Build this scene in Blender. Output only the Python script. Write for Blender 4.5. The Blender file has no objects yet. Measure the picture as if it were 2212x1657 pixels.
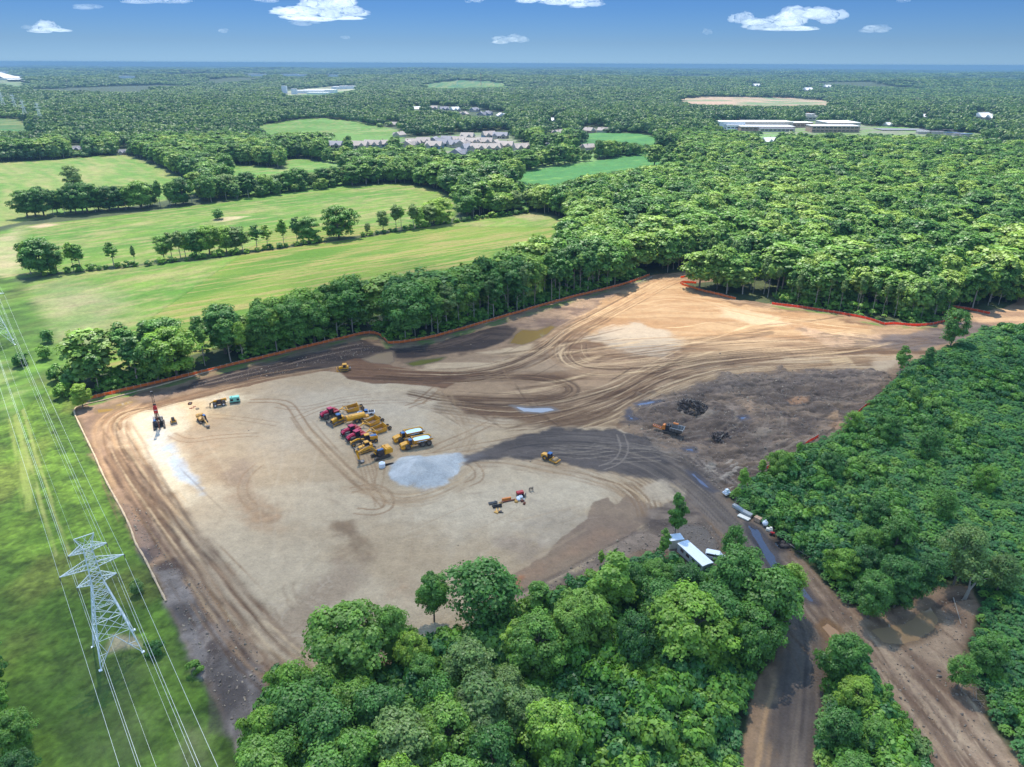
import bpy, math, random
import numpy as np
from mathutils import Vector, Matrix, Euler
R = math.radians
sc = bpy.context.scene
# ------------------------------------------------------------------ camera
CAM_H = 110.0
PITCH, ROLL = R(24.44), R(0.23)
FPX = 1522.0                       # focal length in units of a 2212 px wide frame
cd = bpy.data.cameras.new('camera')
cam = bpy.data.objects.new('camera', cd)
sc.collection.objects.link(cam)
cd.sensor_width = 36.0
cd.lens = 36.0 * FPX / 2212.0
cd.clip_start, cd.clip_end = 1.0, 90000.0
MC = Matrix.Translation((0, 0, CAM_H)) @ Matrix.Rotation(math.pi/2 - PITCH, 4, 'X') @ Matrix.Rotation(ROLL, 4, 'Z')
cam.matrix_world = MC
sc.camera = cam
# ------------------------------------------------------------------ sky, sun, exposure
SUN_EL, SUN_AZ = R(61), R(-14)
SKY_K = 0.15
w = bpy.data.worlds.new('World'); sc.world = w; w.use_nodes = True
wn, wl = w.node_tree.nodes, w.node_tree.links
bg = wn['Background']
sky = wn.new('ShaderNodeTexSky'); sky.sky_type = 'NISHITA'; sky.sun_disc = False
sky.sun_elevation, sky.sun_rotation = SUN_EL, SUN_AZ
sky.altitude = 300; sky.air_density = 1.0; sky.dust_density = 0.0; sky.ozone_density = 4.0
# the brightness of the sky over its height: deep blue, a little paler towards the horizon
gc = wn.new('ShaderNodeTexCoord'); gs = wn.new('ShaderNodeSeparateXYZ'); gr = wn.new('ShaderNodeValToRGB')
wl.new(gc.outputs['Generated'], gs.inputs[0]); wl.new(gs.outputs[2], gr.inputs[0])
for pos, c in ((0.0, (.056, .100, .194)), (.024, (.049, .081, .149)), (.065, (.038, .071, .136)), (.10, (.036, .068, .132)), (.28, (.72, .66, .60)), (1.0, (1, .91, .78))):
    e_ = gr.color_ramp.elements[0] if pos == 0 else (gr.color_ramp.elements[-1] if pos == 1 else gr.color_ramp.elements.new(pos))
    e_.position = pos; e_.color = (*c, 1)
tn = wn.new('ShaderNodeMix'); tn.data_type = 'RGBA'; tn.blend_type = 'MULTIPLY'; tn.inputs[0].default_value = 1.0
wl.new(sky.outputs[0], tn.inputs[6]); wl.new(gr.outputs[0], tn.inputs[7]); wl.new(tn.outputs[2], bg.inputs[0]); bg.inputs[1].default_value = SKY_K
sd = bpy.data.lights.new('sun', 'SUN'); sd.energy = 2.05; sd.angle = R(0.55); sd.color = (1.0, 0.95, 0.86)
sun = bpy.data.objects.new('sun', sd); sc.collection.objects.link(sun)
SUN_DIR = Vector((math.sin(SUN_AZ)*math.cos(SUN_EL), math.cos(SUN_AZ)*math.cos(SUN_EL), math.sin(SUN_EL)))
sun.rotation_euler = SUN_DIR.to_track_quat('Z', 'Y').to_euler()
sc.view_settings.view_transform = 'Standard'; sc.view_settings.look = 'None'
sc.view_settings.exposure = 2.05; sc.view_settings.gamma = 1.0
cy = sc.cycles
cy.use_denoising = True
try: cy.denoiser = 'OPENIMAGEDENOISE'; cy.denoising_prefilter = 'ACCURATE'
except Exception: pass
cy.max_bounces = 8; cy.diffuse_bounces = 4; cy.glossy_bounces = 2; cy.transmission_bounces = 2
cy.transparent_max_bounces = 48; cy.volume_bounces = 6
cy.caustics_reflective = False; cy.caustics_refractive = False

# ------------------------------------------------------------------ helpers: numbers
rng = np.random.default_rng(7)
random.seed(7)
_T = np.random.default_rng(99).random((256, 256))
def vnoise(x, y, seed=0):
    x = np.asarray(x, float) + seed*17.31; y = np.asarray(y, float) + seed*9.77
    xi = np.floor(x).astype(np.int64); yi = np.floor(y).astype(np.int64)
    fx = x - xi; fy = y - yi
    fx = fx*fx*(3-2*fx); fy = fy*fy*(3-2*fy)
    a = _T[xi & 255, yi & 255]; b = _T[(xi+1) & 255, yi & 255]
    c = _T[xi & 255, (yi+1) & 255]; d = _T[(xi+1) & 255, (yi+1) & 255]
    return (a*(1-fx)+b*fx)*(1-fy) + (c*(1-fx)+d*fx)*fy
def fbm(x, y, oct=4, seed=0, gain=0.5):
    s = 0; a = 1; t = 0
    for k in range(oct):
        c, sn = math.cos(0.6*k), math.sin(0.6*k)
        s = s + a*vnoise((x*c - y*sn)*2**k, (x*sn + y*c)*2**k, seed+k*3); t += a; a *= gain
    return s/t
def sstep(a, b, x):
    t = np.clip((x-a)/(b-a), 0, 1); return t*t*(3-2*t)
def hill(x, y):
    """far terrain: flat round the site, rolling hills beyond, falling away with the curve of the earth"""
    x = np.asarray(x, float); y = np.asarray(y, float)
    r = np.sqrt(x*x + y*y)
    n = sstep(650, 1900, r)*(fbm(x/900, y/700, 3, 5)-0.5)*38
    n = n + sstep(2500, 6000, r)*(fbm(x/3000, y/1900, 3, 11)-0.48)*110
    n = n + sstep(9000, 16000, r)*(fbm(x/9000, y/4000, 2, 21)-0.4)*60
    return n - r*r/12.74e6
C0 = np.array(MC.translation); RM = np.array(MC.to_3x3())
_ts = np.geomspace(60, 32000, 1500)
def G(px, py):
    """the point of the terrain that the 2212 x 1657 picture shows at px, py"""
    d = RM @ np.array([(px-1106)/FPX, (828.5-py)/FPX, -1.0])
    P = C0[None] + _ts[:, None]*d[None]
    below = np.nonzero(P[:, 2] < hill(P[:, 0], P[:, 1]))[0]
    if len(below) == 0: return P[-1]
    i = below[0]
    if i == 0: return P[0]
    a, b = _ts[i-1], _ts[i]
    for _ in range(18):
        m = (a+b)/2; q = C0 + m*d
        if q[2] < hill(q[0], q[1]): b = m
        else: a = m
    return C0 + b*d
def GP(pts): return np.array([G(*p)[:2] for p in pts])
def S(x, y):  return (x/1.1302, y/1.1302)           # source-photo pixels to the 2212 frame
def Z(x, y, ox, oy, k): return S(ox + x/k, oy + y/k)   # pixels of an enlarged crop
def proj(X, Y, Zz):
    q = np.stack([X-C0[0], Y-C0[1], Zz-C0[2]], -1) @ RM
    with np.errstate(divide='ignore', invalid='ignore'):
        return 1106 + FPX*q[..., 0]/-q[..., 2], 828.5 - FPX*q[..., 1]/-q[..., 2]
def inpoly(x, y, poly):
    c = np.zeros(np.shape(x), bool); n = len(poly)
    for i in range(n):
        x1, y1 = poly[i]; x2, y2 = poly[(i+1) % n]
        if y1 == y2: continue
        c ^= ((y1 > y) != (y2 > y)) & (x < (x2-x1)*(y-y1)/(y2-y1) + x1)
    return c
def segdist(x, y, pts, closed):
    """distance to a polyline, place along it (m) and signed side offset"""
    best = np.full(np.shape(x), 1e18); al = np.zeros(np.shape(x)); off = np.zeros(np.shape(x)); s = 0.0
    n = len(pts)
    for i in range(n if closed else n-1):
        ax, ay = pts[i]; bx, by = pts[(i+1) % n]
        dx, dy = bx-ax, by-ay; L = math.hypot(dx, dy)
        if L < 1e-6: continue
        t = np.clip(((x-ax)*dx + (y-ay)*dy)/(L*L), 0, 1)
        ex, ey = x-ax-t*dx, y-ay-t*dy
        d2 = ex*ex + ey*ey; m = d2 < best
        best = np.where(m, d2, best)
        al = np.where(m, s+t*L, al); off = np.where(m, (ex*dy - ey*dx)/L, off)
        s += L
    return np.sqrt(best), al, off, s
def smooth_line(pts, n=3, closed=False):
    p = np.array(pts, float)
    for _ in range(n):
        a = p if closed else p[:-1]; b = np.roll(p, -1, 0) if closed else p[1:]
        q = np.empty((len(a)*2, 2)); q[0::2] = a*.75 + b*.25; q[1::2] = a*.25 + b*.75
        p = q if closed else np.vstack([p[:1], q, p[-1:]])
    return p
def lin(c):
    c = np.array(c, float)/255.0
    return np.where(c <= 0.04045, c/12.92, ((c+0.055)/1.055)**2.4)

# ------------------------------------------------------------------ helpers: objects
col = sc.collection
def mesh_np(name, V, F, mats=(), smooth=False, attrs=None, mi=None):
    me = bpy.data.meshes.new(name)
    V = np.asarray(V, np.float32); F = np.asarray(F, np.int32)
    me.vertices.add(len(V)); me.vertices.foreach_set('co', V.ravel())
    k = F.shape[1]
    me.loops.add(F.size); me.loops.foreach_set('vertex_index', F.ravel())
    me.polygons.add(len(F))
    me.polygons.foreach_set('loop_start', np.arange(0, F.size, k, dtype=np.int32))
    me.polygons.foreach_set('loop_total', np.full(len(F), k, np.int32))
    if mi is not None: me.polygons.foreach_set('material_index', np.asarray(mi, np.int32))
    if smooth: me.polygons.foreach_set('use_smooth', np.ones(len(F), bool))
    for m in mats: me.materials.append(m)
    me.update()
    for an, (ty, dom, data) in (attrs or {}).items():
        a = me.attributes.new(an, ty, dom)
        key = {'FLOAT': 'value', 'INT': 'value', 'FLOAT_COLOR': 'color', 'FLOAT_VECTOR': 'vector'}[ty]
        a.data.foreach_set(key, np.ascontiguousarray(data, np.int32 if ty == 'INT' else np.float32).ravel())
    return me
def link(name, me, parent=None, loc=None, rz=None):
    o = bpy.data.objects.new(name, me); col.objects.link(o)
    if parent is not None: o.parent = parent
    if loc is not None: o.location = loc
    if rz is not None: o.rotation_euler = (0, 0, rz)
    return o
def tag(o, label=None, cat=None, group=None, kind=None):
    if label: o['label'] = label
    if cat: o['category'] = cat
    if group: o['group'] = group
    if kind: o['kind'] = kind
    return o
def thing(name, label, cat, loc=(0, 0, 0), rz=0.0, group=None):
    o = bpy.data.objects.new(name, None); col.objects.link(o); o.empty_display_size = 0.5
    o.location = loc; o.rotation_euler = (0, 0, rz)
    return tag(o, label, cat, group)
def copy_tree(o, parent=None):
    c = o.copy(); col.objects.link(c)
    if parent is not None: c.parent = parent
    for ch in list(o.children): copy_tree(ch, c)
    return c
class MB:
    """collects boxes, prisms, cylinders and tubes for ONE mesh object"""
    def __init__(s): s.v = []; s.f = []; s.m = []
    def add(s, V, F, m=0):
        n = len(s.v); s.v += [tuple(map(float, p)) for p in V]
        s.f += [tuple(n+i for i in f) for f in F]; s.m += [m]*len(F)
        return s
    def box(s, x0, x1, y0, y1, z0, z1, m=0, tx=0.0, ty=0.0, rot=None, at=(0, 0, 0)):
        """box whose top is drawn in by tx, ty; optional (axis, angle) turn about at"""
        V = [(x0, y0, z0), (x1, y0, z0), (x1, y1, z0), (x0, y1, z0),
             (x0+tx, y0+ty, z1), (x1-tx, y0+ty, z1), (x1-tx, y1-ty, z1), (x0+tx, y1-ty, z1)]
        if rot:
            M = Matrix.Rotation(rot[1], 3, rot[0]); a = Vector(at)
            V = [tuple(M @ (Vector(p)-a) + a) for p in V]
        return s.add(V, [(3, 2, 1, 0), (4, 5, 6, 7), (0, 1, 5, 4), (1, 2, 6, 5), (2, 3, 7, 6), (3, 0, 4, 7)], m)
    def prism(s, prof, y0, y1, m=0, axis='y'):
        """outline in x,z drawn out along y"""
        n = len(prof)
        if axis == 'y': V = [(a, y0, b) for a, b in prof] + [(a, y1, b) for a, b in prof]
        elif axis == 'x': V = [(y0, a, b) for a, b in prof] + [(y1, a, b) for a, b in prof]
        else: V = [(a, b, y0) for a, b in prof] + [(a, b, y1) for a, b in prof]
        F = [tuple(range(n)), tuple(range(2*n-1, n-1, -1))] + [(i, n+i, n+(i+1) % n, (i+1) % n) for i in range(n)]
        return s.add(V, F, m)
    def tube(s, p, q, r0, r1=None, n=8, m=0, cap=True):
        r1 = r0 if r1 is None else r1
        p, q = Vector(p), Vector(q); d = (q-p)
        if d.length < 1e-6: return s
        u = d.normalized().orthogonal().normalized(); v = d.normalized().cross(u)
        V = [tuple(p + (u*math.cos(2*math.pi*i/n) + v*math.sin(2*math.pi*i/n))*r0) for i in range(n)]
        V += [tuple(q + (u*math.cos(2*math.pi*i/n) + v*math.sin(2*math.pi*i/n))*r1) for i in range(n)]
        F = [(i, (i+1) % n, n+(i+1) % n, n+i) for i in range(n)]
        if cap: F += [tuple(range(n-1, -1, -1)), tuple(range(n, 2*n))]
        return s.add(V, F, m)
    def bar(s, p, q, a, b, m=0):
        """square bar a wide (sideways), b deep"""
        p, q = Vector(p), Vector(q); d = (q-p).normalized()
        u = d.cross(Vector((0, 0, 1)))
        u = Vector((0, 1, 0)) if u.length < 1e-3 else u.normalized()
        v = d.cross(u)
        V = [tuple(e + u*a/2*i + v*b/2*j) for e in (p, q) for i, j in ((-1, -1), (1, -1), (1, 1), (-1, 1))]
        return s.add(V, [(3, 2, 1, 0), (4, 5, 6, 7), (0, 1, 5, 4), (1, 2, 6, 5), (2, 3, 7, 6), (3, 0, 4, 7)], m)
    def ball(s, c, r, nu=10, nv=6, m=0, sz=1.0):
        V = []
        for j in range(nv+1):
            th = math.pi*j/nv
            for i in range(nu):
                ph = 2*math.pi*i/nu
                V.append((c[0]+r*math.sin(th)*math.cos(ph), c[1]+r*math.sin(th)*math.sin(ph), c[2]+r*sz*math.cos(th)))
        F = [(j*nu+i, (j+1)*nu+i, (j+1)*nu+(i+1) % nu, j*nu+(i+1) % nu) for j in range(nv) for i in range(nu)]
        return s.add(V, F, m)
    def mesh(s, name, mats):
        me = bpy.data.meshes.new(name); me.from_pydata(s.v, [], s.f)
        for m in (mats if isinstance(mats, (list, tuple)) else [mats]): me.materials.append(m)
        me.polygons.foreach_set('material_index', np.array(s.m, np.int32)); me.update()
        return me
    def build(s, name, mats, parent=None, **k): return link(name, s.mesh(name, mats), parent, **k)
# ------------------------------------------------------------------ materials
def mat(name, base, rough=0.6, metal=0.0, grime=0.25, scale=1.5, spec=0.4, bump=0.0):
    m = bpy.data.materials.new(name); m.use_nodes = True
    n, l = m.node_tree.nodes, m.node_tree.links; b = n['Principled BSDF']
    c = lin(base) if max(base) > 1 else np.array(base)
    tc = n.new('ShaderNodeTexCoord'); no = n.new('ShaderNodeTexNoise'); no.inputs['Scale'].default_value = scale
    no.inputs['Detail'].default_value = 4
    l.new(tc.outputs['Object'], no.inputs['Vector'])
    mx = n.new('ShaderNodeMix'); mx.data_type = 'RGBA'
    mp = n.new('ShaderNodeMapRange'); mp.inputs[1].default_value = .42; mp.inputs[2].default_value = .75
    mp.inputs[3].default_value = 0; mp.inputs[4].default_value = grime
    l.new(no.outputs[0], mp.inputs[0]); l.new(mp.outputs[0], mx.inputs[0])
    mx.inputs[6].default_value = (*c, 1); mx.inputs[7].default_value = (0.22, 0.17, 0.12, 1)
    l.new(mx.outputs[2], b.inputs['Base Color'])
    b.inputs['Roughness'].default_value = rough; b.inputs['Metallic'].default_value = metal
    b.inputs['Specular IOR Level'].default_value = spec
    if bump:
        bp = n.new('ShaderNodeBump'); bp.inputs['Strength'].default_value = bump; l.new(no.outputs[0], bp.inputs['Height']); l.new(bp.outputs[0], b.inputs['Normal'])
    return m
def leaf_mat(name, a, b_, c, trans=0.3):
    """foliage: colour varies from tree to tree (object random) and from leaf clump to leaf clump (attribute)"""
    m = bpy.data.materials.new(name); m.use_nodes = True
    n, l = m.node_tree.nodes, m.node_tree.links
    n.remove(n['Principled BSDF'])
    oi = n.new('ShaderNodeObjectInfo'); cr = n.new('ShaderNodeValToRGB')
    cr.color_ramp.elements[0].color = (*a, 1); cr.color_ramp.elements[1].color = (*c, 1)
    e = cr.color_ramp.elements.new(0.55); e.color = (*b_, 1)
    at = n.new('ShaderNodeAttribute'); at.attribute_name = 'tint'
    nz = n.new('ShaderNodeTexNoise'); nz.inputs['Scale'].default_value = .013; nz.inputs['Detail'].default_value = 2; l.new(oi.outputs['Location'], nz.inputs['Vector'])
    ma = n.new('ShaderNodeMath'); ma.operation = 'MULTIPLY_ADD'; ma.inputs[1].default_value = 1.7; ma.inputs[2].default_value = -.85; l.new(nz.outputs[0], ma.inputs[0])
    mb = n.new('ShaderNodeMath'); mb.operation = 'ADD'; mb.use_clamp = True; l.new(oi.outputs['Random'], mb.inputs[0]); l.new(ma.outputs[0], mb.inputs[1]); l.new(mb.outputs[0], cr.inputs[0])
    mr = n.new('ShaderNodeMapRange'); mr.inputs[3].default_value = 0.68; mr.inputs[4].default_value = 1.38
    l.new(at.outputs['Fac'], mr.inputs[0])
    hs = n.new('ShaderNodeHueSaturation'); l.new(cr.outputs[0], hs.inputs['Color']); l.new(mr.outputs[0], hs.inputs['Value'])
    hs.inputs['Saturation'].default_value = 1.0
    df = n.new('ShaderNodeBsdfDiffuse'); tr = n.new('ShaderNodeBsdfTranslucent'); ms = n.new('ShaderNodeMixShader')
    gl = n.new('ShaderNodeBsdfGlossy'); gl.inputs['Roughness'].default_value = 0.5; gl.inputs[0].default_value = (1, 1, 1, 1)
    m2 = n.new('ShaderNodeMixShader'); m2.inputs[0].default_value = 0.03
    ms.inputs[0].default_value = trans
    l.new(hs.outputs[0], df.inputs[0]); l.new(hs.outputs[0], tr.inputs[0])
    l.new(df.outputs[0], ms.inputs[1]); l.new(tr.outputs[0], ms.inputs[2])
    l.new(ms.outputs[0], m2.inputs[1]); l.new(gl.outputs[0], m2.inputs[2])
    l.new(m2.outputs[0], n['Material Output'].inputs['Surface'])
    return m
# ------------------------------------------------------------------ where things lie (traced on the 2212 px frame, carried to the ground)
SOCK = [(194, 866), (177.5, 876), (156.5, 884), (172, 918), (205, 985), (218, 1017), (241, 1062), (266, 1106), (284, 1145), (293, 1176), (309, 1199), (328, 1238), (359, 1301)]
FENCE_NW = [(194, 862), (280, 842), (373.6, 820), (470, 797), (567, 773.7), (660, 751), (752, 729), (797, 718), (822, 724), (838, 742), (870, 741), (929, 731), (1000, 711), (1055, 695), (1139, 670), (1241, 641), (1349, 616), (1403, 595)]
FENCE_NE = [(1504, 612), (1462, 610), (1484, 620), (1535, 634), (1589, 647)]
FENCE_E = [(1667, 657), (1744, 667), (1824, 680), (1882, 691), (1911, 703), (1927, 699), (1984, 706), (2029, 699), (2077, 682), (2075, 676), (2035, 677)]
FENCE_FAR = [(2055, 664), (2093, 669), (2138, 679)]
FENCE_LOOP = [(1470, 600), (1520, 592), (1575, 598)]
FENCE_SE = [[(1914, 851), (1880, 873), (1850, 895)], [(1767, 947), (1738, 967)], [(1680, 999), (1655, 1018)]]
SITE = ([(194, 862)] + FENCE_NW[1:] + [(1440, 590), (1500, 588), (1580, 596), (1560, 606), (1500, 612), (1462, 612)] + FENCE_NE[2:] + [(1625, 650)] + FENCE_E[:9] +
        [(2120, 672), (2165, 668), (2215, 640), (2260, 650), (2420, 680), (2420, 740), (2280, 760), (2200, 720), (2120, 712), (2050, 748), (1960, 785), (1920, 835), (1850, 895), (1800, 940), (1767, 950), (1738, 967), (1680, 1001),
         (1655, 1020), (1600, 1052), (1572, 1068), (1592, 1096), (1640, 1128), (1700, 1178), (1760, 1230), (1790, 1270), (1830, 1312), (1880, 1325), (1940, 1312), (1990, 1280), (2040, 1262), (2095, 1268),
         (2118, 1310), (2098, 1370), (2080, 1420), (2105, 1490), (2150, 1580), (2200, 1660), (2330, 1900), (1560, 1900), (1600, 1657), (1612, 1560), (1625, 1480), (1665, 1425), (1700, 1370), (1700, 1320),
         (1650, 1265), (1600, 1240), (1560, 1235), (1500, 1240), (1440, 1205), (1400, 1200), (1330, 1222), (1230, 1272), (1130, 1315), (1010, 1365), (900, 1400), (800, 1462), (730, 1490), (640, 1475), (585, 1455), (570, 1510), (545, 1580), (513, 1635)] +
        [(502, 1589), (456, 1504), (417, 1423), (386, 1357)] + SOCK[::-1][:-1])
ISLAND = [(1790, 1395), (1850, 1388), (1885, 1440), (1930, 1520), (1985, 1640), (2060, 1900), (1740, 1900), (1752, 1657), (1765, 1560), (1775, 1480)]
FIELD_A = [(60, 612), (130, 592), (200, 584), (330, 572), (450, 562), (560, 544), (700, 524), (800, 512), (870, 499), (960, 484), (1060, 468), (1150, 459), (1200, 468), (1215, 480), (1235, 500), (1200, 573), (1060, 645), (950, 662), (750, 692), (560, 732), (400, 770), (250, 800), (170, 800), (140, 770), (100, 700), (56, 630)]
FIELD_B = [(-500, 520), (0, 500), (40, 488), (75, 485), (200, 472), (330, 455), (450, 440), (600, 425), (740, 405), (800, 400), (860, 397), (915, 405), (960, 418), (985, 440), (985, 470), (960, 476), (870, 490), (780, 508), (700, 520), (560, 540), (450, 558), (330, 568), (200, 580), (130, 588), (60, 600), (-500, 640)]
FIELD_C = [(-500, 372), (0, 350), (120, 345), (200, 337), (270, 335), (300, 345), (330, 357), (370, 375), (415, 395), (440, 412), (330, 440), (230, 452), (80, 472), (0, 490), (-500, 510)]
FIELDS = {'a': FIELD_A, 'b': FIELD_B, 'c': FIELD_C,
  'd': [(455, 374), (500, 356), (560, 360), (615, 368), (620, 345), (650, 343), (700, 352), (760, 370), (745, 382), (640, 387), (560, 390)],
  'e': [(545, 274), (600, 264), (660, 257), (700, 255), (760, 261), (830, 274), (880, 285), (860, 294), (800, 292), (700, 286), (620, 287), (570, 287)],
  'f': [(1085, 382), (1140, 370), (1200, 360), (1280, 349), (1350, 339), (1400, 335), (1480, 338), (1502, 346), (1400, 357), (1300, 373), (1240, 384), (1190, 398), (1145, 395)],
  'g': [(1255, 290), (1300, 286), (1380, 289), (1445, 299), (1445, 309), (1400, 311), (1330, 305), (1265, 300)],
  'h': [(900, 184), (950, 178), (990, 173), (1060, 176), (1100, 181), (1090, 186), (1000, 189), (950, 190)],
  'i': [(1850, 276), (1900, 272), (1990, 277), (2010, 284), (1990, 291), (1880, 287)],
  'j': [(-40, 254), (50, 257), (74, 270), (62, 281), (-40, 276)]}
HOUSING = [(690, 322), (700, 303), (770, 305), (850, 305), (880, 298), (960, 294), (1050, 286), (1100, 292), (1120, 306), (1240, 312), (1290, 318), (1290, 331), (1200, 328), (1120, 335), (1060, 347), (980, 347), (900, 327), (830, 322), (740, 327)]
SCHOOL = [(1555, 267), (1620, 262), (1740, 260), (1850, 258), (1865, 272), (2010, 284), (2212, 289), (2260, 300), (2212, 301), (2020, 299), (1900, 293), (1700, 291), (1560, 287)]
QUARRY = [(1455, 213), (1530, 209), (1620, 210), (1700, 211), (1795, 218), (1795, 226), (1650, 228), (1500, 223)]
COMPLEX = [(608, 200), (640, 194), (700, 188), (770, 185), (772, 192), (700, 204), (620, 205)]
HIGHWAY = [(-20, 152), (35, 165), (60, 180), (34, 187), (-20, 175)]
CORRIDOR = [(-600, 610), (0, 596), (56, 612), (100, 700), (150, 775), (185, 855), (194, 862)] + SOCK[1:] + [(386, 1357), (417, 1423), (456, 1504), (502, 1589), (513, 1635), (560, 1900), (-600, 1900)]
wSITE, wISL, wCOR = GP(SITE), GP(ISLAND), GP(CORRIDOR)
wF = {k: GP(v) for k, v in FIELDS.items()}
wHOUSE, wSCHOOL, wQ, wX, wHW = map(GP, (HOUSING, SCHOOL, QUARRY, COMPLEX, HIGHWAY))

K_ALB = 0.62                                     # photo value to base colour
def alb(*c): return lin(c)*K_ALB
class Paint:
    """colours and heights of a sheet of ground, laid down in metres"""
    def __init__(s, X, Y):
        s.X, s.Y = X, Y; s.C = np.zeros(X.shape + (3,)); s.W = np.zeros(X.shape); s.H = np.zeros(X.shape)
        s.n1 = fbm(X/6, Y/6, 4, 1)-.5; s.n2 = fbm(X/1.7, Y/1.7, 3, 2)-.5; s.n3 = fbm(X/28, Y/28, 3, 3)-.5
    def sel(s, pts, pad):
        x0, y0 = pts.min(0)-pad; x1, y1 = pts.max(0)+pad
        return np.nonzero((s.X > x0) & (s.X < x1) & (s.Y > y0) & (s.Y < y1))
    def mix(s, i, a, c): s.C[i] = s.C[i]*(1-a[:, None]) + a[:, None]*c
    def sd(s, i, pts):
        d, _, _, _ = segdist(s.X[i], s.Y[i], pts, True)
        return np.where(inpoly(s.X[i], s.Y[i], pts), d, -d)
    def fill(s, pts, c, soft=2.0, warp=3.0, op=1.0, wet=None, dz=0.0, c2=None, ns=None, world=False, mott=0.0):
        pts = pts if world else GP(pts); i = s.sel(pts, soft+warp+2)
        d = s.sd(i, pts) + warp*(s.n1[i]*1.6 + s.n2[i]*.5)
        a = sstep(-soft, soft, d)*op
        cc = np.array(c)[None]*np.ones((len(a), 1))
        if c2 is not None:
            fx, fy = ns or (14, 14)
            t = sstep(.38, .66, fbm(s.X[i]/fx + 3.1, s.Y[i]/fy, 4, 31))
            cc = cc*(1-t[:, None]) + t[:, None]*np.array(c2)
        if mott: cc = cc*(1 + mott*(s.n2[i][:, None]*1.4 + s.n1[i][:, None]))
        s.mix(i, a, cc)
        if wet is not None: s.W[i] = s.W[i]*(1-a) + a*wet
        if dz: s.H[i] += a*dz
        return i, a
    def stroke(s, pts, width, c, op=0.8, lanes=0, deep=0.08, edge=0.35, fade=0.0, c2=None, streak=1.0, seed=0, rag=0.5, raw=False, dens=(0.25, 0.6)):
        """a driven lane: long streaks along it, wheel ruts across it"""
        p = smooth_line(pts if raw else GP(pts), 3); i = s.sel(p, width)
        d, al, off, L = segdist(s.X[i], s.Y[i], p, False)
        d = d + rag*width*.5*s.n1[i]
        a = 1 - sstep(width/2*(1-edge), width/2*(1+edge*.4), d)
        st = fbm(al/13 + seed*5, off*1.15 + seed*3, 3, 40+seed)
        a = a*(1 - streak + streak*sstep(dens[0], dens[1], st))
        if fade: a = a*sstep(0, fade, al)*sstep(0, fade, L-al)
        if lanes:
            w_ = width/lanes
            ph = .55*(vnoise(al/26, off*0 + seed)-.5) + .35*(vnoise(al/9, off/3, seed+2)-.5)
            lane = np.floor(off/w_ + ph); rut = np.abs(((off/w_ + ph) % 1.0)-.5)*2
            a = a*(0.40 + .60*sstep(.3, .8, rut)*(.35 + .9*vnoise(lane*3.7, al/60, seed+5)))
        a = np.clip(a*op, 0, 1); cc = np.array(c)[None]*np.ones((len(a), 1))
        if c2 is not None:
            t = sstep(.35, .65, fbm(al/9 + 9, off*1.6, 3, 60+seed)); cc = cc*(1-t[:, None]) + t[:, None]*np.array(c2)
        s.mix(i, a, cc); s.H[i] -= a*deep*(.4 + st)
    def ruts(s, pts, width, n, cols, seed, wl=(.35, 1.1), op=.55, deep=.12):
        """many separate thin tyre streaks strewn along a lane"""
        p = smooth_line(GP(pts), 3); r = np.random.default_rng(seed); N = len(p)
        t = np.gradient(p, axis=0); t /= np.linalg.norm(t, axis=1)[:, None] + 1e-9; nn = np.stack([t[:, 1], -t[:, 0]], 1)
        for k in range(n):
            a = int(r.uniform(0, .75)*N); b = min(N-1, a + max(3, int(r.uniform(.15, .6)*N))); o = r.normal()*width*.32
            if b-a < 2: continue
            q = p[a:b] + nn[a:b]*(o + np.linspace(0, r.normal()*width*.12, b-a))[:, None]
            s.stroke(q[::2] if len(q) > 8 else q, r.uniform(*wl), cols[k % len(cols)], op=op*r.uniform(.6, 1.2), deep=deep*r.choice([-.5, 1]), raw=True, rag=.25, streak=.6, seed=seed+k, fade=5)
    def wheels(s, pts, c, gauge=2.0, w_=0.55, op=0.6, deep=0.05, **k):
        p = smooth_line(GP(pts), 3)
        t = np.gradient(p, axis=0); t /= np.linalg.norm(t, axis=1)[:, None] + 1e-9; nn = np.stack([t[:, 1], -t[:, 0]], 1)
        for sg in (-1, 1): s.stroke(p + nn*sg*gauge/2, w_, c, op=op, deep=deep, raw=True, rag=.2, streak=.4, **k)
def field_col(P, key, pts, g1, g2, tan, dirv, sc_, amt):
    g1, g2, tan = [np.array(v)*np.array((.64, .68, .50)) for v in (g1, g2, tan)]
    i = P.sel(pts, 8); d = P.sd(i, pts) + 1.5*P.n1[i]
    a = sstep(-1.5, 1.5, d)
    ux, uy = dirv/np.linalg.norm(dirv)
    u = P.X[i]*ux + P.Y[i]*uy; v = -P.X[i]*uy + P.Y[i]*ux
    big = fbm(u/70, v/32, 3, 71); t = sstep(.35, .7, big)
    c = np.array(g1)*(1-t[:, None]) + np.array(g2)*t[:, None]
    st = fbm(u/sc_, v/2.2, 4, 77); t2 = sstep(.52-amt*.12, .78, st + .30*(fbm(u/45, v/16, 3, 91)-.5) + .22*(big-.5))*.85
    c = c*(1-t2[:, None]) + np.array(tan)*t2[:, None]
    rim = sstep(5, 0, d)*.35*sstep(.4, .6, fbm(u/20, v/20, 2, 5)); c = c*(1-rim[:, None]) + np.array(tan)*rim[:, None]
    P.mix(i, a, c)
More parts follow.
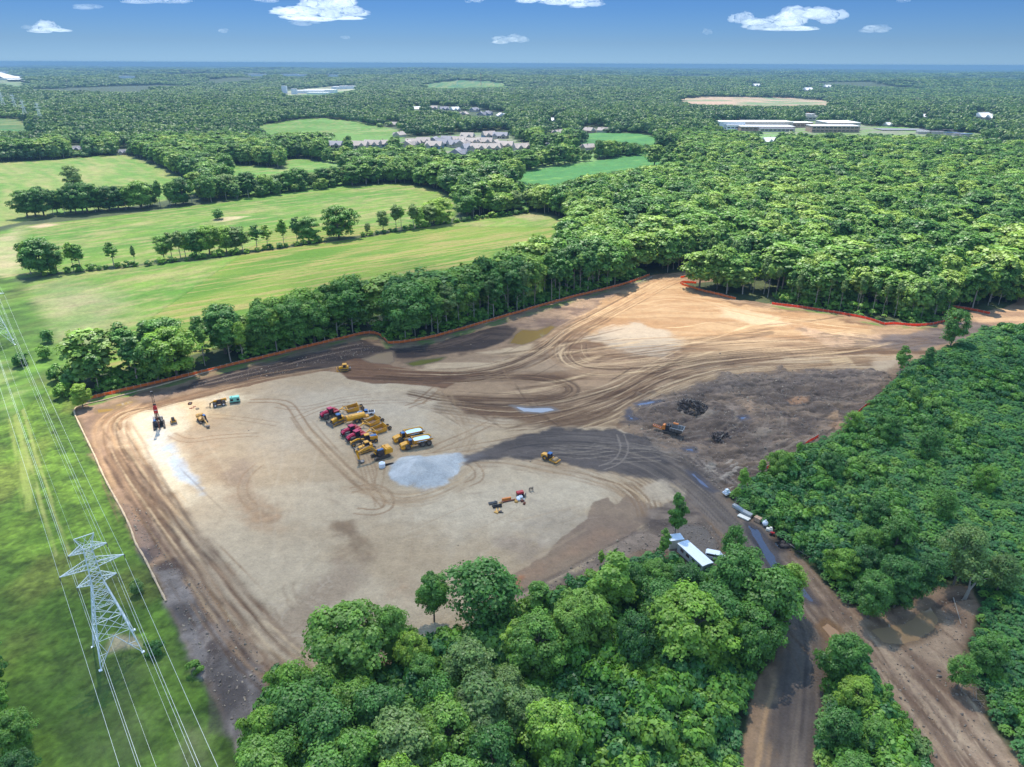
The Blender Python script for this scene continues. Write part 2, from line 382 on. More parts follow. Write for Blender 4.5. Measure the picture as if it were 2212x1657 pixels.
def fields(P):
    dA = GP([(100, 600), (960, 482)]); dA = dA[1]-dA[0]; dC = GP([(60, 345), (180, 410)]); dC = dC[1]-dC[0]
    g1, g2, tn = alb(112, 160, 56), alb(146, 178, 78), alb(198, 182, 132)
    field_col(P, 'a', wF['a'], g1, g2, tn, dA, 26, 1.2)
    field_col(P, 'b', wF['b'], g1, alb(140, 174, 70), tn, dA, 26, 1.0)
    field_col(P, 'c', wF['c'], alb(128, 172, 72), alb(158, 182, 94), alb(206, 190, 136), dC, 34, 1.7)
    for k in 'de': field_col(P, k, wF[k], g1, alb(134, 180, 90), tn, dA, 30, .2)
    for k in 'fg': field_col(P, k, wF[k], alb(92, 158, 88), alb(106, 168, 92), alb(140, 186, 96), dA, 30, -.4)
    field_col(P, 'h', wF['h'], alb(96, 150, 96), alb(140, 170, 100), tn, dA, 90, .3)
    field_col(P, 'i', wF['i'], alb(120, 176, 90), alb(130, 180, 96), tn, dA, 60, -.4)
    field_col(P, 'j', wF['j'], alb(100, 140, 80), alb(120, 150, 90), tn, dA, 60, .3)
    # the worn lower left corner of field a, bare rims
    P.fill([(60, 625), (150, 600), (260, 640), (250, 720), (190, 770), (140, 765), (95, 690)], alb(176, 160, 124), 14, 12, .6, c2=alb(134, 144, 92))
    P.fill([(-400, 530), (0, 512), (42, 490), (48, 560), (42, 592), (0, 598), (-400, 640)], alb(190, 172, 128), 5, 6, .8, c2=alb(168, 170, 110))
    P.fill([(45, 492), (100, 483), (140, 483), (90, 492)], alb(206, 176, 140), 2, 3, .9)
    P.fill([(140, 405), (185, 400), (182, 416), (146, 418)], alb(196, 160, 120), 2, 3, .8)
    P.fill([(455, 474), (490, 468), (540, 467), (500, 476), (470, 480)], alb(206, 182, 140), 1.5, 2, .8)
    P.fill([(1095, 465), (1150, 460), (1195, 468), (1150, 478)], alb(176, 158, 118), 5, 6, .6)
def corridor(P):
    i = P.sel(wCOR, 6); d = P.sd(i, wCOR); a = sstep(-1, 1.5, d + P.n2[i]*2)
    t = sstep(.42, .62, fbm(P.X[i]/9, P.Y[i]/9, 4, 33)); t2 = sstep(.5, .72, fbm(P.X[i]/22+5, P.Y[i]/22, 4, 35))
    c = alb(84, 118, 40)*(1-t[:, None]) + alb(106, 142, 50)*t[:, None]
    c = c*(1-t2[:, None]*.55) + alb(116, 124, 60)*t2[:, None]*.55
    c = c*(1 + .7*P.n2[i][:, None] + .15*P.n1[i][:, None])*.90
    fine = fbm(P.X[i]/.75, P.Y[i]/.75, 2, 61)-.5; mid = fbm(P.X[i]/2.6, P.Y[i]/2.6, 3, 63)-.5; c = c*(1 + 1.0*fine[:, None] + .8*mid[:, None])
    P.mix(i, a, c)
    tan, gy = alb(204, 190, 158), alb(150, 150, 112)
    P.fill([(248, 1372), (285, 1375), (305, 1395), (262, 1400), (232, 1412)], tan, 1.2, 1.5, .9)
    P.fill([(390, 1560), (440, 1580), (450, 1640), (400, 1620)], gy, 5, 6, .6); P.fill([(200, 1440), (320, 1430), (340, 1657), (240, 1657)], alb(118, 132, 84), 12, 12, .5)
    for k, (a0, b0) in enumerate([((2, 780), (120, 1200)), ((20, 800), (150, 1200))]):
        P.stroke([a0, (a0[0]+35, 900), (a0[0]+62, 1000), b0], 1.1, alb(170, 180, 110), op=.55, deep=0, seed=k)
    P.stroke([(-80, 700), (0, 800), (40, 950), (60, 1100)], 3.5, alb(160, 176, 96), op=.6, deep=0, seed=4)

# ------------------------------------------------------------------ ground: one wide sheet
def axis(lo, hi, step, far, g=1.045):
    a = list(np.arange(lo, hi, step)); s_ = step; x = a[-1]
    while x < far: s_ *= g; x += s_; a.append(x)
    s_ = step; x = lo; b = []
    while x > -far: s_ *= g; x -= s_; b.append(x)
    return np.array(b[::-1] + a)
SX0, SX1, SY0, SY1 = -170.0, 330.0, 40.0, 520.0         # the finely built construction site
gx = axis(-660, 760, 4.0, 34000); gy_ = axis(40, 1300, 4.0, 36000, 1.04)
gx = np.unique(np.concatenate([gx, [SX0, SX1]])); gy_ = np.unique(np.concatenate([gy_, [SY0, SY1]]))
gy_ = gy_[gy_ > -3000]
XX, YY = np.meshgrid(gx, gy_); PG = Paint(XX, YY)
PG.C[:] = np.array([0.045, 0.062, 0.024])
far_t = sstep(.56, .66, fbm(XX/420, YY/700, 3, 55))*sstep(1800, 3000, np.hypot(XX, YY))
PG.C = PG.C*(1-far_t[..., None]*.0)
# clearings beyond the first woods reach as far as their front trees let one see
def clearing(key):
    p = np.array(FIELDS[key] if isinstance(key, str) else key, float); m = np.zeros(XX.shape, bool); Z0 = hill(XX, YY)
    sel = YY > 300
    for h in (0, 6, 12, 17, 21):
        a, b = proj(XX[sel], YY[sel], Z0[sel]+h); m[sel] |= inpoly(a, b, p)
    return m
for k in 'defghij': PG.C[clearing(k)] = alb(108, 146, 60) if k in 'deih' else alb(72, 124, 58)
for k in (HOUSING, SCHOOL, COMPLEX, HIGHWAY): PG.C[clearing(k)] = alb(128, 162, 92)
PG.C[clearing(QUARRY)] = alb(190, 160, 130)
fields(PG); corridor(PG)
for poly, c in ((wHOUSE, alb(104, 132, 70)), (wSCHOOL, alb(120, 150, 80)), (wX, alb(190, 190, 150)), (wHW, alb(150, 165, 120))):
    PG.fill(poly, c, 3, 6, 1, world=True, c2=alb(140, 140, 116), ns=(30, 12))
PG.fill(wQ, alb(205, 170, 140), 6, 10, 1, world=True, c2=alb(130, 150, 100), ns=(120, 60))
PG.fill(SITE, alb(150, 125, 100), 1, 2, 1)
ZZ = hill(XX, YY)
inner = (XX > SX0+.1) & (XX < SX1-.1) & (YY > SY0+.1) & (YY < SY1-.1)
ZZ = np.where(inner, ZZ-6.0, ZZ)
def grid_faces(ny, nx):
    a = (np.arange(ny-1)[:, None]*nx + np.arange(nx-1)[None]).ravel()
    return np.stack([a, a+1, a+nx+1, a+nx], 1)
def ground_mat(name, scale=1.2, amp=0.30, bump=0.25):
    m = bpy.data.materials.new(name); m.use_nodes = True
    n, l = m.node_tree.nodes, m.node_tree.links; b = n['Principled BSDF']
    at = n.new('ShaderNodeAttribute'); at.attribute_name = 'Col'
    ge = n.new('ShaderNodeNewGeometry')
    n1 = n.new('ShaderNodeTexNoise'); n1.inputs['Scale'].default_value = scale; n1.inputs['Detail'].default_value = 6; n1.inputs['Roughness'].default_value = .65
    n2 = n.new('ShaderNodeTexNoise'); n2.inputs['Scale'].default_value = scale*.16; n2.inputs['Detail'].default_value = 5
    l.new(ge.outputs['Position'], n1.inputs['Vector']); l.new(ge.outputs['Position'], n2.inputs['Vector'])
    n2.inputs['Roughness'].default_value = .7
    ad = n.new('ShaderNodeMath'); ad.operation = 'ADD'; l.new(n1.outputs[0], ad.inputs[0]); l.new(n2.outputs[0], ad.inputs[1])
    mr = n.new('ShaderNodeMapRange'); mr.inputs[1].default_value = .7; mr.inputs[2].default_value = 1.3
    mr.inputs[3].default_value = 1-amp; mr.inputs[4].default_value = 1+amp
    l.new(ad.outputs[0], mr.inputs[0])
    mx = n.new('ShaderNodeVectorMath'); mx.operation = 'SCALE'
    l.new(at.outputs['Color'], mx.inputs[0]); l.new(mr.outputs[0], mx.inputs['Scale'])
    l.new(mx.outputs[0], b.inputs['Base Color'])
    rr = n.new('ShaderNodeMapRange'); rr.inputs[3].default_value = .95; rr.inputs[4].default_value = .3
    l.new(at.outputs['Alpha'], rr.inputs[0]); l.new(rr.outputs[0], b.inputs['Roughness'])
    b.inputs['Specular IOR Level'].default_value = .25
    bp = n.new('ShaderNodeBump'); bp.inputs['Strength'].default_value = bump; bp.inputs['Distance'].default_value = .35
    l.new(n1.outputs[0], bp.inputs['Height']); l.new(bp.outputs[0], b.inputs['Normal'])
    return m
M_ground = ground_mat('ground_cover', .55, .32, .3)
M_earth = ground_mat('bare_earth', 1.9, .20, .6)
V = np.stack([XX.ravel(), YY.ravel(), ZZ.ravel()], 1)
colr = np.concatenate([PG.C.reshape(-1, 3), np.zeros((XX.size, 1))], 1)
F = grid_faces(*XX.shape)
fi = inner.ravel(); F = F[~fi[F].all(1)]
g_ob = tag(link('ground', mesh_np('ground', V, F, [M_ground], True, {'Col': ('FLOAT_COLOR', 'POINT', colr)})), kind='structure')
# ------------------------------------------------------------------ the construction site: colours and relief in metres
ST = 0.36
sx = np.append(np.arange(SX0, SX1, ST), SX1); sy = np.append(np.arange(SY0, SY1, ST), SY1)
SXX, SYY = np.meshgrid(sx, sy); P = Paint(SXX, SYY)
P.C[:] = np.array([0.045, 0.062, 0.024])
P.C *= (1 + .8*P.n1[..., None])
fields(P); corridor(P)
n_fine = fbm(SXX/.9, SYY/.9, 2, 8)-.5
# undergrowth rim along the fences
mud, mud_d = alb(170, 144, 116), alb(134, 112, 90)
i, a = P.fill(wSITE, mud, .5, .8, 1, world=True, c2=mud_d, ns=(11, 11), mott=.25)
P.fill(wISL, np.array([.05, .075, .025]), 1, 2, 1, world=True)
P.fill([(194, 864)] + [(x, y+3) for x, y in FENCE_NW[1:]] + [(x, y+13) for x, y in FENCE_NW[::-1]], alb(98, 140, 58), .5, 2.2, .9, c2=alb(150, 135, 105), ns=(8, 8))
P.fill([(x, y+2) for x, y in FENCE_E[:8]] + [(x, y+10) for x, y in FENCE_E[:8][::-1]], alb(100, 140, 62), .5, 2, .9, c2=alb(160, 130, 100), ns=(7, 7))
# --- left margin: pinkish brown strip, then grey mud below
P.fill([(165, 890), (230, 880), (330, 880), (245, 905), (232, 950), (270, 1030), (330, 1110), (380, 1190), (330, 1225), (262, 1100), (205, 985)], alb(176, 146, 120), 1.5, 3, .9, c2=alb(140, 116, 98), ns=(7, 12), mott=.35)
P.fill([(165, 890), (260, 868), (400, 832), (420, 842), (300, 875), (215, 893)], alb(150, 130, 114), 2, 3, .8, c2=alb(120, 102, 92), ns=(16, 4), mott=.3)
P.fill([(262, 1085), (330, 1110), (345, 1150), (352, 1195), (325, 1215), (300, 1180), (280, 1130)], alb(150, 128, 112), 1, 2.5, .9, c2=alb(118, 100, 90), ns=(5, 8), mott=.4)
P.fill([(325, 1225), (380, 1205), (440, 1262), (505, 1345), (572, 1430), (572, 1490), (535, 1590), (513, 1640), (456, 1504), (417, 1423), (359, 1301)], alb(146, 138, 132), 1.2, 2.5, 1, c2=alb(104, 97, 93), ns=(5, 7), mott=.5)
P.fill([(330, 1215), (382, 1198), (430, 1240), (520, 1360), (505, 1365), (440, 1290), (385, 1230), (340, 1235)], alb(84, 66, 58), .8, 2.5, .8)
P.fill([(440, 1350), (455, 1325), (500, 1345), (560, 1410), (560, 1440), (490, 1430), (450, 1400)], alb(92, 76, 68), 1, 3.5, .8, c2=alb(150, 138, 128), ns=(2.5, 6), mott=.6)
for k in range(9):
    x0, y0 = 455+k*11, 1400+k*3
    P.stroke([(x0, y0), (x0-8, y0+60), (x0+4, y0+120), (x0-2, y0+180)], 1.1, alb(92, 84, 80), op=.5, deep=.1, seed=k)
# --- pad of tan sand
tan, tan2 = alb(209, 191, 161), alb(196, 175, 143)
PAD = [(262, 925), (273, 901), (301, 891), (329, 887), (351, 873), (402, 867), (469, 851), (553, 828), (631, 810), (693, 800), (735, 806), (750, 820), (790, 823), (900, 827), (945, 836), (965, 862), (1000, 885), (1080, 900), (1180, 912), (1330, 925),
       (1420, 960), (1480, 1020), (1490, 1060), (1470, 1090), (1455, 1110), (1400, 1170), (1340, 1212), (1230, 1262), (1130, 1310), (1000, 1360), (900, 1395), (800, 1455), (690, 1478), (640, 1462), (560, 1400), (490, 1320), (430, 1240), (375, 1150), (318, 1062), (285, 990), (262, 945)]
i, a = P.fill(PAD, tan, .6, 1.8, 1, c2=tan2, ns=(30, 18)); P.H[i] += a*.25
P.fill([(600, 840), (760, 840), (900, 860), (920, 930), (700, 900), (600, 1000), (560, 900)], alb(207, 194, 172), 12, 10, .6)
P.fill([(1000, 1060), (1250, 1020), (1330, 1050), (1300, 1090), (1200, 1140), (1000, 1170), (850, 1120)], alb(216, 201, 174), 10, 10, .8)
P.fill([(240, 905), (300, 893), (400, 870), (480, 853), (520, 860), (430, 900), (420, 960), (390, 1010), (420, 1040), (400, 1090), (350, 1060), (300, 990), (270, 940)], alb(238, 222, 190), 4, 7, .95)
P.fill([(330, 900), (365, 910), (360, 980), (385, 1000), (345, 1010), (320, 960)], alb(224, 220, 210), 3, 4, .8)
P.fill([(395, 872), (440, 868), (480, 900), (430, 900), (420, 930)], alb(232, 200, 150), 3, 5, .7)
# lime-blue spill
for poly in ([(352, 968), (372, 960), (392, 995), (412, 1030), (446, 1052), (440, 1066), (405, 1050), (380, 1020)],):
    P.fill(poly, alb(196, 214, 232), 1.5, 4.0, .75)
# dark worn patches
for poly, c, op in (([(385, 955), (415, 925), (455, 985), (500, 1010), (560, 1060), (590, 1120), (545, 1120), (480, 1060), (430, 1010)], alb(176, 150, 120), .75),
                    ([(470, 985), (520, 990), (560, 1040), (520, 1060), (480, 1030)], alb(166, 146, 124), .7),
                    ([(540, 1100), (590, 1110), (600, 1150), (560, 1140)], alb(186, 152, 116), .6),
                    ([(720, 1130), (765, 1128), (800, 1180), (795, 1215), (745, 1205), (735, 1165)], alb(140, 116, 90), .85),
                    ([(590, 1325), (640, 1280), (740, 1215), (790, 1220), (780, 1260), (700, 1330), (650, 1370), (600, 1365)], alb(168, 148, 124), .75),
                    ([(870, 1270), (920, 1262), (950, 1290), (900, 1300)], alb(170, 140, 110), .6),
                    ([(1075, 1170), (1120, 1165), (1200, 1190), (1190, 1215), (1120, 1215)], alb(172, 154, 134), .75),
                    ([(1130, 1135), (1160, 1080), (1220, 1095), (1290, 1120), (1260, 1170), (1200, 1190)], alb(188, 174, 152), .75),
                    ([(400, 925), (470, 905), (520, 925), (470, 975), (420, 990)], alb(190, 162, 128), .55)):
    P.fill(poly, c, 3.5, 7, op, mott=.25)
rr = np.random.default_rng(5)
for k in range(26):                                   # crossing turn marks
    x0 = 600 + rr.random()*140; y0 = 1250 + rr.random()*95; a0 = rr.random()*3.1; r_ = 25 + rr.random()*55
    P.wheels([(x0 + r_*math.cos(a0+t)*.9, y0 + r_*.6*math.sin(a0+t)) for t in (0, .4, .8, 1.2)], alb(206, 190, 166) if k % 2 else alb(158, 136, 110), op=.45, deep=.02, seed=k)
for k in range(14):
    x0 = 560 + rr.random()*500; y0 = 900 + rr.random()*330; dx = (rr.random()-.3)*160
    P.stroke([(x0, y0), (x0+dx*.5, y0+rr.random()*16-8), (x0+dx, y0+rr.random()*30-15)], 1.4, alb(170, 150, 124), op=.35, deep=.02, seed=k, fade=4)
# --- wheel lanes on the pad
br = alb(160, 130, 98)
P.wheels([(540, 868), (590, 866), (625, 872), (643, 900), (665, 935), (700, 970), (735, 1005), (770, 1040), (800, 1062)], br, 2.6, .9, .7)
P.wheels([(640, 900), (660, 930), (690, 960), (720, 992), (760, 1030), (800, 1062)], alb(160, 134, 104), 3.6, .9, .6)
P.wheels([(600, 878), (635, 885), (680, 880), (740, 862), (800, 856)], br, 2.4, .7, .5); P.wheels([(640, 905), (700, 880), (760, 872), (860, 868), (920, 870)], br, 2.4, .7, .6)
P.wheels([(905, 870), (930, 850), (945, 838)], br, 3.2, 1.1, .7); P.wheels([(880, 880), (930, 862), (960, 850)], br, 2.4, .8, .6)
P.wheels([(940, 845), (990, 862), (1040, 880), (1060, 905)], br, 3.0, 1.0, .7)
P.wheels([(920, 990), (990, 972), (1090, 955), (1160, 945)], br, 3, 1.0, .5)
P.wheels([(930, 975), (960, 960), (1010, 940), (1060, 915)], br, 3, 1.2, .5)
P.stroke([(945, 900), (1000, 930), (1020, 960), (1000, 978), (960, 985)], 9, alb(196, 172, 138), op=.6, lanes=5)
for k in (0, 1, 4):
    P.wheels([(776+k*8, 985), (790+k*9, 1020), (800+k*3, 1060), (836-k*4, 1095)], br, 2.2, .7, .5, seed=k)
P.wheels([(760, 1060), (800, 1050), (835, 1062), (845, 1095), (815, 1110), (770, 1105)], br, 2.4, .9, .65)
P.stroke([(800, 1062), (850, 1078), (910, 1074), (960, 1055), (1010, 1030), (1030, 1000)], 7, alb(196, 168, 130), op=.75, lanes=4, c2=alb(172, 144, 110))
P.stroke([(750, 1060), (800, 1058), (840, 1080), (900, 1090), (950, 1075)], 5, alb(186, 160, 126), op=.55, lanes=3)
P.wheels([(1000, 1000), (1030, 1010), (1040, 1035), (1010, 1048)], br, 2.4, .8, .6)
P.stroke([(1050, 985), (1110, 985), (1190, 1000), (1270, 1015), (1340, 1035), (1385, 1060), (1412, 1095)], 15, alb(184, 158, 124), op=.85, lanes=6, c2=alb(158, 134, 106), deep=.16)
P.stroke([(1180, 1000), (1260, 1018), (1310, 1045), (1345, 1070), (1362, 1100)], 9, alb(176, 150, 118), op=.6, lanes=4)
P.wheels([(370, 940), (400, 955), (440, 950), (470, 945), (560, 940)], br, 2.4, .8, .5); P.wheels([(455, 900), (520, 905), (600, 918)], br, 2.4, .7, .4)
P.wheels([(560, 1005), (530, 1030), (520, 1070), (550, 1100)], br, 2.4, .8, .4)
# --- wet south-east corner of the pad
WET = [(1100, 1249), (1130, 1232), (1178, 1199), (1205, 1170), (1243, 1137), (1262, 1128), (1270, 1122), (1266, 1105), (1278, 1095), (1300, 1082), (1313, 1075), (1328, 1090), (1336, 1087), (1350, 1068), (1400, 1085), (1425, 1100), (1410, 1125), (1371, 1152), (1293, 1192), (1216, 1236), (1110, 1290), (1098, 1270)]
P.fill(WET, alb(156, 134, 110), .35, 1.5, .95, wet=.25, c2=alb(146, 124, 104), ns=(20, 8))
P.fill([(1120, 1240), (1220, 1190), (1300, 1150), (1320, 1158), (1230, 1205), (1130, 1262)], alb(176, 140, 108), 3, 4, .5)
P.fill([(1098, 1268), (1125, 1250), (1120, 1270)], alb(200, 130, 80), 1, 2, .7)
for k in range(5):
    P.wheels([(1330+k*14, 1046), (1362+k*13, 1070), (1380+k*11, 1095), (1385+k*8, 1118)], alb(150, 122, 92), 1.6, .7, .6, seed=k)
# mud bank between pad and wood
P.fill([(1430, 1110), (1470, 1085), (1530, 1120), (1560, 1180), (1480, 1200), (1400, 1185), (1330, 1210), (1230, 1265), (1130, 1312), (1120, 1292), (1230, 1240), (1330, 1180)], alb(150, 134, 120), 1, 3, .9, c2=alb(116, 102, 92), ns=(8, 3), mott=.45)
P.stroke([(1110, 1288), (1216, 1238), (1293, 1196), (1371, 1155), (1420, 1122)], 1.4, alb(126, 110, 98), op=.7, deep=.25, streak=.5)
P.fill([(1380, 1128), (1420, 1112), (1450, 1118), (1420, 1150), (1395, 1150)], alb(100, 88, 80), 1.5, 3, .8)
# left haul lane
LANE = [(770, 786), (700, 795), (560, 821), (450, 848), (350, 873), (275, 887), (243, 905), (240, 935), (262, 985), (305, 1050), (345, 1105), (395, 1175), (450, 1245), (515, 1330), (575, 1400), (640, 1450), (700, 1480), (800, 1475)]
P.stroke(LANE[:7], 7, alb(136, 106, 80), op=.95, lanes=0, c2=alb(160, 130, 100), deep=.25, streak=.3)
P.stroke(LANE[5:11], 13, alb(206, 172, 130), op=.95, lanes=5, c2=alb(176, 142, 108), deep=.25, streak=.5)
P.stroke(LANE[8:14], 11, alb(116, 92, 72), op=.97, lanes=5, c2=alb(94, 74, 58), deep=.2, streak=.6)
P.stroke(LANE[12:], 12, alb(176, 148, 118), op=.95, lanes=5, c2=alb(134, 106, 82), deep=.25, streak=.5)
P.stroke([(300, 1020), (345, 1085), (400, 1150), (440, 1205)], 8, alb(120, 98, 80), op=.9, lanes=3, deep=.1)
P.stroke([(322, 1100), (366, 1176), (428, 1258), (503, 1355), (560, 1425)], 1.6, alb(196, 174, 146), op=.55, deep=-.3, streak=.8, rag=1.4)
P.stroke([(400, 1170), (460, 1245), (530, 1335), (600, 1410), (660, 1448)], 2.0, alb(206, 186, 156), op=.55, deep=-.15, streak=.8, rag=1.4)
# --- black topsoil strip along the fence
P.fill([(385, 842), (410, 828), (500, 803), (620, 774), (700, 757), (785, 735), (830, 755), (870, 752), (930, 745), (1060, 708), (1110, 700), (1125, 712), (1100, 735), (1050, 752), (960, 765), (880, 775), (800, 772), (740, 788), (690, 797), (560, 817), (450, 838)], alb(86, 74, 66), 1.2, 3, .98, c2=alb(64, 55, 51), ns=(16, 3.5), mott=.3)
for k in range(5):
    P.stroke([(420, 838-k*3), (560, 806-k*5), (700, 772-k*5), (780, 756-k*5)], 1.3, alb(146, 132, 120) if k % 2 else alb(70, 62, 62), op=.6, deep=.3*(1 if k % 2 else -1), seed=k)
P.fill([(1095, 700), (1150, 680), (1260, 645), (1400, 605), (1420, 615), (1300, 665), (1230, 700), (1150, 720)], alb(170, 146, 122), 3, 5, .9, c2=alb(128, 108, 96), ns=(14, 6), mott=.3)
# --- north-east ground
NE = [(905, 800), (960, 775), (1060, 755), (1150, 735), (1230, 700), (1290, 660), (1350, 625), (1420, 600), (1470, 605), (1490, 625), (1600, 655), (1750, 672), (1880, 700), (1990, 712), (2080, 690), (2200, 700), (2130, 715), (2050, 750), (1960, 790), (1900, 800), (1800, 800), (1650, 800), (1560, 815), (1480, 842), (1400, 868), (1360, 900), (1330, 930), (1180, 918), (1080, 905), (1000, 892), (955, 850)]
P.fill(NE, alb(180, 152, 120), 2, 4, .95, c2=alb(126, 98, 72), ns=(34, 4.5), mott=.15)
P.fill([(905, 800), (960, 775), (1060, 757), (1150, 742), (1160, 760), (1080, 785), (1000, 800)], alb(212, 190, 156), 3, 4, .85, c2=alb(170, 146, 118), ns=(30, 4))
P.fill([(1240, 705), (1300, 660), (1360, 625), (1420, 603), (1470, 606), (1500, 632), (1600, 660), (1760, 680), (1880, 706), (1900, 730), (1780, 735), (1640, 728), (1540, 735), (1460, 742), (1380, 735), (1290, 735)], alb(196, 166, 126), 3, 6, .9, c2=alb(178, 142, 102), ns=(30, 5))
P.fill([(1480, 745), (1600, 725), (1760, 740), (1860, 735), (1800, 760), (1640, 790), (1540, 800), (1480, 790)], alb(214, 186, 146), 4, 6, .6, c2=alb(160, 132, 102), ns=(30, 3.5))
P.fill([(1270, 730), (1320, 705), (1380, 698), (1440, 715), (1480, 745), (1430, 768), (1360, 765)], alb(192, 180, 160), 3, 6, .85)
P.fill([(1560, 665), (1640, 675), (1720, 700), (1700, 708), (1620, 698), (1560, 680)], alb(216, 192, 158), 3, 5, .85)
P.fill([(1700, 700), (1800, 720), (1900, 722), (2000, 730), (1960, 750), (1860, 752), (1780, 745)], alb(196, 168, 140), 2, 4, .8, c2=alb(140, 122, 106), ns=(5, 7), mott=.35)
P.fill([(1880, 735), (1990, 715), (2080, 692), (2200, 700), (2130, 712), (2050, 745), (1950, 760)], alb(120, 110, 106), 2, 4, .9, c2=alb(88, 80, 80), ns=(20, 4), mott=.2)
P.fill([(2080, 678), (2170, 668), (2400, 690), (2300, 735), (2200, 712), (2120, 700)], alb(206, 174, 138), 2, 4, .9, c2=alb(160, 132, 108), ns=(20, 6))
P.fill([(1560, 800), (1700, 770), (1870, 765), (1960, 768), (1930, 800), (1840, 805), (1690, 802)], alb(200, 180, 148), 2, 4, .8, c2=alb(142, 118, 92), ns=(34, 2.2))
P.fill([(1790, 775), (1830, 770), (1850, 790), (1800, 790)], alb(206, 180, 134), .8, 1, .9, wet=.5)
P.fill([(1900, 770), (1960, 765), (1900, 820), (1870, 810)], alb(206, 188, 160), 2, 3, .7)
dk, dk2, lt = alb(112, 86, 62), alb(92, 69, 50), alb(222, 194, 152)
P.stroke([(1500, 590), (1440, 603), (1370, 640), (1300, 678), (1230, 712), (1195, 740)], 15, alb(214, 182, 140), op=.85, lanes=5, c2=alb(188, 150, 110), deep=.25)
P.stroke([(1290, 690), (1230, 722), (1195, 748), (1150, 775), (1080, 800), (1000, 812), (900, 812), (790, 805)], 14, dk, op=.95, lanes=5, c2=alb(146, 120, 94), deep=.3, streak=.6)
P.fill([(728, 796), (745, 782), (765, 773), (790, 776), (850, 792), (900, 800), (1000, 803), (1060, 800), (1000, 822), (960, 838), (880, 831), (800, 829), (755, 820), (738, 806)], alb(132, 100, 74), .7, 1.5, .98, c2=alb(106, 78, 58), ns=(30, 2.2), mott=.12)
P.stroke([(820, 818), (900, 820), (1000, 815), (1110, 812), (1190, 818), (1238, 835), (1225, 855), (1160, 868), (1060, 868), (960, 862), (900, 850)], 8, dk2, op=.9, lanes=4, c2=dk, deep=.25, streak=.6)
P.stroke([(1225, 735), (1218, 765), (1240, 790), (1300, 800), (1400, 795), (1560, 770), (1700, 762)], 5, dk2, op=.7, lanes=2, deep=.2)
P.fill([(1120, 770), (1190, 745), (1225, 740), (1225, 770), (1250, 795), (1180, 805), (1110, 800)], alb(172, 152, 126), 2, 3, .6)
P.stroke([(1130, 930), (1220, 905), (1300, 880), (1360, 850), (1420, 815), (1480, 795), (1560, 780), (1660, 770)], 13, dk, op=.9, lanes=4, c2=alb(150, 122, 92), deep=.25, streak=.7)
P.stroke([(960, 880), (1060, 893), (1150, 890), (1260, 865), (1340, 840), (1420, 800)], 10, dk2, op=.85, lanes=4, c2=dk, deep=.2)
P.stroke([(1220, 920), (1290, 902), (1360, 870), (1400, 845)], 9, dk, op=.8, lanes=3, deep=.2, c2=dk2)
P.stroke([(1280, 925), (1340, 900), (1400, 862), (1480, 830), (1580, 800), (1700, 795)], 7, lt, op=.8, lanes=3, c2=alb(176, 148, 112), deep=.1)
P.stroke([(1350, 890), (1420, 850), (1520, 815), (1640, 795), (1800, 785), (1940, 770)], 6, alb(190, 160, 122), op=.7, lanes=3, deep=.1)
P.stroke([(1500, 790), (1620, 765), (1760, 762), (1900, 752), (1990, 735)], 9, alb(130, 108, 86), op=.8, lanes=3, deep=.2, c2=alb(110, 92, 76))
P.stroke([(1300, 712), (1360, 690), (1440, 685), (1540, 690), (1640, 712), (1760, 735)], 8, alb(160, 126, 92), op=.45, streak=1, deep=.08, dens=(.42, .68))
P.stroke([(1230, 780), (1320, 770), (1430, 755), (1530, 735), (1650, 718)], 10, alb(128, 104, 80), op=.75, streak=1, deep=.1, dens=(.35, .62))
P.stroke([(1260, 745), (1330, 760), (1420, 775), (1520, 770)], 9, alb(140, 116, 92), op=.6, streak=1, deep=.1, dens=(.35, .62))
P.stroke([(1000, 905), (1080, 920), (1160, 915), (1240, 900)], 9, alb(164, 138, 108), op=.7, lanes=4)
P.stroke([(960, 850), (975, 880), (1000, 905), (1010, 940), (990, 970)], 8, alb(170, 144, 112), op=.7, lanes=4, deep=.1)
P.stroke([(1060, 940), (1140, 928), (1250, 935), (1320, 925)], 5, alb(206, 184, 150), op=.7, deep=.1)
for k in range(46):                                   # long scraper marks
    x0 = 1000 + rr.random()*760; y0 = 700 + rr.random()*190; L_ = 70 + rr.random()*170; sl = -.06 - rr.random()*.22
    if inpoly(np.array([x0]), np.array([y0]), NE)[0]:
        P.stroke([(x0, y0), (x0+L_*.5, y0+L_*.5*sl+6), (x0+L_, y0+L_*sl)], 1.2 + rr.random()*2.4, (lt, dk2, dk, alb(232, 204, 160))[k % 4], op=.6, deep=.08, seed=k, fade=8)
B_, D_, L_, M_ = alb(96, 72, 52), alb(80, 60, 44), alb(224, 198, 158), alb(160, 130, 98)
P.ruts([(1500, 590), (1440, 603), (1370, 640), (1300, 678), (1230, 712), (1195, 745), (1150, 775), (1080, 800), (1000, 812), (900, 812), (800, 805)], 13, 46, [B_, L_, D_, M_], 101)
P.ruts([(820, 818), (900, 820), (1000, 815), (1110, 812), (1190, 818), (1238, 835), (1225, 855), (1160, 868), (1060, 868), (960, 862)], 8, 26, [D_, B_, M_, D_], 102)
P.ruts([(1130, 930), (1220, 905), (1300, 880), (1360, 850), (1420, 815), (1480, 795), (1560, 780), (1700, 768), (1880, 755)], 15, 44, [B_, D_, L_, M_], 103)
P.ruts([(960, 880), (1060, 893), (1150, 890), (1260, 865), (1340, 840), (1420, 800), (1500, 760)], 14, 36, [B_, D_, M_, L_], 104)
P.ruts([(1280, 925), (1340, 900), (1400, 862), (1480, 830), (1580, 800), (1700, 795), (1880, 782)], 9, 26, [L_, B_, L_, M_], 105)
P.ruts([(1225, 735), (1218, 765), (1240, 790), (1300, 800), (1400, 795), (1560, 770), (1700, 762), (1900, 745)], 18, 44, [B_, L_, M_, D_], 106)
